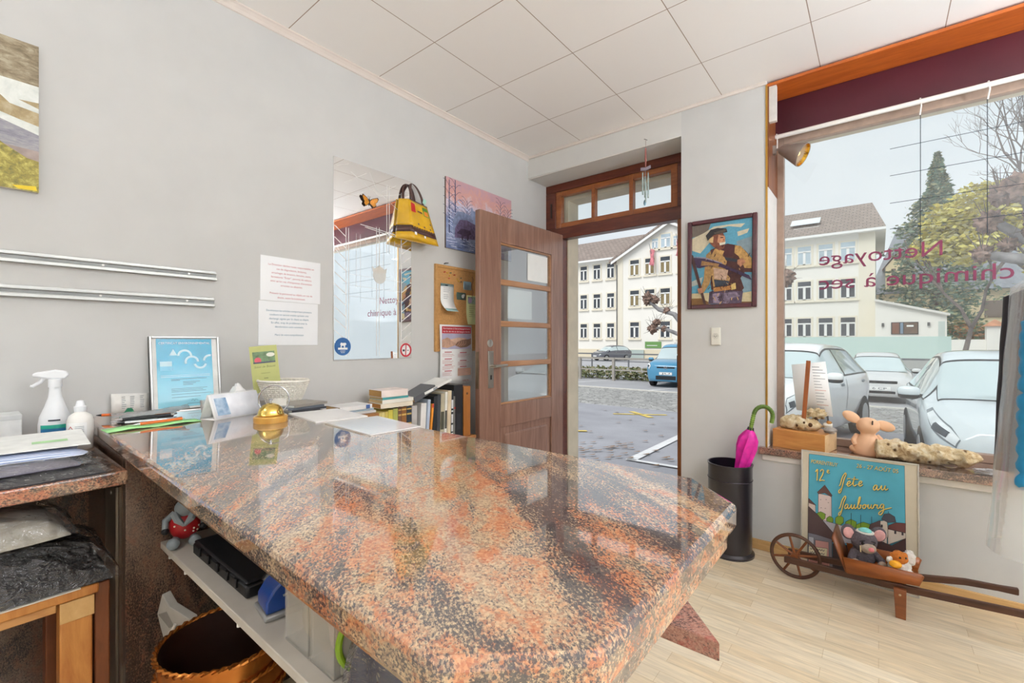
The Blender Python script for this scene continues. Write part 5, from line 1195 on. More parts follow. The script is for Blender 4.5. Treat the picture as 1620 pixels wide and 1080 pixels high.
vo = n.new('ShaderNodeTexVoronoi'); vo.inputs['Scale'].default_value = 24; tt.links.new(g, vo.inputs['Vector']); hr = ramp(n, [(.07, 0.), (.27, 1.)]); tt.links.new(vo.outputs['Distance'], hr.inputs[0])
r = ramp(n, [(.3, '#a8845a'), (.5, '#d3bd93'), (.7, '#e9dfc6')]); tt.links.new(f1, r.inputs[0]); tt.links.new(mix(tt, '#6b4a2c', r.outputs[0], hr.outputs[0]), p.inputs['Base Color']); p.inputs['Roughness'].default_value = .85
bp = n.new('ShaderNodeBump'); bp.inputs['Strength'].default_value = .8; bp.inputs['Distance'].default_value = .01; tt.links.new(wmath(tt, 'ADD', f1, hr.outputs[0]), bp.inputs['Height']); tt.links.new(bp.outputs[0], p.inputs['Normal'])
t = thing('driftwood_stand', 'pale holed driftwood with an upright stick on the long pine block', 'driftwood', (-.325, 3.085, SZ2+.105), R(-8))
b = MB(); rings = []; n_ = 20
for i in range(17):
    u = i/16; x = -.125+.235*u; rr = .052*(math.sin(min(1, u*1.1+.08)*PI)**.45+.12)
    rings.append([(x, rr*.95*math.cos(2*PI*j/n_)*(1+.35*mnoise.noise(Vector((x*40, math.cos(2*PI*j/n_)*2, math.sin(2*PI*j/n_)*2)))), max(.001, .032+rr*.8*math.sin(2*PI*j/n_)*(1+.45*mnoise.noise(Vector((x*35+7, math.cos(2*PI*j/n_)*2, math.sin(2*PI*j/n_)*2)))))) for j in range(n_)])
b.ring(rings, DRF); b.ball((.045, .015, .098), (.048, .03, .026), DRF, 18, 12, lump=.5, ls=8, seed=4); b.ball((-.02, -.03, .035), (.05, .025, .03), DRF, 18, 12, lump=.5, ls=8, seed=9)
b.build('driftwood_body', t, angle=80)
b = MB(); b.obox((.008, -.028, .225), (.021, .010, .35), wood('stick_wood', '#8a4a24', '#a8602f', scale=(9, 9, 1.5)), RY(R(4))); b.build('upright_stick', t, bevel=.001)
for x, y_, z, rx in ((.035, -.052, .040, .011), (-.03, -.056, .030, .007), (.005, -.055, .05, .006), (.055, -.02, .075, .008)):
    b = MB(); b.ball((x, y_, z), (rx, .006, rx*1.1), C('#4f3218', .9), 12, 8); b.build('dark_hole', t)
t = thing('price_sheet', 'white price list sheet held behind the driftwood stick', 'paper', (-.318, 3.125, SZ2+.19), R(-8)); 
b = MB(); b.add([(-.085, 0, .285), (.085, .0, .31), (.12, .004, .0), (-.06, .004, .02)], [(3, 2, 1, 0)], PAPERW); b.build('sheet', t, solid=.0008)
b = MB(); 
for k in range(15): b.rect(.018+.002*k, .275-.0165*k, .018+.002*k+.03+.035*random.random(), .2775-.0165*k, -.0008, GREYINK if k not in (8, 13) else C('#d99a8a', .6))
b.build('print', t, smooth=False)
t = thing('stone_with_shell', 'grey stone with a shell at the right end of the long block', 'stone', (-.210, 3.055, SZ2+.105)); b = MB(); b.ball((.0, 0, .017), (.032, .024, .018), C('#a39c96', .8, var=.15, scale=50), 16, 10, lump=.2, seed=2); b.build('stone_body', t); b = MB(); b.ball((-.008, .006, .042), (.022, .016, .018), C('#dad5ca', .6, var=.06), 14, 8, lump=.25, seed=6); b.ball((-.004, .002, .058), (.012, .009, .012), C('#b07c3c', .7, var=.3, scale=80), 12, 8, lump=.4, seed=3); b.build('shell', t)
t = thing('clay_figurine', 'peach clay mouse figurine seen from behind on the sill', 'figurine', (-.045, 3.125, SZ2), R(14)); PE = C('#e6b892', .6, var=.04, scale=10)
b = MB(); prof = [(.062, 0), (.068, .012), (.066, .04), (.056, .075), (.040, .10), (.032, .113), (.036, .122), (.048, .135), (.053, .155), (.048, .178), (.030, .195), (.004, .202)]
b.lathe(prof, PE, 32, sx=1.0, sy=.9); b.build('body', t, angle=80)
for s, a in ((-1, 38), (1, -24)):
    b = MB(); rot = RY(R(a*1.0)); b.ball((s*.073, .0, .172+(.028 if s < 0 else -.012)), (.046, .012, .027), PE, 18, 12, RY(R(32 if s < 0 else 18))); b.build('ear', t)
for s in (-1, 1):
    b = MB(); b.tube([(s*.042, .02, .10), (s*.062, .0, .075), (s*.058, -.02, .05)], [.014, .015, .012], PE, 10); b.ball((s*.052, .02, .022), (.026, .05, .022), PE, 14, 10); b.build('limb', t)
b = MB(); b.obox((.008, -.049, .180), (.005, .006, .022), C('#3a2a20', .7), RY(R(8)) @ RX(R(-20))); b.build('coin_slot', t)
t = thing('driftwood_log', 'long pale driftwood log with worm holes on the sill', 'driftwood', (.185, 3.085, SZ2), R(4)); t.scale = (.83, 1, 1)
b = MB(); rings = []; n_ = 26; NS = 44
for i in range(NS+1):
    u = i/NS; x = -.245+.49*u; e = min(1, (u+.001)/.02)**.5*min(1, (1.001-u)/.16)**.6; rr = (.062-.012*u)*e
    rings.append([(x+.008*mnoise.noise(Vector((j*1.1, i*.05, 3))), rr*.9*math.cos(2*PI*j/n_)*(1+.34*mnoise.noise(Vector((x*15, math.cos(2*PI*j/n_)*1.6, math.sin(2*PI*j/n_)*1.6)))+.22*mnoise.noise(Vector((x*42, math.cos(2*PI*j/n_)*3.6, math.sin(2*PI*j/n_)*3.6)))), max(.0005, .05+rr*.82*math.sin(2*PI*j/n_)*(1+.36*mnoise.noise(Vector((x*15, math.cos(2*PI*j/n_)*1.6, math.sin(2*PI*j/n_)*1.6)))+.24*mnoise.noise(Vector((x*42, math.cos(2*PI*j/n_)*3.6, math.sin(2*PI*j/n_)*3.6)))))) for j in range(n_)])
b.ring(rings, DRF); b.build('log_body', t, angle=80)
t = thing('plastic_scrap', 'crumpled clear plastic wrapper on the sill right of the log', 'wrapper', (.395, 3.0, SZ2)); b = MB(); b.ball((0, 0, .012), (.045, .025, .013), plastic_film('wrap', .5, '#f2f2f4', .08, 1., 30), 16, 10, lump=.6, ls=12, seed=5); b.build('film', t)

# ================================================================== poster and wheelbarrow
t = thing('festival_poster', 'framed festival poster with cartoon town leaning under the window', 'poster', (-.330, 2.890, 0.0), 0, rot=(R(-4.6), 0, 0))
pw, ph = .482, .628
b = MB(); b.box((0, 0, 0), (pw, .008, ph), C('#cfc4ad', .6, var=.02)); b.build('mount_board', t)
b = MB(); SLV = C('#c9c5bc', .35, metal=.4)
for q in (((0, -.004, 0), (.006, .010, ph)), ((pw-.006, -.004, 0), (pw, .010, ph)), ((.006, -.004, ph-.006), (pw-.006, .010, ph)), ((.006, -.004, 0), (pw-.006, .010, .006))): b.box(*q, SLV)
b.build('frame', t, bevel=.001)
def Q(x, y_):
    fx = (x-40)/1000; tp_ = 70+130*fx; hh = 940+125*fx
    # perspective along x
    fx2 = fx*.90/(1-.10*fx) if False else fx
    return (fx2*pw, ph*(1-(y_-tp_)/hh))
b = MB(); y = -.0006
def S2(pts, h, var=.03, line=True):
    global y
    P = [Q(*p_) for p_ in pts]
    if line:
        y -= .00012; b.stroke(P+[P[0]], .0035, y, C('#2a2226', .6, var=0), False)
    y -= .00012; b.flat(P, y, C(h, .55, var=var, scale=10))
S2([(115, 108), (928, 213), (936, 920), (936, 1180), (110, 990)], '#4fa6bb', .05)
S2([(205, 430), (322, 455), (325, 655), (265, 650), (205, 620)], '#d8c3bb'); S2([(195, 420), (262, 362), (328, 448), (322, 458), (262, 425), (205, 432)], '#5a3a34')
for x, yy in ((225, 480), (275, 480), (295, 505), (230, 545), (268, 550), (270, 600)): S2([(x-8, yy), (x, yy-4), (x+9, yy), (x+2, yy+3)], '#8a7672', 0, False)
for cx, cy, rx, ry in ((225, 612, 42, 32), (310, 645, 28, 28), (395, 648, 34, 36), (495, 682, 46, 36), (600, 705, 60, 36)): S2([(cx+rx*math.cos(2*PI*k/12)*(1+.12*(k % 2)), cy+ry*math.sin(2*PI*k/12)*(1+.12*(k % 2))) for k in range(12)], '#7a9a2e')
for x, y0, y1 in ((497, 590, 700), (578, 605, 700), (668, 620, 730)): S2([(x-2, y0), (x+2, y0), (x+2, y1), (x-2, y1)], '#2a2226', 0, False)
S2([(230, 640), (470, 705), (640, 745), (700, 830), (420, 830), (330, 780)], '#a9a4a8')
S2([(115, 470), (175, 522), (180, 590), (115, 530)], '#d0bdb2'); S2([(113, 465), (185, 525), (115, 500)], '#5a3a3a')
S2([(113, 530), (200, 600), (370, 780), (370, 830), (113, 740)], '#54403f')
S2([(113, 740), (200, 760), (330, 800), (330, 900), (340, 1050), (113, 1000)], '#7d7a82'); S2([(180, 800), (300, 820), (302, 940), (182, 905)], '#d29a92'); S2([(120, 770), (165, 780), (165, 850), (120, 845)], '#b9b8be')
S2([(740, 655), (790, 650), (800, 740), (790, 820), (735, 740)], '#cfc3b2'); S2([(750, 640), (770, 600), (810, 595), (850, 620), (860, 660), (800, 665)], '#4a4a52'); S2([(800, 590), (804, 570), (806, 590)], '#2a2226', 0, False)
S2([(860, 668), (935, 672), (935, 745), (800, 715), (805, 690)], '#6a3a36'); S2([(800, 720), (935, 750), (935, 790), (800, 840)], '#c9bdb0'); S2([(660, 680), (735, 650), (740, 720), (700, 760), (640, 740)], '#5a4442'); S2([(700, 770), (735, 735), (790, 785), (790, 840), (700, 830)], '#c9bdb0'); S2([(670, 790), (830, 850), (935, 790), (936, 930), (660, 930)], '#46302f')
for x, yy in ((750, 695), (725, 800), (762, 800), (725, 830), (762, 832), (856, 745), (912, 755)): S2([(x-8, yy-14), (x+8, yy-12), (x+8, yy+12), (x-8, yy+10)], '#3a3236', 0, False)
S2([(340, 830), (660, 870), (800, 930), (936, 930), (936, 1180), (340, 1050)], '#3f3234'); S2([(120, 845), (290, 870), (285, 930), (120, 900)], '#e3d9b8')

for yy in (862, 890): b.stroke([Q(132+11*k, yy+1.8*k+(7 if k % 2 else -5)) for k in range(13)], .0024, y-.0004, INK)
S2([(120, 935), (310, 975), (310, 1060), (120, 1010)], '#c88f88'); 
for k in range(6): S2([(130, 950+k*9), (300, 985+k*9), (300, 988+k*9), (130, 953+k*9)], '#6a4a48', 0, False)
GOLD = C('#e3c560', .5, var=.02); SHD = C('#2f5a62', .6, var=0)
def pens(strokes, ox, oy, s, w, sl=.0):
    global y
    for dz, m_ in ((1, SHD), (0, GOLD)):
        for st in strokes:
            P = [Q(ox+(px_-py_*sl)*s+4*dz, oy+py_*s+5*dz) for px_, py_ in st]
            b.stroke(P, w, y-.0003-(.0003 if not dz else 0), m_)
f_ = [[(-5, 70), (5, 62), (22, 10), (38, -15), (48, -22), (50, -8), (35, 25), (20, 80), (8, 115), (-4, 120), (-4, 105), (20, 85)]]
e_ = lambda x: [[(x-6, 62), (x+8, 60), (x+26, 48), (x+24, 38), (x+10, 44), (x+4, 62), (x+14, 74), (x+34, 62)]]
t_ = lambda x: [[(x, 62), (x+14, 30), (x+20, 5), (x+12, 45), (x+12, 68), (x+22, 72), (x+36, 62)], [(x-4, 22), (x+48, 26)]]
a_ = lambda x: [[(x+28, 42), (x+14, 40), (x+2, 58), (x+6, 72), (x+18, 66), (x+28, 44), (x+26, 62), (x+32, 72), (x+46, 62)]]
u_ = lambda x: [[(x-4, 60), (x+6, 42), (x+4, 64), (x+12, 72), (x+24, 60), (x+30, 42), (x+27, 62), (x+34, 72), (x+48, 62)]]
b_ = lambda x: [[(x-2, 62), (x+18, 20), (x+24, -14), (x+14, -4), (x+6, 40), (x+6, 68), (x+20, 72), (x+28, 58), (x+22, 46), (x+38, 50)]]
o_l = lambda x: [[(x+18, 42), (x+4, 52), (x+6, 70), (x+20, 70), (x+26, 54), (x+16, 42), (x+36, 48)]]
r_l = lambda x: [[(x-4, 60), (x+8, 42), (x+14, 48), (x+26, 46), (x+24, 66), (x+34, 72), (x+46, 60)]]
g_l = lambda x: [[(x+28, 44), (x+14, 40), (x+2, 56), (x+8, 70), (x+20, 64), (x+28, 44), (x+24, 90), (x+6, 118), (x-10, 112), (x-2, 98), (x+30, 80), (x+84, 66)]]
pens(f_+e_(56)+[[(62, 22), (70, 18), (84, 20)]]+t_(96)+e_(144), 395, 290, 1.12, .0042)
pens(a_(0)+u_(52), 680, 318, 1.2, .0042)
pens(f_+a_(42)+u_(92)+b_(142)+o_l(182)+u_(222)+r_l(270)+g_l(316), 395, 475, 1.08, .0042)
pens([[(0, 20), (18, 0), (16, 40), (14, 90)], [(44, 18), (58, 2), (72, 12), (66, 40), (44, 78), (38, 92), (60, 88), (84, 92)], [(106, 22), (120, 16), (118, 8), (108, 12), (106, 26), (118, 32), (128, 28)]], 178, 232, 1.0, .0045)
for st_, x, yy, w_ in (('PORRENTRUY', 135, 180, .118), ('26 - 27 AOÛT 05', 540, 222, .165)):
    p0 = Q(x, yy); b.text(st_, p0[0]+.0012, p0[1]-.0015,   .020, y-.0006, SHD, w=w_, shear=.15); b.text(st_, p0[0], p0[1], .020, y-.0009, GOLD, w=w_, shear=.15)
b.build('poster_print', t, smooth=False)
# wheelbarrow: local x to the right along the window, origin under the wheel axle
BWD = wood('barrow_wood', '#6b3818', '#8c4f24', scale=(1.5, 9, 9), rough=.45, coat=.15); BWD2 = wood('barrow_tray_wood', '#8a4718', '#a9602a', scale=(1.5, 9, 9), rough=.4, coat=.2); DRK = wood('barrow_dark', '#3f2416', '#5a3520', scale=(1.5, 9, 9))
t = thing('toy_wheelbarrow', 'small wooden wheelbarrow holding plush toys in front of the poster', 'wheelbarrow', (-.335, 2.735, 0), R(-1.0))
whl = MB(); whl.torus((0, 0, .115), .106, .009, DRK, RX(R(90)), 44, 8); wo_ = whl.build('wheel', t)
b = MB(); b.cyl((0, -.035, .115), (0, .035, .115), .019, .019, BWD, 16); b.cyl((0, -.06, .115), (0, .06, .115), .006, .006, C('#4a4038', .4, metal=.6), 10); b.build('hub', wo_)
for k in range(8):
    a = 2*PI*k/8+.25; b = MB(); b.tube([(.018*math.cos(a), 0, .115+.018*math.sin(a)), (.101*math.cos(a), 0, .115+.101*math.sin(a))], [.0065, .0055], BWD, 8); b.build('spoke', wo_)
def rail_(y0, y1, y2, z2, L_):
    b = MB(); P = [(-.04, y0, .108), (.10, y0, .112), (.45, y1, .128), (L_-.16, y2, z2-.012), (L_-.06, y2, z2-.004), (L_, y2, z2)]; W_ = [.022, .022, .022, .020, .017, .020]; T_ = [.013, .013, .013, .013, .014, .016]
    rings = []
    for p_, w_, t_2 in zip(P, W_, T_):
        rings.append([(p_[0], p_[1]+t_2*math.cos(a), p_[2]+w_*math.sin(a)) for a in [PI/4+k*PI/2 for k in range(4)]])
    b.ring(rings, DRK); b.build('handle_rail', t, bevel=.004)
rail_(-.055, -.072, -.088, .175, 1.06); rail_(.058, .075, .09, .172, .79)
b = MB(); zb = .136; f0, f1 = .222, .475      # tray: floor + flaring sides
b.add([(f0, -.085, zb), (f1, -.085, zb+.026), (f1, .085, zb+.026), (f0, .085, zb)], [(0, 1, 2, 3)], BWD2); b.build('tray_floor', t, solid=.010)
for s in (-1, 1):
    b = MB(); P = [(f0-.002, s*.085, zb-.002), (f1, s*.085, zb+.026), (f1+.014, s*.100, zb+.072), (f1+.004, s*.101, zb+.080), (f0-.014, s*.101, zb+.072)]
    b.add(P[:2]+P[2:5], [(0, 1, 2, 3, 4)], BWD2); b.build('tray_side', t, solid=.009)
b = MB(); b.add([(f0-.003, -.088, zb), (f0-.003, .088, zb), (f0-.055, .108, zb+.155), (f0-.055, -.108, zb+.155)], [(0, 1, 2, 3)], BWD); b.build('front_board', t, solid=.009)
for x in (f0+.08, f0+.16):
    b = MB(); b.box((x-.006, .083, zb+.01), (x+.006, .09, zb+.065), BWD); b.build('inner_batten', t)
for s in (-1, 1):
    b = MB(); b.prism([(.395, -.0), (.43, -.0), (.432, .13), (.388, .13)], s*.095-.010, s*.095+.010, BWD); b.cyl((.41, s*.095-.012, .105), (.41, s*.095+.012, .105), .005, .005, C('#b9aa8a', .3, metal=.8), 10); b.build('leg', t, bevel=.002)
# plush mouse
FUR = C('#5b5358', .95, var=.16, scale=90, bump=.5); FURP = C('#d8a3a0', .9, var=.06, scale=60); FURB = C('#a89888', .95, var=.08, scale=80, bump=.3)
t = thing('plush_mouse', 'grey plush mouse with pink ears and mint cap in the wheelbarrow', 'plush toy', (-.058, 2.735, .150), R(22)); t.scale = (.88, .88, .90)
b = MB(); b.ball((0, 0, .055), (.058, .05, .06), FUR, 22, 14, lump=.06); b.ball((.0, -.012, .135), (.060, .052, .056), FUR, 24, 16, lump=.05, seed=2); b.build('body', t)
b = MB(); b.ball((.002, -.058, .118), (.036, .028, .025), FURB, 18, 12, lump=.06); b.build('muzzle', t)
b = MB(); b.ball((.004, -.088, .122), (.013, .010, .011), C('#d87c80', .6), 14, 10); b.build('nose', t)
for s in (-1, 1):
    e = MB(); rot = RZ(R(-10*s)) @ RY(R(24*s)); e.ball((s*.068, .0, .174), (.036, .013, .042), FUR, 20, 12, rot); eo = e.build('ear', t)
    e = MB(); e.ball((s*.070, -.010, .172), (.026, .007, .031), FURP, 18, 10, rot); e.build('inner_ear', eo)
    e = MB(); e.ball((s*.023, -.0595, .140), (.007, .005, .009), C('#151214', .15), 12, 8); e.build('eye', t)
    e = MB(); e.ball((s*.024, -.057, .152), (.015, .008, .004), C('#2e282c', .9), 10, 6, RY(R(18*s))); e.build('eyebrow', t)
    e = MB(); e.tube([(s*.045, -.01, .075), (s*.068, -.04, .05), (s*.062, -.062, .035)], [.02, .019, .016], FUR, 10); e.ball((s*.060, -.070, .040), (.021, .019, .021), FURB, 14, 10); e.build('arm', t)
    e = MB(); e.ball((s*.040, -.060, .014), (.024, .034, .016), FURB, 14, 10); e.build('foot', t)
b = MB(); b.ball((.008, -.004, .187), (.030, .026, .017), C('#7fc9c4', .9, var=.08, scale=60), 16, 10); b.torus((.008, -.004, .183), .034, .006, C('#d8d5cc', .9), None, 24, 6); b.build('mint_cap', t)
b = MB(); b.tube([(-.035, -.066, .098), (-.037, -.066, .13)], .003, C('#d3c39a', .8), 6); b.build('label_tag', t)
# plush bird
t = thing('plush_bird', 'small orange and white plush bird with yellow beak in the wheelbarrow', 'plush toy', (.075, 2.700, .158), R(25)); t.scale = (1.05, 1.05, 1.1); WH = C('#e3ded6', .95, var=.08, scale=90, bump=.4); OF = C('#c9762c', .95, var=.15, scale=80, bump=.4)
b = MB(); b.ball((0, 0, .04), (.040, .034, .042), WH, 18, 12, lump=.12, seed=3); b.ball((-.005, -.005, .078), (.032, .030, .028), OF, 18, 12, lump=.12, seed=8); b.build('body', t)
b = MB(); b.ball((-.035, -.038, .062), (.022, .020, .015), C('#f0a81e', .5, var=.04), 14, 10); b.build('beak', t)
b = MB(); b.ball((.038, .01, .075), (.022, .022, .030), WH, 14, 10, lump=.25, ls=10, seed=5); b.build('tuft', t); b = MB(); b.ball((-.045, -.015, .07), (.012, .012, .014), WH, 12, 8, lump=.2); b.build('cheek', t)
for s in (-1, 1):
    b = MB(); b.ball((s*.025-.006, -.028, .030), (.014, .016, .014), WH, 12, 8, lump=.15, seed=s); b.build('wing', t)
b = MB(); b.ball((-.016, -.033, .088), .004, C('#101010', .2), 8, 6); b.ball((.006, -.033, .088), .004, C('#101010', .2), 8, 6); b.build('eyes', t)

# ================================================================== garments hanging at the right edge
rk = thing('garment_rack', 'chrome garment rail carrying bagged clothes right of the window', 'rack', (.62, 2.3, 0))
b = MB(); b.cyl((0, -.45, 1.66), (0, .35, 1.66), .012, .012, CHR, 12); b.build('rail', rk)
for y_ in (-.43, .33):
    b = MB(); b.cyl((0, y_, 0.02), (0, y_, 1.66), .012, .012, CHR, 12); b.cyl((-.10 if y_ > 0 else -.02, y_, .02), (.3, y_, .02), .012, .012, CHR, 10); b.build('upright', rk)
def hanger(t, y_):
    b = MB(); b.tube([(0, y_, .0), (-.01, y_, .03), (.0, y_, .055), (.018, y_, .045)], .0025, CHR, 6); b.tube([(-.19, y_, -.075), (-.10, y_, -.035), (0, y_, 0), (.10, y_, -.035), (.19, y_, -.075)], .005, CHR, 8); b.build('hanger', t)
def garment(name, label, y_, z0, z1, hw0, hw1, dep, mat, quilt=0, film=False, sway=0., cat='garment'):
    t = thing(name, label, cat, (.62, y_, 1.605)); 
    if not film: hanger(t, 0)
    b = MB(); n_ = 28; NS = 46; rings = []
    for i in range(NS+1):
        k = i/NS; z = z1+(z0-z1)*k-1.605
        sh = min(1, (k+.002)/.13)**.6; hw = (hw1+(hw0-hw1)*k)*sh; dp = dep*(.35+.65*sh)
        if quilt: ph_ = (k*quilt) % 1; q_ = math.sin(ph_*PI)**.5; hw += .010*q_-.008; dp *= .8+.2*q_
        rings.append([(hw*math.copysign(abs(math.cos(2*PI*j/n_))**.7, math.cos(2*PI*j/n_))+sway*k+.006*mnoise.noise(Vector((z*6, j, 1))), dp*math.copysign(abs(math.sin(2*PI*j/n_))**.7, math.sin(2*PI*j/n_))*(1+.18*mnoise.noise(Vector((j*.7, z*4, 2)))), z) for j in range(n_)])
    b.ring(rings, mat, True, not film); b.build('garment_body' if not film else 'plastic_cover', t, angle=75)
    return t
BAGF = plastic_film('hanging_film', .50, '#f4f7fa', .15, .10, 4, .22, .02)
garment('hanging_jacket', 'black jacket hanging in plastic at the right edge', 2.27, .78, 1.46, .312, .285, .045, C('#1b1a22', .55, var=.1), 0)
garment('hanging_jacket', 'blue quilted puffer jacket hanging at the right edge', 2.10, .76, 1.36, .290, .272, .050, C('#2287b5', .4, var=.08), 12)
garment('garment_cover', 'long clear plastic garment cover over the jackets at the right edge', 2.19, .535, 1.53, .337, .27, .155, BAGF, 0, True, cat='garment cover')
# ================================================================== outside
def gz(Y):  # street level: falls gently away from the shop, then level
    return -.25-.034*max(0, min(Y, 16)-3.5)
ASPH, tt, n, p = newmat('asphalt'); g = n.new('ShaderNodeTexCoord').outputs['Object']; r = ramp(n, [(.3, '#8d8d93'), (.7, '#a8a8ae')]); tt.links.new(wmath(tt, 'ADD', wmath(tt, 'MULTIPLY', tnoise(tt, g, 1.1, 5), .7), wmath(tt, 'MULTIPLY', tnoise(tt, g, 60, 2), .3)), r.inputs[0]); tt.links.new(r.outputs[0], p.inputs['Base Color']); p.inputs['Roughness'].default_value = .8
COB, tt, n, p = newmat('cobbles'); g = n.new('ShaderNodeTexCoord').outputs['Object']; vo = n.new('ShaderNodeTexVoronoi'); vo.inputs['Scale'].default_value = 5.5; vo.feature = 'DISTANCE_TO_EDGE'; tt.links.new(g, vo.inputs['Vector']); v2 = n.new('ShaderNodeTexVoronoi'); v2.inputs['Scale'].default_value = 5.5; tt.links.new(g, v2.inputs['Vector']); sp = n.new('ShaderNodeSeparateColor'); tt.links.new(v2.outputs['Color'], sp.inputs[0]); r = ramp(n, [(.0, '#8f8e8c'), (1., '#bab8b4')]); tt.links.new(sp.outputs[0], r.inputs[0]); r2 = ramp(n, [(.02, 0.), (.08, 1.)]); tt.links.new(vo.outputs['Distance'], r2.inputs[0]); tt.links.new(mix(tt, '#6d6c68', r.outputs[0], r2.outputs[0]), p.inputs['Base Color']); p.inputs['Roughness'].default_value = .7
PALE = C('#a6a5a7', .85, var=.05, scale=.8); ROADM = C('#adadb0', .85, var=.04, scale=.5); KERB = C('#cfccc4', .8, var=.05)
def strip(name, y0, y1, mat, dz=0., label=None):
    ys = [y0]+[q for q in (16,) if y0 < q < y1]+[y1]; b = MB(); v = []
    for q in ys: v += [(-60, q, gz(q)+dz), (40, q, gz(q)+dz)]
    b.add(v, [(2*i, 2*i+1, 2*i+3, 2*i+2) for i in range(len(ys)-1)], mat); struct(b.build(name, smooth=False), label or name.replace('_', ' '), 'ground')
strip('ground_parking', 3.0, 11.2, ASPH, label='grey asphalt parking ground outside the shop')
strip('ground_cobbles', 11.2, 16.7, COB, label='cobbled lane across the parking')
strip('ground_far_parking', 16.9, 20.6, PALE, label='pale far parking strip before the railing')
b = MB(); b.box((-60, 16.7, gz(17)-.1), (40, 16.9, gz(17)+.03), KERB); struct(b.build('kerb', smooth=False), 'stone kerb', 'kerb')
strip('ground_road', 20.6, 140, ROADM, label='road before the school')
WL_ = C('#dcdcdc', .7, var=.05, scale=8); YL = C('#d9bf62', .7, var=.12, scale=8)
def mark(pts, mat):
    b = MB(); b.add([(x, y_, gz(y_)+.006) for x, y_ in pts], [tuple(range(len(pts)))], mat); o = b.build('road_marking', smooth=False); struct(o, None, None); return o
def mline(x0, y0, x1, y1, w, mat):
    d = Vector((x1-x0, y1-y0)).normalized(); nn = Vector((-d.y, d.x))*w/2; return mark([(x0-nn.x, y0-nn.y), (x1-nn.x, y1-nn.y), (x1+nn.x, y1+nn.y), (x0+nn.x, y0+nn.y)], mat)
mline(-2.50, 5.52, -2.78, 10.4, .13, WL_); mline(-2.56, 5.56, .2, 5.68, .10, WL_)
mline(-4.78, 9.64, -3.82, 10.42, .13, YL); mline(-4.68, 10.4, -3.9, 9.7, .15, YL); mline(-4.5, 6.7, -4.03, 7.1, .12, YL)
for x0, x1 in ((-16.2, -11.6), (-11.4, -9.2), (-6.9, -5.0), (-20, -16)): mline(x0, 17.1, x0+1.2, 20.3, .14, WL_)
LEAFB = C('#8a6a4c', .8, var=.2)
t = tag((lambda b: (b, [b.add([(x, y_, gz(y_)+.012), (x+.09, y_+.03, gz(y_)+.02), (x+.07, y_+.11, gz(y_)+.015)], [(0, 1, 2)], LEAFB) for x, y_ in [(random.gauss(-3.3, .5), random.gauss(5.9, .35)) for _ in range(50)]+[(random.uniform(-7, -2.5), random.uniform(4.5, 10)) for _ in range(50)]], b)[0])(MB()).build('fallen_leaves', smooth=False), 'brown fallen leaves scattered on the asphalt', 'leaves', kind='stuff')
# ------------------------------------------------------------------ school
FAC = C('#f1ede4', .9, var=.02, scale=.4); FACT = C('#e2d6bd', .9, var=.02); SURR = C('#eae2cf', .9, var=.01); GLS = C('#41454b', .12, var=.25, scale=.8, spec=.6); GLSP = C('#b5c4cc', .15, var=.1, scale=.8); CURT = C('#8f7f5c', .8, var=.1, scale=3); WFR = C('#f1f0ec', .6, var=0)
ROOFM, tt, n, p = newmat('roof_tiles'); g = n.new('ShaderNodeTexCoord').outputs['Object']; br = n.new('ShaderNodeTexBrick'); br.inputs['Scale'].default_value = 1; br.inputs['Brick Width'].default_value = .5; br.inputs['Row Height'].default_value = .36; br.inputs['Mortar Size'].default_value = .035; br.inputs['Color1'].default_value = lin('#9b8b80'); br.inputs['Color2'].default_value = lin('#8a7a70'); br.inputs['Mortar'].default_value = lin('#6d6058'); tt.links.new(g, br.inputs['Vector']); tt.links.new(mix(tt, br.outputs['Color'], '#ffffff', .04), p.inputs['Base Color']); p.inputs['Roughness'].default_value = .9
sch = thing('school_building', 'long cream school building with gabled centre across the road', 'building', (0, 0, 0))
G0 = gz(30); YF = 46.0; EZ = 10.3; YG = 45.2
def wallbox(x0, x1, yf, yb, z1, mat, nm='wall'):
    b = MB(); b.box((x0, yf, G0), (x1, yb, z1), mat); b.build(nm, sch, smooth=False)
wallbox(-40, -22.0, YF, YF+12, EZ, FAC); wallbox(-22.0, -10.4, YG, YF+12, EZ+.2, FAC); wallbox(-10.4, -.2, YF, YF+12, EZ-.1, FAC)
b = MB(); b.prism([(-22.0, EZ+.2), (-10.4, EZ+.2), (-16.2, 13.15)], YG, YF+6, FAC); b.build('gable_wall', sch, smooth=False)
b = MB(); b.box((-40, YF-.03, G0), (-22.0, YF, G0+1.05), FACT); b.box((-22.05, YG-.03, G0), (-10.4, YG, G0+1.05), FACT); b.box((-10.4, YF-.03, G0), (-.2, YF, G0+1.05), FACT); b.build('plinth', sch, smooth=False)
b = MB(); b.box((-22.0, YG-.05, G0), (-21.3, YG, EZ+.2), SURR); b.box((-1.25, YF-.05, G0), (-.2, YF, EZ-.1), SURR); b.box((-11.1, YG-.05, G0), (-10.4, YG, EZ), SURR); b.build('corner_quoins', sch, smooth=False)
def roof(x0, x1, hip0=0, hip1=0, ez=EZ, rz_=14.0):
    b = MB(); yf, yb, ym = YF-.6, YF+12.6, YF+6
    v = [(x0, yf, ez), (x1, yf, ez), (x1, yb, ez), (x0, yb, ez), (x0+hip0, ym, rz_), (x1-hip1, ym, rz_)]
    b.add(v, [(0, 1, 5, 4), (2, 3, 4, 5), (1, 2, 5), (3, 0, 4)], ROOFM); b.add([(q[0], q[1], q[2]-.18) for q in v[:4]], [(3, 2, 1, 0)], FAC); b.build('roof', sch, smooth=False)
    b = MB(); b.box((x0, yf-.05, ez-.22), (x1, yf+.6, ez-.02), WFR); b.build('eaves_board', sch, smooth=False)
roof(-40.5, -19.5, 0, 0, EZ+.15); roof(-12.5, .45, 0, .9, EZ-.15, 13.7)
b = MB()
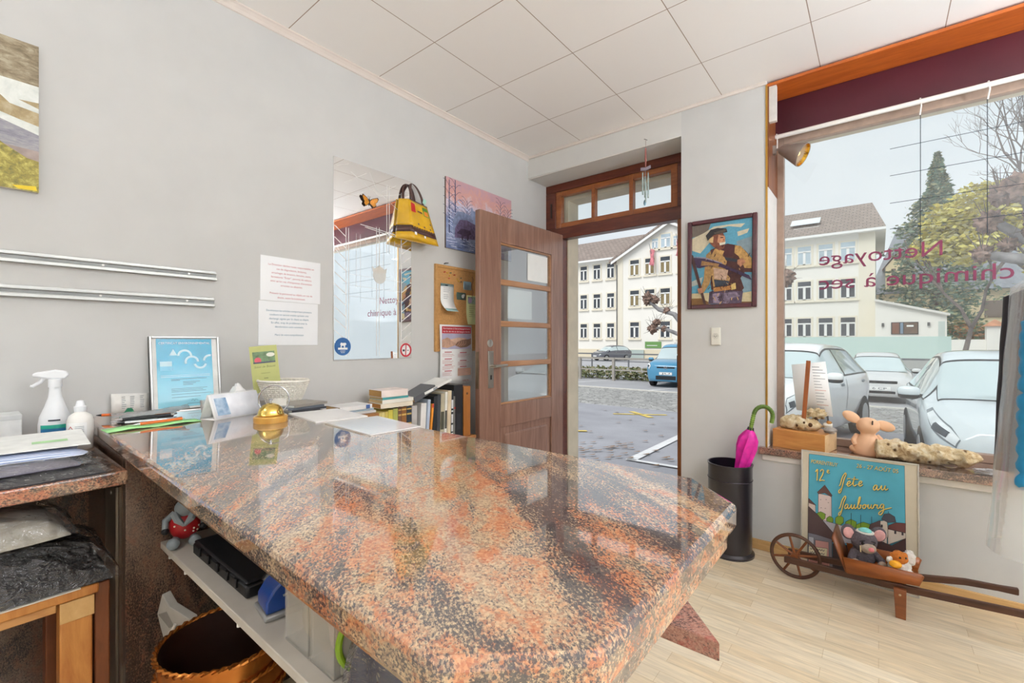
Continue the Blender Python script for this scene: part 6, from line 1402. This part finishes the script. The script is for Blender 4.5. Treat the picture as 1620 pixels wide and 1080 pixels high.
for s in (-1, 1):
    xe = -16.2+s*6.5; v = [(xe, YG-.5, 9.95), (-16.2, YG-.5, 13.5), (-16.2, YF+8, 13.5), (xe, YF+8, 9.95)]; v2 = [(q[0], q[1], q[2]-.22) for q in v]
    b.add(v+v2, [(0, 1, 2, 3), (7, 6, 5, 4), (0, 4, 5, 1)], ROOFM)
b.build('gable_roof', sch, smooth=False)
b = MB()
for s in (-1, 1):
    xe = -16.2+s*6.3; b.add([(xe, YG-.45, 9.80), (-16.2, YG-.45, 13.25), (-16.2, YG-.45, 12.95), (xe, YG-.45, 9.5)], [(0, 1, 2, 3)], WFR)
b.build('barge_board', sch, smooth=False)
def win(x, z, w, h, yf, arch=False, glsm=None, low=None):
    b = MB(); 
    b.box((x-w/2-.16, yf-.05, z-h/2-.12), (x+w/2+.16, yf-.005, z+h/2+.14), SURR); b.box((x-w/2-.26, yf-.14, z-h/2-.24), (x+w/2+.26, yf-.004, z-h/2-.10), SURR)
    fr = b.build('window', sch, smooth=False)
    b = MB(); b.box((x-w/2, yf-.062, z-h/2), (x+w/2, yf-.05, z+h/2), glsm or GLS)
    if low: b.box((x-w/2, yf-.066, z-h/2), (x+w/2, yf-.062, z+h*.2), low)
    b.build('pane', fr, smooth=False)
    b = MB(); 
    b.box((x-w*.10, yf-.09, z-h/2), (x+w*.10, yf-.06, z+h*.20), WFR); b.box((x-w/2, yf-.09, z+h*.17), (x+w/2, yf-.06, z+h*.25), WFR); b.box((x-w/2, yf-.09, z-h/2), (x+w/2, yf-.06, z-h/2+.06), WFR)
    for s in (-1, 1): b.box((x+s*w/2-.03, yf-.09, z-h/2), (x+s*w/2+.03, yf-.06, z+h*.2), WFR)
    b.build('window_frame', fr, smooth=False)
for z, g_ in ((2.42, GLS), (5.75, GLS), (9.05, GLS)):
    for x in (-35.0, -33.3, -31.6, -29.9, -28.2, -26.5, -24.8, -23.1): win(x, z, .82, 1.6, YF)
for z, lo in ((2.42, None), (5.75, CURT), (8.95, CURT)):
    for x in (-19.95, -18.3, -16.7, -14.9, -13.2): 
        if not (z < 3 and x == -18.3): win(x, z, .95, 1.62, YG, low=lo)
for z, g_ in ((2.40, GLS), (5.55, GLS), (8.55, GLSP)):
    for x in (-6.35, -4.95, -3.45, -1.95, -7.8): win(x, z, .95, 1.55, YF, glsm=g_)
for x, w_, h_ in ((-17.75, .62, 1.0), (-16.65, .95, 1.35), (-15.55, .62, 1.0)): win(x, 11.35 if w_ > .8 else 11.2, w_, h_, YG, glsm=GLSP)
b = MB(); b.tube([(-22.1, YF-.1, 10.0), (-21.95, YG-.1, 9.4), (-21.95, YG-.1, G0)], .05, C('#5a5a5c', .5), 8); b.build('downpipe', sch)
b = MB(); b.box((-5.9, YF+1.4, 11.2), (-4.0, YF+1.6, 11.25), C('#e9eef0', .3)); o_ = Matrix.Identity(4); v = [(-6.2, YF+1.6, 11.45), (-4.0, YF+1.6, 11.45), (-4.0, YF+2.9, 12.2), (-6.2, YF+2.9, 12.2)]; b.add([(q[0], q[1]-.1, q[2]+.12) for q in v], [(0, 1, 2, 3)], C('#e3ebee', .2)); b.build('roof_window', sch, smooth=False)
b = MB(); b.box((-18.8, YG-.08, .55), (-17.1, YG-.03, 1.2), C('#6f9a58', .6)); b.box((-18.6, YG-.09, .78), (-17.5, YG-.08, .84), WFR); b.build('green_sign', sch, smooth=False)
b = MB(); b.box((-16.7+1.0, YG-.3, .2), (-13.9, YG, 1.1), C('#b9bcbc', .5)); b.build('letter_boxes', sch, smooth=False)
b = MB(); b.box((-22.3, YG-.2, G0), (-18.9, YG-.06, .35), C('#b9c6c0', .7)); b.build('green_panel', sch, smooth=False)
for x, z in ((-18.0, 10.0), (-15.3, 10.6)):
    f_l = thing('red_flag', 'red and white flag on the school gable, ' + ('lower one on the left' if x < -17 else 'larger one on the right'), 'flag', (x, YG-.06, z)); b = MB(); b.tube([(0, 0, -.4), (0, -.9, 1.1)], .03, C('#999999', .5), 6); b.build('pole', f_l)
    b = MB(); v = []
    for i in range(7): 
        k = i/6; v += [(-.1+.08*math.sin(k*5), -.15-.5*(1-k)-.02, -1.0+1.7*k), (.35+.08*math.sin(k*5+1), -.2-.55*(1-k), -1.2+1.7*k)]
    b.add(v, [(2*i, 2*i+1, 2*i+3, 2*i+2) for i in range(6)], C('#d8828a', .7, var=.2, scale=3)); b.build('cloth', f_l, solid=.02)
# annex
an = thing('school_annex', 'low cream annex with wide window beside the school', 'building', (0, 0, 0)); YA = 44.2
b = MB(); b.prism([(-.2, G0), (3.75, G0), (3.75, 3.15), (-.2, 4.35)], YA, YA+3, FAC); b.build('wall', an, smooth=False)
b = MB(); b.add([(-.25, YA-.25, 4.45), (3.9, YA-.25, 3.2), (3.9, YA+3.1, 3.2), (-.25, YA+3.1, 4.45), (-.25, YA-.25, 4.28), (3.9, YA-.25, 3.03)], [(0, 1, 2, 3), (4, 5, 1, 0)], C('#dedad2', .7)); b.build('roof', an, smooth=False)
b = MB(); b.box((.72, YA-.06, 1.75), (2.25, YA, 2.65), C('#2e3236', .2)); wn = b.build('window', an, smooth=False); b = MB(); b.box((.78, YA-.08, 1.8), (1.18, YA-.06, 2.6), C('#7a4a30', .3)); b.box((1.25, YA-.08, 1.8), (1.4, YA-.06, 2.6), C('#7d93a8', .3)); b.box((1.45, YA-.08, 1.8), (2.2, YA-.06, 2.6), C('#6a5240', .3, var=.2, scale=3)); b.box((1.6, YA-.09, 2.3), (1.98, YA-.08, 2.42), WFR); b.build('pane', wn, smooth=False)
for x in (.25, 2.8): 
    b = MB(); b.box((x-.07, YA-.14, 2.35), (x+.07, YA, 2.6), C('#5a5a58', .5)); b.build('wall_lamp', an, smooth=False)
b = MB(); b.box((3.3, YA-.03, 1.3), (3.65, YA, 2.65), C('#c9d3cc', .6)); b.build('side_panel', an, smooth=False)
gb = thing('glass_balustrade', 'long pale green glass balustrade in front of the annex', 'balustrade', (0, 40, 0)); b = MB(); b.box((-9, 0, .1), (3.6, .06, 1.55), C('#c3d8cf', .25, var=.02, coat=.3)); b.build('glass_panel', gb, smooth=False); b = MB(); b.box((-9, -.05, G0), (3.6, .15, .1), C('#a9aaa6', .8)); b.build('base_wall', gb, smooth=False)
# low wall with tiles right of the annex
lw = thing('garden_wall', 'cream garden wall with tile capping right of the annex', 'wall', (0, 42, 0)); b = MB(); b.box((3.7, 0, G0), (12, .3, 1.35), FAC); b.build('wall_body', lw, smooth=False); b = MB(); b.box((6.2, -.1, 1.35), (12, .4, 1.75), C('#c98f6c', .8, var=.12, scale=3)); b.build('tile_cap', lw, smooth=False); b = MB(); b.box((5.4, -.2, G0), (6.2, .5, 2.2), FAC); b.add([(5.25, -.35, 2.2), (6.35, -.35, 2.2), (6.35, .65, 2.2), (5.25, .65, 2.2), (5.8, .15, 2.65)], [(0, 1, 4), (1, 2, 4), (2, 3, 4), (3, 0, 4)], C('#c98f6c', .8, var=.12, scale=3)); b.build('gate_pillar', lw, smooth=False)
# villa behind
vl = thing('villa', 'yellow villa with grey slate roof behind the conifer', 'building', (0, 0, 0)); SLT = C('#8f959c', .7, var=.08, scale=2); VY = C('#e3d3a8', .9, var=.04, scale=1)
b = MB(); b.box((-.2, 62, G0), (12.6, 74, 6.2), VY); b.build('wall', vl, smooth=False)
b = MB(); v = [(-.9, 61.3, 6.2), (13.2, 61.3, 6.2), (13.2, 75, 6.2), (-.9, 75, 6.2), (1.6, 64, 13.5), (10.4, 64, 12.2), (10.4, 72, 12.2), (1.6, 72, 13.5)]; b.add(v, [(0, 1, 5, 4), (1, 2, 6, 5), (2, 3, 7, 6), (3, 0, 4, 7), (4, 5, 6, 7)], SLT); b.build('roof', vl, smooth=False)
b = MB(); b.prism([(.55, 6.6), (2.6, 6.6), (2.6, 8.9), (1.55, 10.2), (.55, 8.9)], 60.9, 63, VY); b.add([(.3, 60.7, 8.7), (1.55, 60.7, 10.5), (2.85, 60.7, 8.7), (2.85, 63.5, 8.7), (1.55, 63.5, 10.5), (.3, 63.5, 8.7)], [(0, 1, 4, 5), (1, 2, 3, 4)], C('#b08a70', .8)); b.build('dormer', vl, smooth=False)
for x, z, w_ in ((1.2, 8.0, .35), (1.9, 8.0, .35), (8.6, 4.4, 1.5), (11.2, 4.4, .9)): 
    b = MB(); b.box((x-w_/2, 60.85 if z > 6 else 61.9, z-.9), (x+w_/2, 62, z+.7), C('#7a6a5c', .4)); b.build('window', vl, smooth=False)
b = MB(); b.prism([(7.5, G0), (10, G0), (10, 1.8), (9.4, 2.6), (8.75, 2.9), (8.1, 2.6), (7.5, 1.8)], 61.9, 62, C('#b5663a', .8, var=.3, scale=2)); b.build('arched_gate', vl, smooth=False)
# ------------------------------------------------------------------ railings, hedge
def railing(name, label, Y_, x0, x1, step, top, mid, r_, mat):
    t = thing(name, label, 'railing', (0, Y_, gz(Y_)))
    b = MB(); b.box((x0, -.03, top-.09), (x1, .03, top), mat); b.build('top_rail', t, smooth=False)
    b = MB(); b.box((x0, -.025, mid-.06), (x1, .025, mid), mat); b.build('mid_rail', t, smooth=False)
    x = x0
    while x < x1:
        b = MB(); b.box((x-r_, -r_, 0), (x+r_, r_, top), mat); b.build('post', t, smooth=False); x += step
railing('street_railing', 'near grey railing between parking and hedge strip', 20.1, -19.2, -7.95, 1.85, 1.12, .55, .06, C('#a39d94', .6, var=.05))
railing('street_railing', 'far thin dark railing along the road behind the hedge strip', 30, -28.2, 2, 2.9, 1.05, .5, .04, C('#6b6d70', .5))
def leaf_cloud(n_, fn, size, mats, seed, up=.3):
    random.seed(seed); b = MB()
    for k in range(n_):
        c = Vector(fn()); s = size*random.uniform(.6, 1.3); a = Vector((random.gauss(0, 1), random.gauss(0, 1), random.gauss(0, up))).normalized(); d = Vector((random.gauss(0, 1), random.gauss(0, 1), random.gauss(0, 1))); e = a.cross(d).normalized()
        b.add([tuple(c-a*s), tuple(c+e*s*.5), tuple(c+a*s), tuple(c-e*s*.5)], [(0, 1, 2, 3)], mats[int(random.random()*len(mats))])
    return b
HG = [C('#8f9068', .9, var=.1, scale=2), C('#a89f80', .9, var=.1, scale=2), C('#7c8560', .9, var=.1, scale=2)]
h_ = leaf_cloud(3600, lambda: (random.uniform(-20, -8.0), 21.0+random.uniform(-.35, .5), gz(21)+random.uniform(.02, .62)), .10, HG, 3).build('hedge_strip', smooth=False); tag(h_, 'low dry hedge strip behind the near railing', 'hedge', kind='stuff')
# ------------------------------------------------------------------ trees
BARK = C('#6b625c', .9, var=.2, scale=3, bump=.4); BARK2 = C('#8a807a', .9, var=.2, scale=4, bump=.4)
co = thing('conifer_tree', 'tall blue green conifer behind the annex', 'tree', (3.8, 51.5, G0))
b = MB(); b.tube([(0, 0, 0), (0, 0, 8), (0, 0, 17.3)], [.35, .25, .04], BARK, 8); b.build('trunk', co)
CP = [(0, 3.3), (8, 3.3), (11, 3.0), (12.2, 2.6), (13.3, 1.7), (14.3, 1.0), (15.6, .62), (17.6, .06)]
def prof_c(z):
    for (z0, r0), (z1, r1) in zip(CP, CP[1:]):
        if z <= z1: return r0+(r1-r0)*(z-z0)/(z1-z0)
    return .06
def conif():
    k = random.random()**.85; z = .6+17*k; kk = 1-k; a0 = random.uniform(0, 2*PI)
    rr = prof_c(z)*(.80+.85*mnoise.noise(Vector((math.cos(a0)*2.2, math.sin(a0)*2.2, z*.9))))*random.random()**.38*(1+.3*random.random()**5); a = a0
    return (rr*math.cos(a), rr*math.sin(a), z-.25*rr)
leaf_cloud(15000, conif, .19, [C('#6f8a74', .9, var=.1, scale=1), C('#82987f', .9, var=.1, scale=1), C('#5f7a68', .9, var=.1, scale=1), C('#a3a67f', .9, var=.1, scale=1)], 21).build('needles', co, smooth=False)
def branches(t, seed, root, d0, L0, r0, depth, mat, spread=.55, name='branches'):
    random.seed(seed); b = MB()
    def rec(p_, d, L_, r_, dep):
        q = p_+d*L_; m_ = (p_+q)/2+Vector((random.gauss(0, 1), random.gauss(0, 1), random.gauss(0, 1)))*L_*.05
        b.tube([tuple(p_), tuple(m_), tuple(q)], [r_, r_*.85, r_*.65], mat, 5 if dep < 3 else 6, False)
        if dep > 0:
            for k in range(3 if random.random() < .55 else 2):
                dd = (d+Vector((random.gauss(0, 1), random.gauss(0, 1), random.gauss(.55, .5)))*spread).normalized(); rec(q, dd, L_*random.uniform(.66, .86), r_*.62, dep-1)
    rec(Vector(root), Vector(d0).normalized(), L0, r0, depth); return b.build(name, t)
yl = [C('#d9cf6a', .9, var=.08, scale=2), C('#e3dc8c', .9, var=.08, scale=2), C('#c9bb5a', .9, var=.08, scale=2), C('#b3ad78', .9, var=.08, scale=2)]
def blob(cs):
    w_ = [c[3]**2 for c in cs]
    def f():
        c = random.choices(cs, w_)[0]; d = Vector((random.gauss(0, 1), random.gauss(0, 1), random.gauss(0, 1))).normalized()*c[3]*random.random()**.4; return (c[0]+d.x, c[1]+d.y, c[2]+d.z*.8)
    return f
t = thing('autumn_tree', 'yellow leaved tree in front of the conifer', 'tree', (3.05, 28.5, G0)); branches(t, 5, (0, 0, 0), (.06, 0, 1), 2.5, .13, 3, BARK, .3)
leaf_cloud(5200, blob([(-.6, 0, 7.4, 1.0), (.6, .3, 8.0, 1.3), (-1.0, .2, 6.2, 1.0), (1.5, 0, 7.1, 1.2), (.2, 0, 6.2, 1.2), (2.0, .5, 8.1, .9)]), .15, yl, 31).build('leaves', t, smooth=False)
t = thing('bare_tree', 'tall bare tree with fine twigs at the right', 'tree', (11.2, 45, G0)); branches(t, 8, (0, 0, 0), (-.10, 0, 1), 6.0, .26, 7, C('#77706c', .9), .42)
t = thing('autumn_tree', 'yellow leaved tree with dark branches near the villa, at the far right', 'tree', (7.9, 36, G0)); branches(t, 13, (0, 0, 0), (-.05, 0, 1), 3.4, .22, 5, BARK, .5)
leaf_cloud(3600, blob([(-.9, 0, 7.0, 1.2), (.4, 0, 6.4, 1.3), (.9, 0, 8.0, 1.5), (-1.4, 0, 6.0, .7), (1.9, 0, 9.6, 1.3), (-.2, 0, 9.3, .9)]), .16, yl, 37).build('leaves', t, smooth=False)
t = thing('leafy_bush', 'rust coloured bush beside the garden wall', 'bush', (5.4, 45.6, G0)); leaf_cloud(1600, blob([(0, 0, 1.2, 1.0), (1.0, 0, 1.6, .9), (-.6, 0, 2.8, .9), (.2, 0, 2.2, 1.)]), .2, [C('#8a8058', .9, var=.1, scale=2), C('#b5814e', .9, var=.1, scale=2), C('#6f8058', .9, var=.1, scale=2)], 41).build('leaves', t, smooth=False)
# pollarded plane trees (knobbly arms)
KN = C('#8d7468', .95, var=.35, scale=9, bump=1.); PB_ = C('#8f8c8c', .9, var=.2, scale=4, bump=.3)
def plane(label, loc, arms, trunk, kr, seed):
    t = thing('plane_tree', label, 'tree', loc); b = MB(); b.tube([(0, 0, 0), (trunk[0]*.4, 0, trunk[2]*.55), tuple(trunk)], [.24, .20, .22], PB_, 12); b.build('trunk', t)
    random.seed(seed)
    for i, (pts, r0, knobs) in enumerate(arms):
        b = MB(); b.tube([tuple(trunk)]+pts, [r0]+[r0*(1-.45*(k+1)/len(pts)) for k in range(len(pts))], PB_, 10); ao = b.build('arm', t, angle=80)
        for c, kr_ in knobs:
            tw = MB(); tw.ball(c, kr_, KN, 20, 14, lump=.55, ls=14, seed=i*3+c[0])
            for k in range(8):
                d = Vector((random.gauss(0, 1), random.gauss(0, 1), random.gauss(.8, .7))).normalized(); p_ = Vector(c)+d*kr_*.7; tw.tube([tuple(p_), tuple(p_+d*.35+Vector((0, 0, .1)))], [.010, .003], BARK, 4, False)
            tw.build('knob', ao, angle=80)
plane('thick pollarded plane tree with knobbly arms at the right, close to the window', (3.75, 13.5, gz(13.5)), [
    ([(-.55, -.2, 3.35), (-1.35, -.3, 4.0), (-1.52, -.3, 4.9)], .21, [((-1.30, -.3, 4.05), .22), ((-1.50, -.3, 4.85), .27), ((-1.32, -.3, 4.40), .2), ((-1.85, -.3, 4.75), .18)]),
    ([(-1.0, 0, 3.3), (-2.0, .1, 3.62)], .17, [((-2.05, .1, 3.65), .16), ((-1.7, .1, 3.78), .13)]),
    ([(-1.15, .1, 3.6), (-1.95, .1, 4.35)], .15, [((-1.98, .1, 4.3), .20)]),
    ([(.9, 0, 3.5), (1.6, 0, 4.4)], .2, [((1.6, 0, 4.4), .25)])], (.0, 0, 2.6), .2, 3)
plane('pollarded plane tree seen right of the open door', (-5.35, 17.6, gz(17.6)), [
    ([(-.8, 0, 2.95), (-1.4, 0, 3.15), (-1.85, 0, 3.55)], .11, [((-1.85, 0, 3.6), .2), ((-1.55, 0, 3.55), .13), ((-1.1, 0, 3.1), .12)]),
    ([(-.7, 0, 2.2), (-1.3, 0, 2.45), (-1.65, 0, 2.4)], .09, [((-1.65, 0, 2.4), .17), ((-1.5, 0, 2.65), .13), ((-1.2, 0, 2.4), .11)]),
    ([(.0, .1, 3.6), (-.35, 0, 5.3)], .1, [((-.35, 0, 5.3), .2)]),
    ([(1.0, 0, 3.2), (2.1, 0, 4.1)], .13, [((2.15, 0, 4.1), .26)]),
    ([(1.3, 0, 3.8), (2.9, 0, 4.0)], .12, [((2.9, 0, 4.05), .25)])], (0, 0, 1.9), .2, 9)
# ------------------------------------------------------------------ cars
GLC = C('#c3d2d3', .05, var=.04, scale=.7, spec=.8, coat=.5); TYR = C('#222225', .8); RIM = C('#a9abad', .3, metal=.7); BLKT = C('#1d1f22', .4)
def catmull(P, u):
    n_ = len(P)-1; x = min(max(u, 0), 1)*n_; i = min(int(x), n_-1); t_ = x-i
    p0, p1, p2, p3 = P[max(i-1, 0)], P[i], P[i+1], P[min(i+2, n_)]
    return [.5*((2*b_)+(c_-a_)*t_+(2*a_-5*b_+4*c_-d_)*t_*t_+(3*b_-a_-3*c_+d_)*t_**3) for a_, b_, c_, d_ in zip(p0, p1, p2, p3)]
def car(name, label, loc, rz, st, paint, tilt=0., wheels=(.78, 3.25), plate='', wr=.31, mirror_y=1.35, lamp=((.03, .13), (1.15, 2.25)), ws=(.30, .47), sw=(.35, .83), grille=None, hl=True, emblem=False):
    # stations: y, z_sill, z_belt, z_top, half width body, half width top
    t = thing(name, label, 'car', loc, 0, rot=(R(tilt), 0, rz))
    def S(u, a):    # a in 0..4 : sill, side, belt, roof edge, centre
        y_, zs, zb, zt, wb, wt = catmull(st, u)
        K_ = [(wb*.90, zs), (wb, zs+(zb-zs)*.52), (wb*.97, zb), (wt, zt-(zt-zb)*.10-.012), (0, zt)]
        i = min(int(a), 3); t_ = a-i; p0 = K_[max(i-1, 0)]; p1 = K_[i]; p2 = K_[i+1]
        if i >= 2 and i < 3: x = p1[0]+(p2[0]-p1[0])*t_; z = p1[1]+(p2[1]-p1[1])*t_
        elif i == 3: x = p1[0]*math.cos(t_*PI/2)**.55 if t_ < 1 else 0; z = p1[1]+(p2[1]-p1[1])*math.sin(t_*PI/2)
        else: x = p1[0]+(p2[0]-p1[0])*t_+.02*math.sin(t_*PI); z = p1[1]+(p2[1]-p1[1])*t_
        return Vector((x, y_, z))
    A = [0, .33, .66, 1, 1.33, 1.66, 2, 2.33, 2.66, 3, 3.2, 3.4, 3.6, 3.8, 4]; NU = 48
    b = MB(); rings = []
    for i in range(NU+1):
        L_ = [S(i/NU, a) for a in A]; rings.append([tuple(p_) for p_ in L_]+[(-p_.x, p_.y, p_.z) for p_ in reversed(L_[:-1])])
    b.ring(rings, paint, True, True); b.build('body', t, angle=60)
    def patch(u0, u1, a0, a1, side, mat, nm, off=.006, nu=12, na=8, trim=None):
        b = MB(); v = []
        for i in range(nu+1):
            for j in range(na+1):
                u = u0+(u1-u0)*i/nu; a = a0+(a1-a0)*j/na
                if trim: u, a = trim(i/nu, j/na, u, a)
                p_ = S(u, a); e = 1e-3; nn = (S(u+e, a)-p_).cross(S(u, min(4, a+e))-p_) if a < 3.99 else Vector((0, 0, 1))
                if nn.length < 1e-12: nn = Vector((1, 0, 0))
                nn.normalize()
                if nn.dot(p_-Vector((0, p_.y, .6))) < 0: nn = -nn
                p_ = p_+nn*off; v.append((p_.x*side, p_.y, p_.z))
        b.add(v, [(i*(na+1)+j, (i+1)*(na+1)+j, (i+1)*(na+1)+j+1, i*(na+1)+j+1) for i in range(nu) for j in range(na)], mat); return b
    for s in (1, -1):
        mid = sw[0]+(sw[1]-sw[0])*.52
        patch(ws[0]-.012, ws[1]+.008, 2.84, 4, s, BLKT, '', off=.003).build('window_seal', t, angle=60)
        patch(sw[0]-.008, sw[1]+.008, 2.03, 2.96, s, BLKT, '', off=.003, trim=lambda ii, jj, u, a: (u+(.055 if ii < .5 else 0)*jj*(1-ii*2), a)).build('window_seal', t, angle=60)
        for ug in (sw[0]-.015, mid, sw[1]-.05): patch(ug-.0016, ug+.0016, .25, 2.04, s, C('#6d7276', .5), '', off=.003, nu=1).build('door_gap', t, angle=60)
    b = patch(ws[0], ws[1], 2.9, 4, 1, GLC, ''); b2 = patch(ws[0], ws[1], 2.9, 4, -1, GLC, ''); b.add(b2.v, b2.f, GLC); b.build('windscreen', t, angle=60)
    for s in (1, -1):
        mid = sw[0]+(sw[1]-sw[0])*.52
        sk = lambda ii, jj, u, a: (u+(0.055 if ii < .5 else 0)*jj*(1-ii*2), a)
        patch(sw[0], mid-.006, 2.08, 2.9, s, GLC, '', trim=sk).build('side_window', t, angle=60)
        patch(mid+.006, sw[1], 2.08, 2.9, s, GLC, '').build('side_window', t, angle=60)
        if hl:
            hl_t = lambda ii, jj, u, a: (u, lamp[1][0]+(lamp[1][1]-lamp[1][0])*(ii*.62+jj*(1-.62*ii)*(.55+.45*min(1, ii*3))))
            lo = patch(lamp[0][0]-.004, lamp[0][1]+.006, lamp[1][0], lamp[1][1], s, C('#7d868b', .1, metal=.3, var=.1, scale=8, coat=.6), '', off=.005, trim=hl_t).build('headlight', t, angle=60)
            patch(lamp[0][0]+.004, lamp[0][1]-.02, lamp[1][0], lamp[1][1], s, C('#e6ebec', .08, metal=.2, var=.08, scale=8, coat=.6), '', off=.009, trim=lambda ii, jj, u, a: hl_t(.08+ii*.75, .12+jj*.76, u, a)).build('lamp_glass', lo, angle=60)
            du = (lamp[0][1]-lamp[0][0]); patch(lamp[0][0]+du*.22, lamp[0][0]+du*.55, lamp[1][0]+.34*(lamp[1][1]-lamp[1][0]), lamp[1][0]+.66*(lamp[1][1]-lamp[1][0]), s, C('#565c62', .1, metal=.5), '', off=.013).build('lamp_lens', lo, angle=60)
        b = MB(); q = S(mid*.0+sw[0]+.03, 2.0); b.ball((s*(q.x+.11), q.y+.0, q.z+.06), (.11, .06, .065), paint, 14, 10, pw=.7); b.ball((s*(q.x+.11), q.y+.004, q.z+.015), (.105, .058, .05), BLKT, 14, 10, pw=.7); b.tube([(s*(q.x-.02), q.y+.03, q.z), (s*(q.x+.06), q.y+.03, q.z+.03)], .025, BLKT, 8); b.build('mirror', t)
        for y_ in wheels:
            wx = catmull(st, .5)[4]-.09; w_ = MB(); o_ = w_.M; w_.tube([(s*(wx-.10), y_, wr), (s*(wx-.09), y_, wr), (s*(wx+.09), y_, wr), (s*(wx+.10), y_, wr)], [wr*.9, wr, wr, wr*.93], TYR, 26); wo2 = w_.build('wheel', t); w_ = MB(); w_.cyl((s*(wx+.09), y_, wr), (s*(wx+.107), y_, wr), wr*.66, wr*.62, RIM, 20); w_.build('rim', wo2)
        b = MB(); 
        q = S(sw[0]+(sw[1]-sw[0])*.80, 1.72); b.ball((s*(q.x+.008), q.y, q.z), (.014, .11, .03), C('#8a9094', .3), 10, 6); q = S(sw[0]+(sw[1]-sw[0])*.40, 1.72); b.ball((s*(q.x+.008), q.y, q.z), (.014, .11, .03), C('#8a9094', .3), 10, 6); b.build('door_handle', t)
    f0 = st[0]; yv = f0[0]
    b = MB(); b.box((-f0[4]*.62, yv-.012, f0[1]+.03), (f0[4]*.62, yv+.05, f0[1]+(f0[2]-f0[1])*.38), BLKT)
    if grille: b.box((-f0[4]*grille[0], yv-.012, grille[1]), (f0[4]*grille[0], yv+.05, grille[2]), BLKT)
    b.build('grille', t, bevel=.01)
    zp = f0[1]+(f0[2]-f0[1])*.46
    b = MB(); b.box((-.26, yv-.02, zp), (.26, yv-.012, zp+.11), C('#e9e9e6', .5)); pl = b.build('licence_plate', t)
    if plate: b = MB(); b.text(plate, 0, zp+.025, .065, yv-.0205, INK, w=.34, align='c'); b.build('plate_text', pl, smooth=False)
    if emblem:
        b = MB(); 
        for k in (0, .06): b.stroke([(-.07, zp+.24+k), (0, zp+.29+k), (.07, zp+.24+k)], .02, yv-.03, CHR, False)
        b.build('emblem', t, smooth=False)
    b = MB(); b.box((-f0[4]*.75, f0[0]+.05, f0[1]-.02), (f0[4]*.75, st[-1][0]-.05, f0[1]+.05), BLKT); b.build('underbody', t)
    return t
def paint(h): return C(h, .16, metal=.0, var=.01, scale=1, coat=.8)
hatch = [(0, .28, .56, .66, .60, .46), (.18, .20, .68, .80, .78, .60), (.55, .18, .80, .92, .84, .68), (1.0, .18, .93, 1.04, .85, .66), (1.75, .18, .96, 1.46, .85, .56), (2.3, .18, .97, 1.53, .85, .55), (3.2, .18, .99, 1.47, .84, .54), (3.75, .24, 1.0, 1.22, .80, .52), (4.0, .36, .92, 1.0, .72, .46)]
suv = [(0, .38, .74, .84, .66, .52), (.18, .30, .86, .98, .84, .68), (.6, .26, .96, 1.07, .90, .74), (1.15, .26, 1.05, 1.13, .91, .70), (1.8, .26, 1.07, 1.58, .91, .62), (2.4, .26, 1.09, 1.66, .91, .62), (3.5, .26, 1.12, 1.62, .90, .60), (4.05, .32, 1.12, 1.38, .86, .60), (4.3, .42, 1.0, 1.10, .78, .5)]
van = [(0, .30, .80, .90, .66, .50), (.15, .24, .94, 1.04, .82, .64), (.5, .22, 1.02, 1.14, .86, .66), (.95, .22, 1.08, 1.22, .87, .66), (1.5, .22, 1.12, 1.72, .87, .62), (2.2, .22, 1.12, 1.80, .87, .62), (3.6, .22, 1.12, 1.79, .86, .62), (4.1, .3, 1.12, 1.6, .84, .6), (4.15, .4, 1.0, 1.2, .8, .55)]
car('parked_car', 'silver hatchback facing the shop window, close at the right', (1.24, 6.35, gz(6.4)), R(1), hatch, paint('#d5dee1'), -1.9, hl=True, lamp=((.02, .25), (1.45, 2.45)))
car('parked_car', 'white off-road car parked at an angle at the left of the shop window', (-1.70, 7.4, gz(7.6)), R(-10), suv, paint('#f4f4f3'), -1.9, wheels=(.85, 3.45), wr=.36)
car('parked_car', 'white grey compact car parked farther back between the two near cars', (.02, 17.8, gz(17.8)), R(2), hatch, paint('#d3d4d3'), 0, plate='6 CP', grille=(.7, .62, .70))
car('parked_car', 'blue van parked by the railing, seen through the doorway', (-6.75, 18.3, gz(18.3)), R(2), van, paint('#4f93b8'), 0, plate='JU', grille=(.55, .80, .86), emblem=True, lamp=((.02, .16), (1.5, 2.6)))
car('parked_car', 'small dark grey car parked in front of the school', (-21.75, 39.9, gz(41)), R(-25), hatch, paint('#6a6a72'), 0)
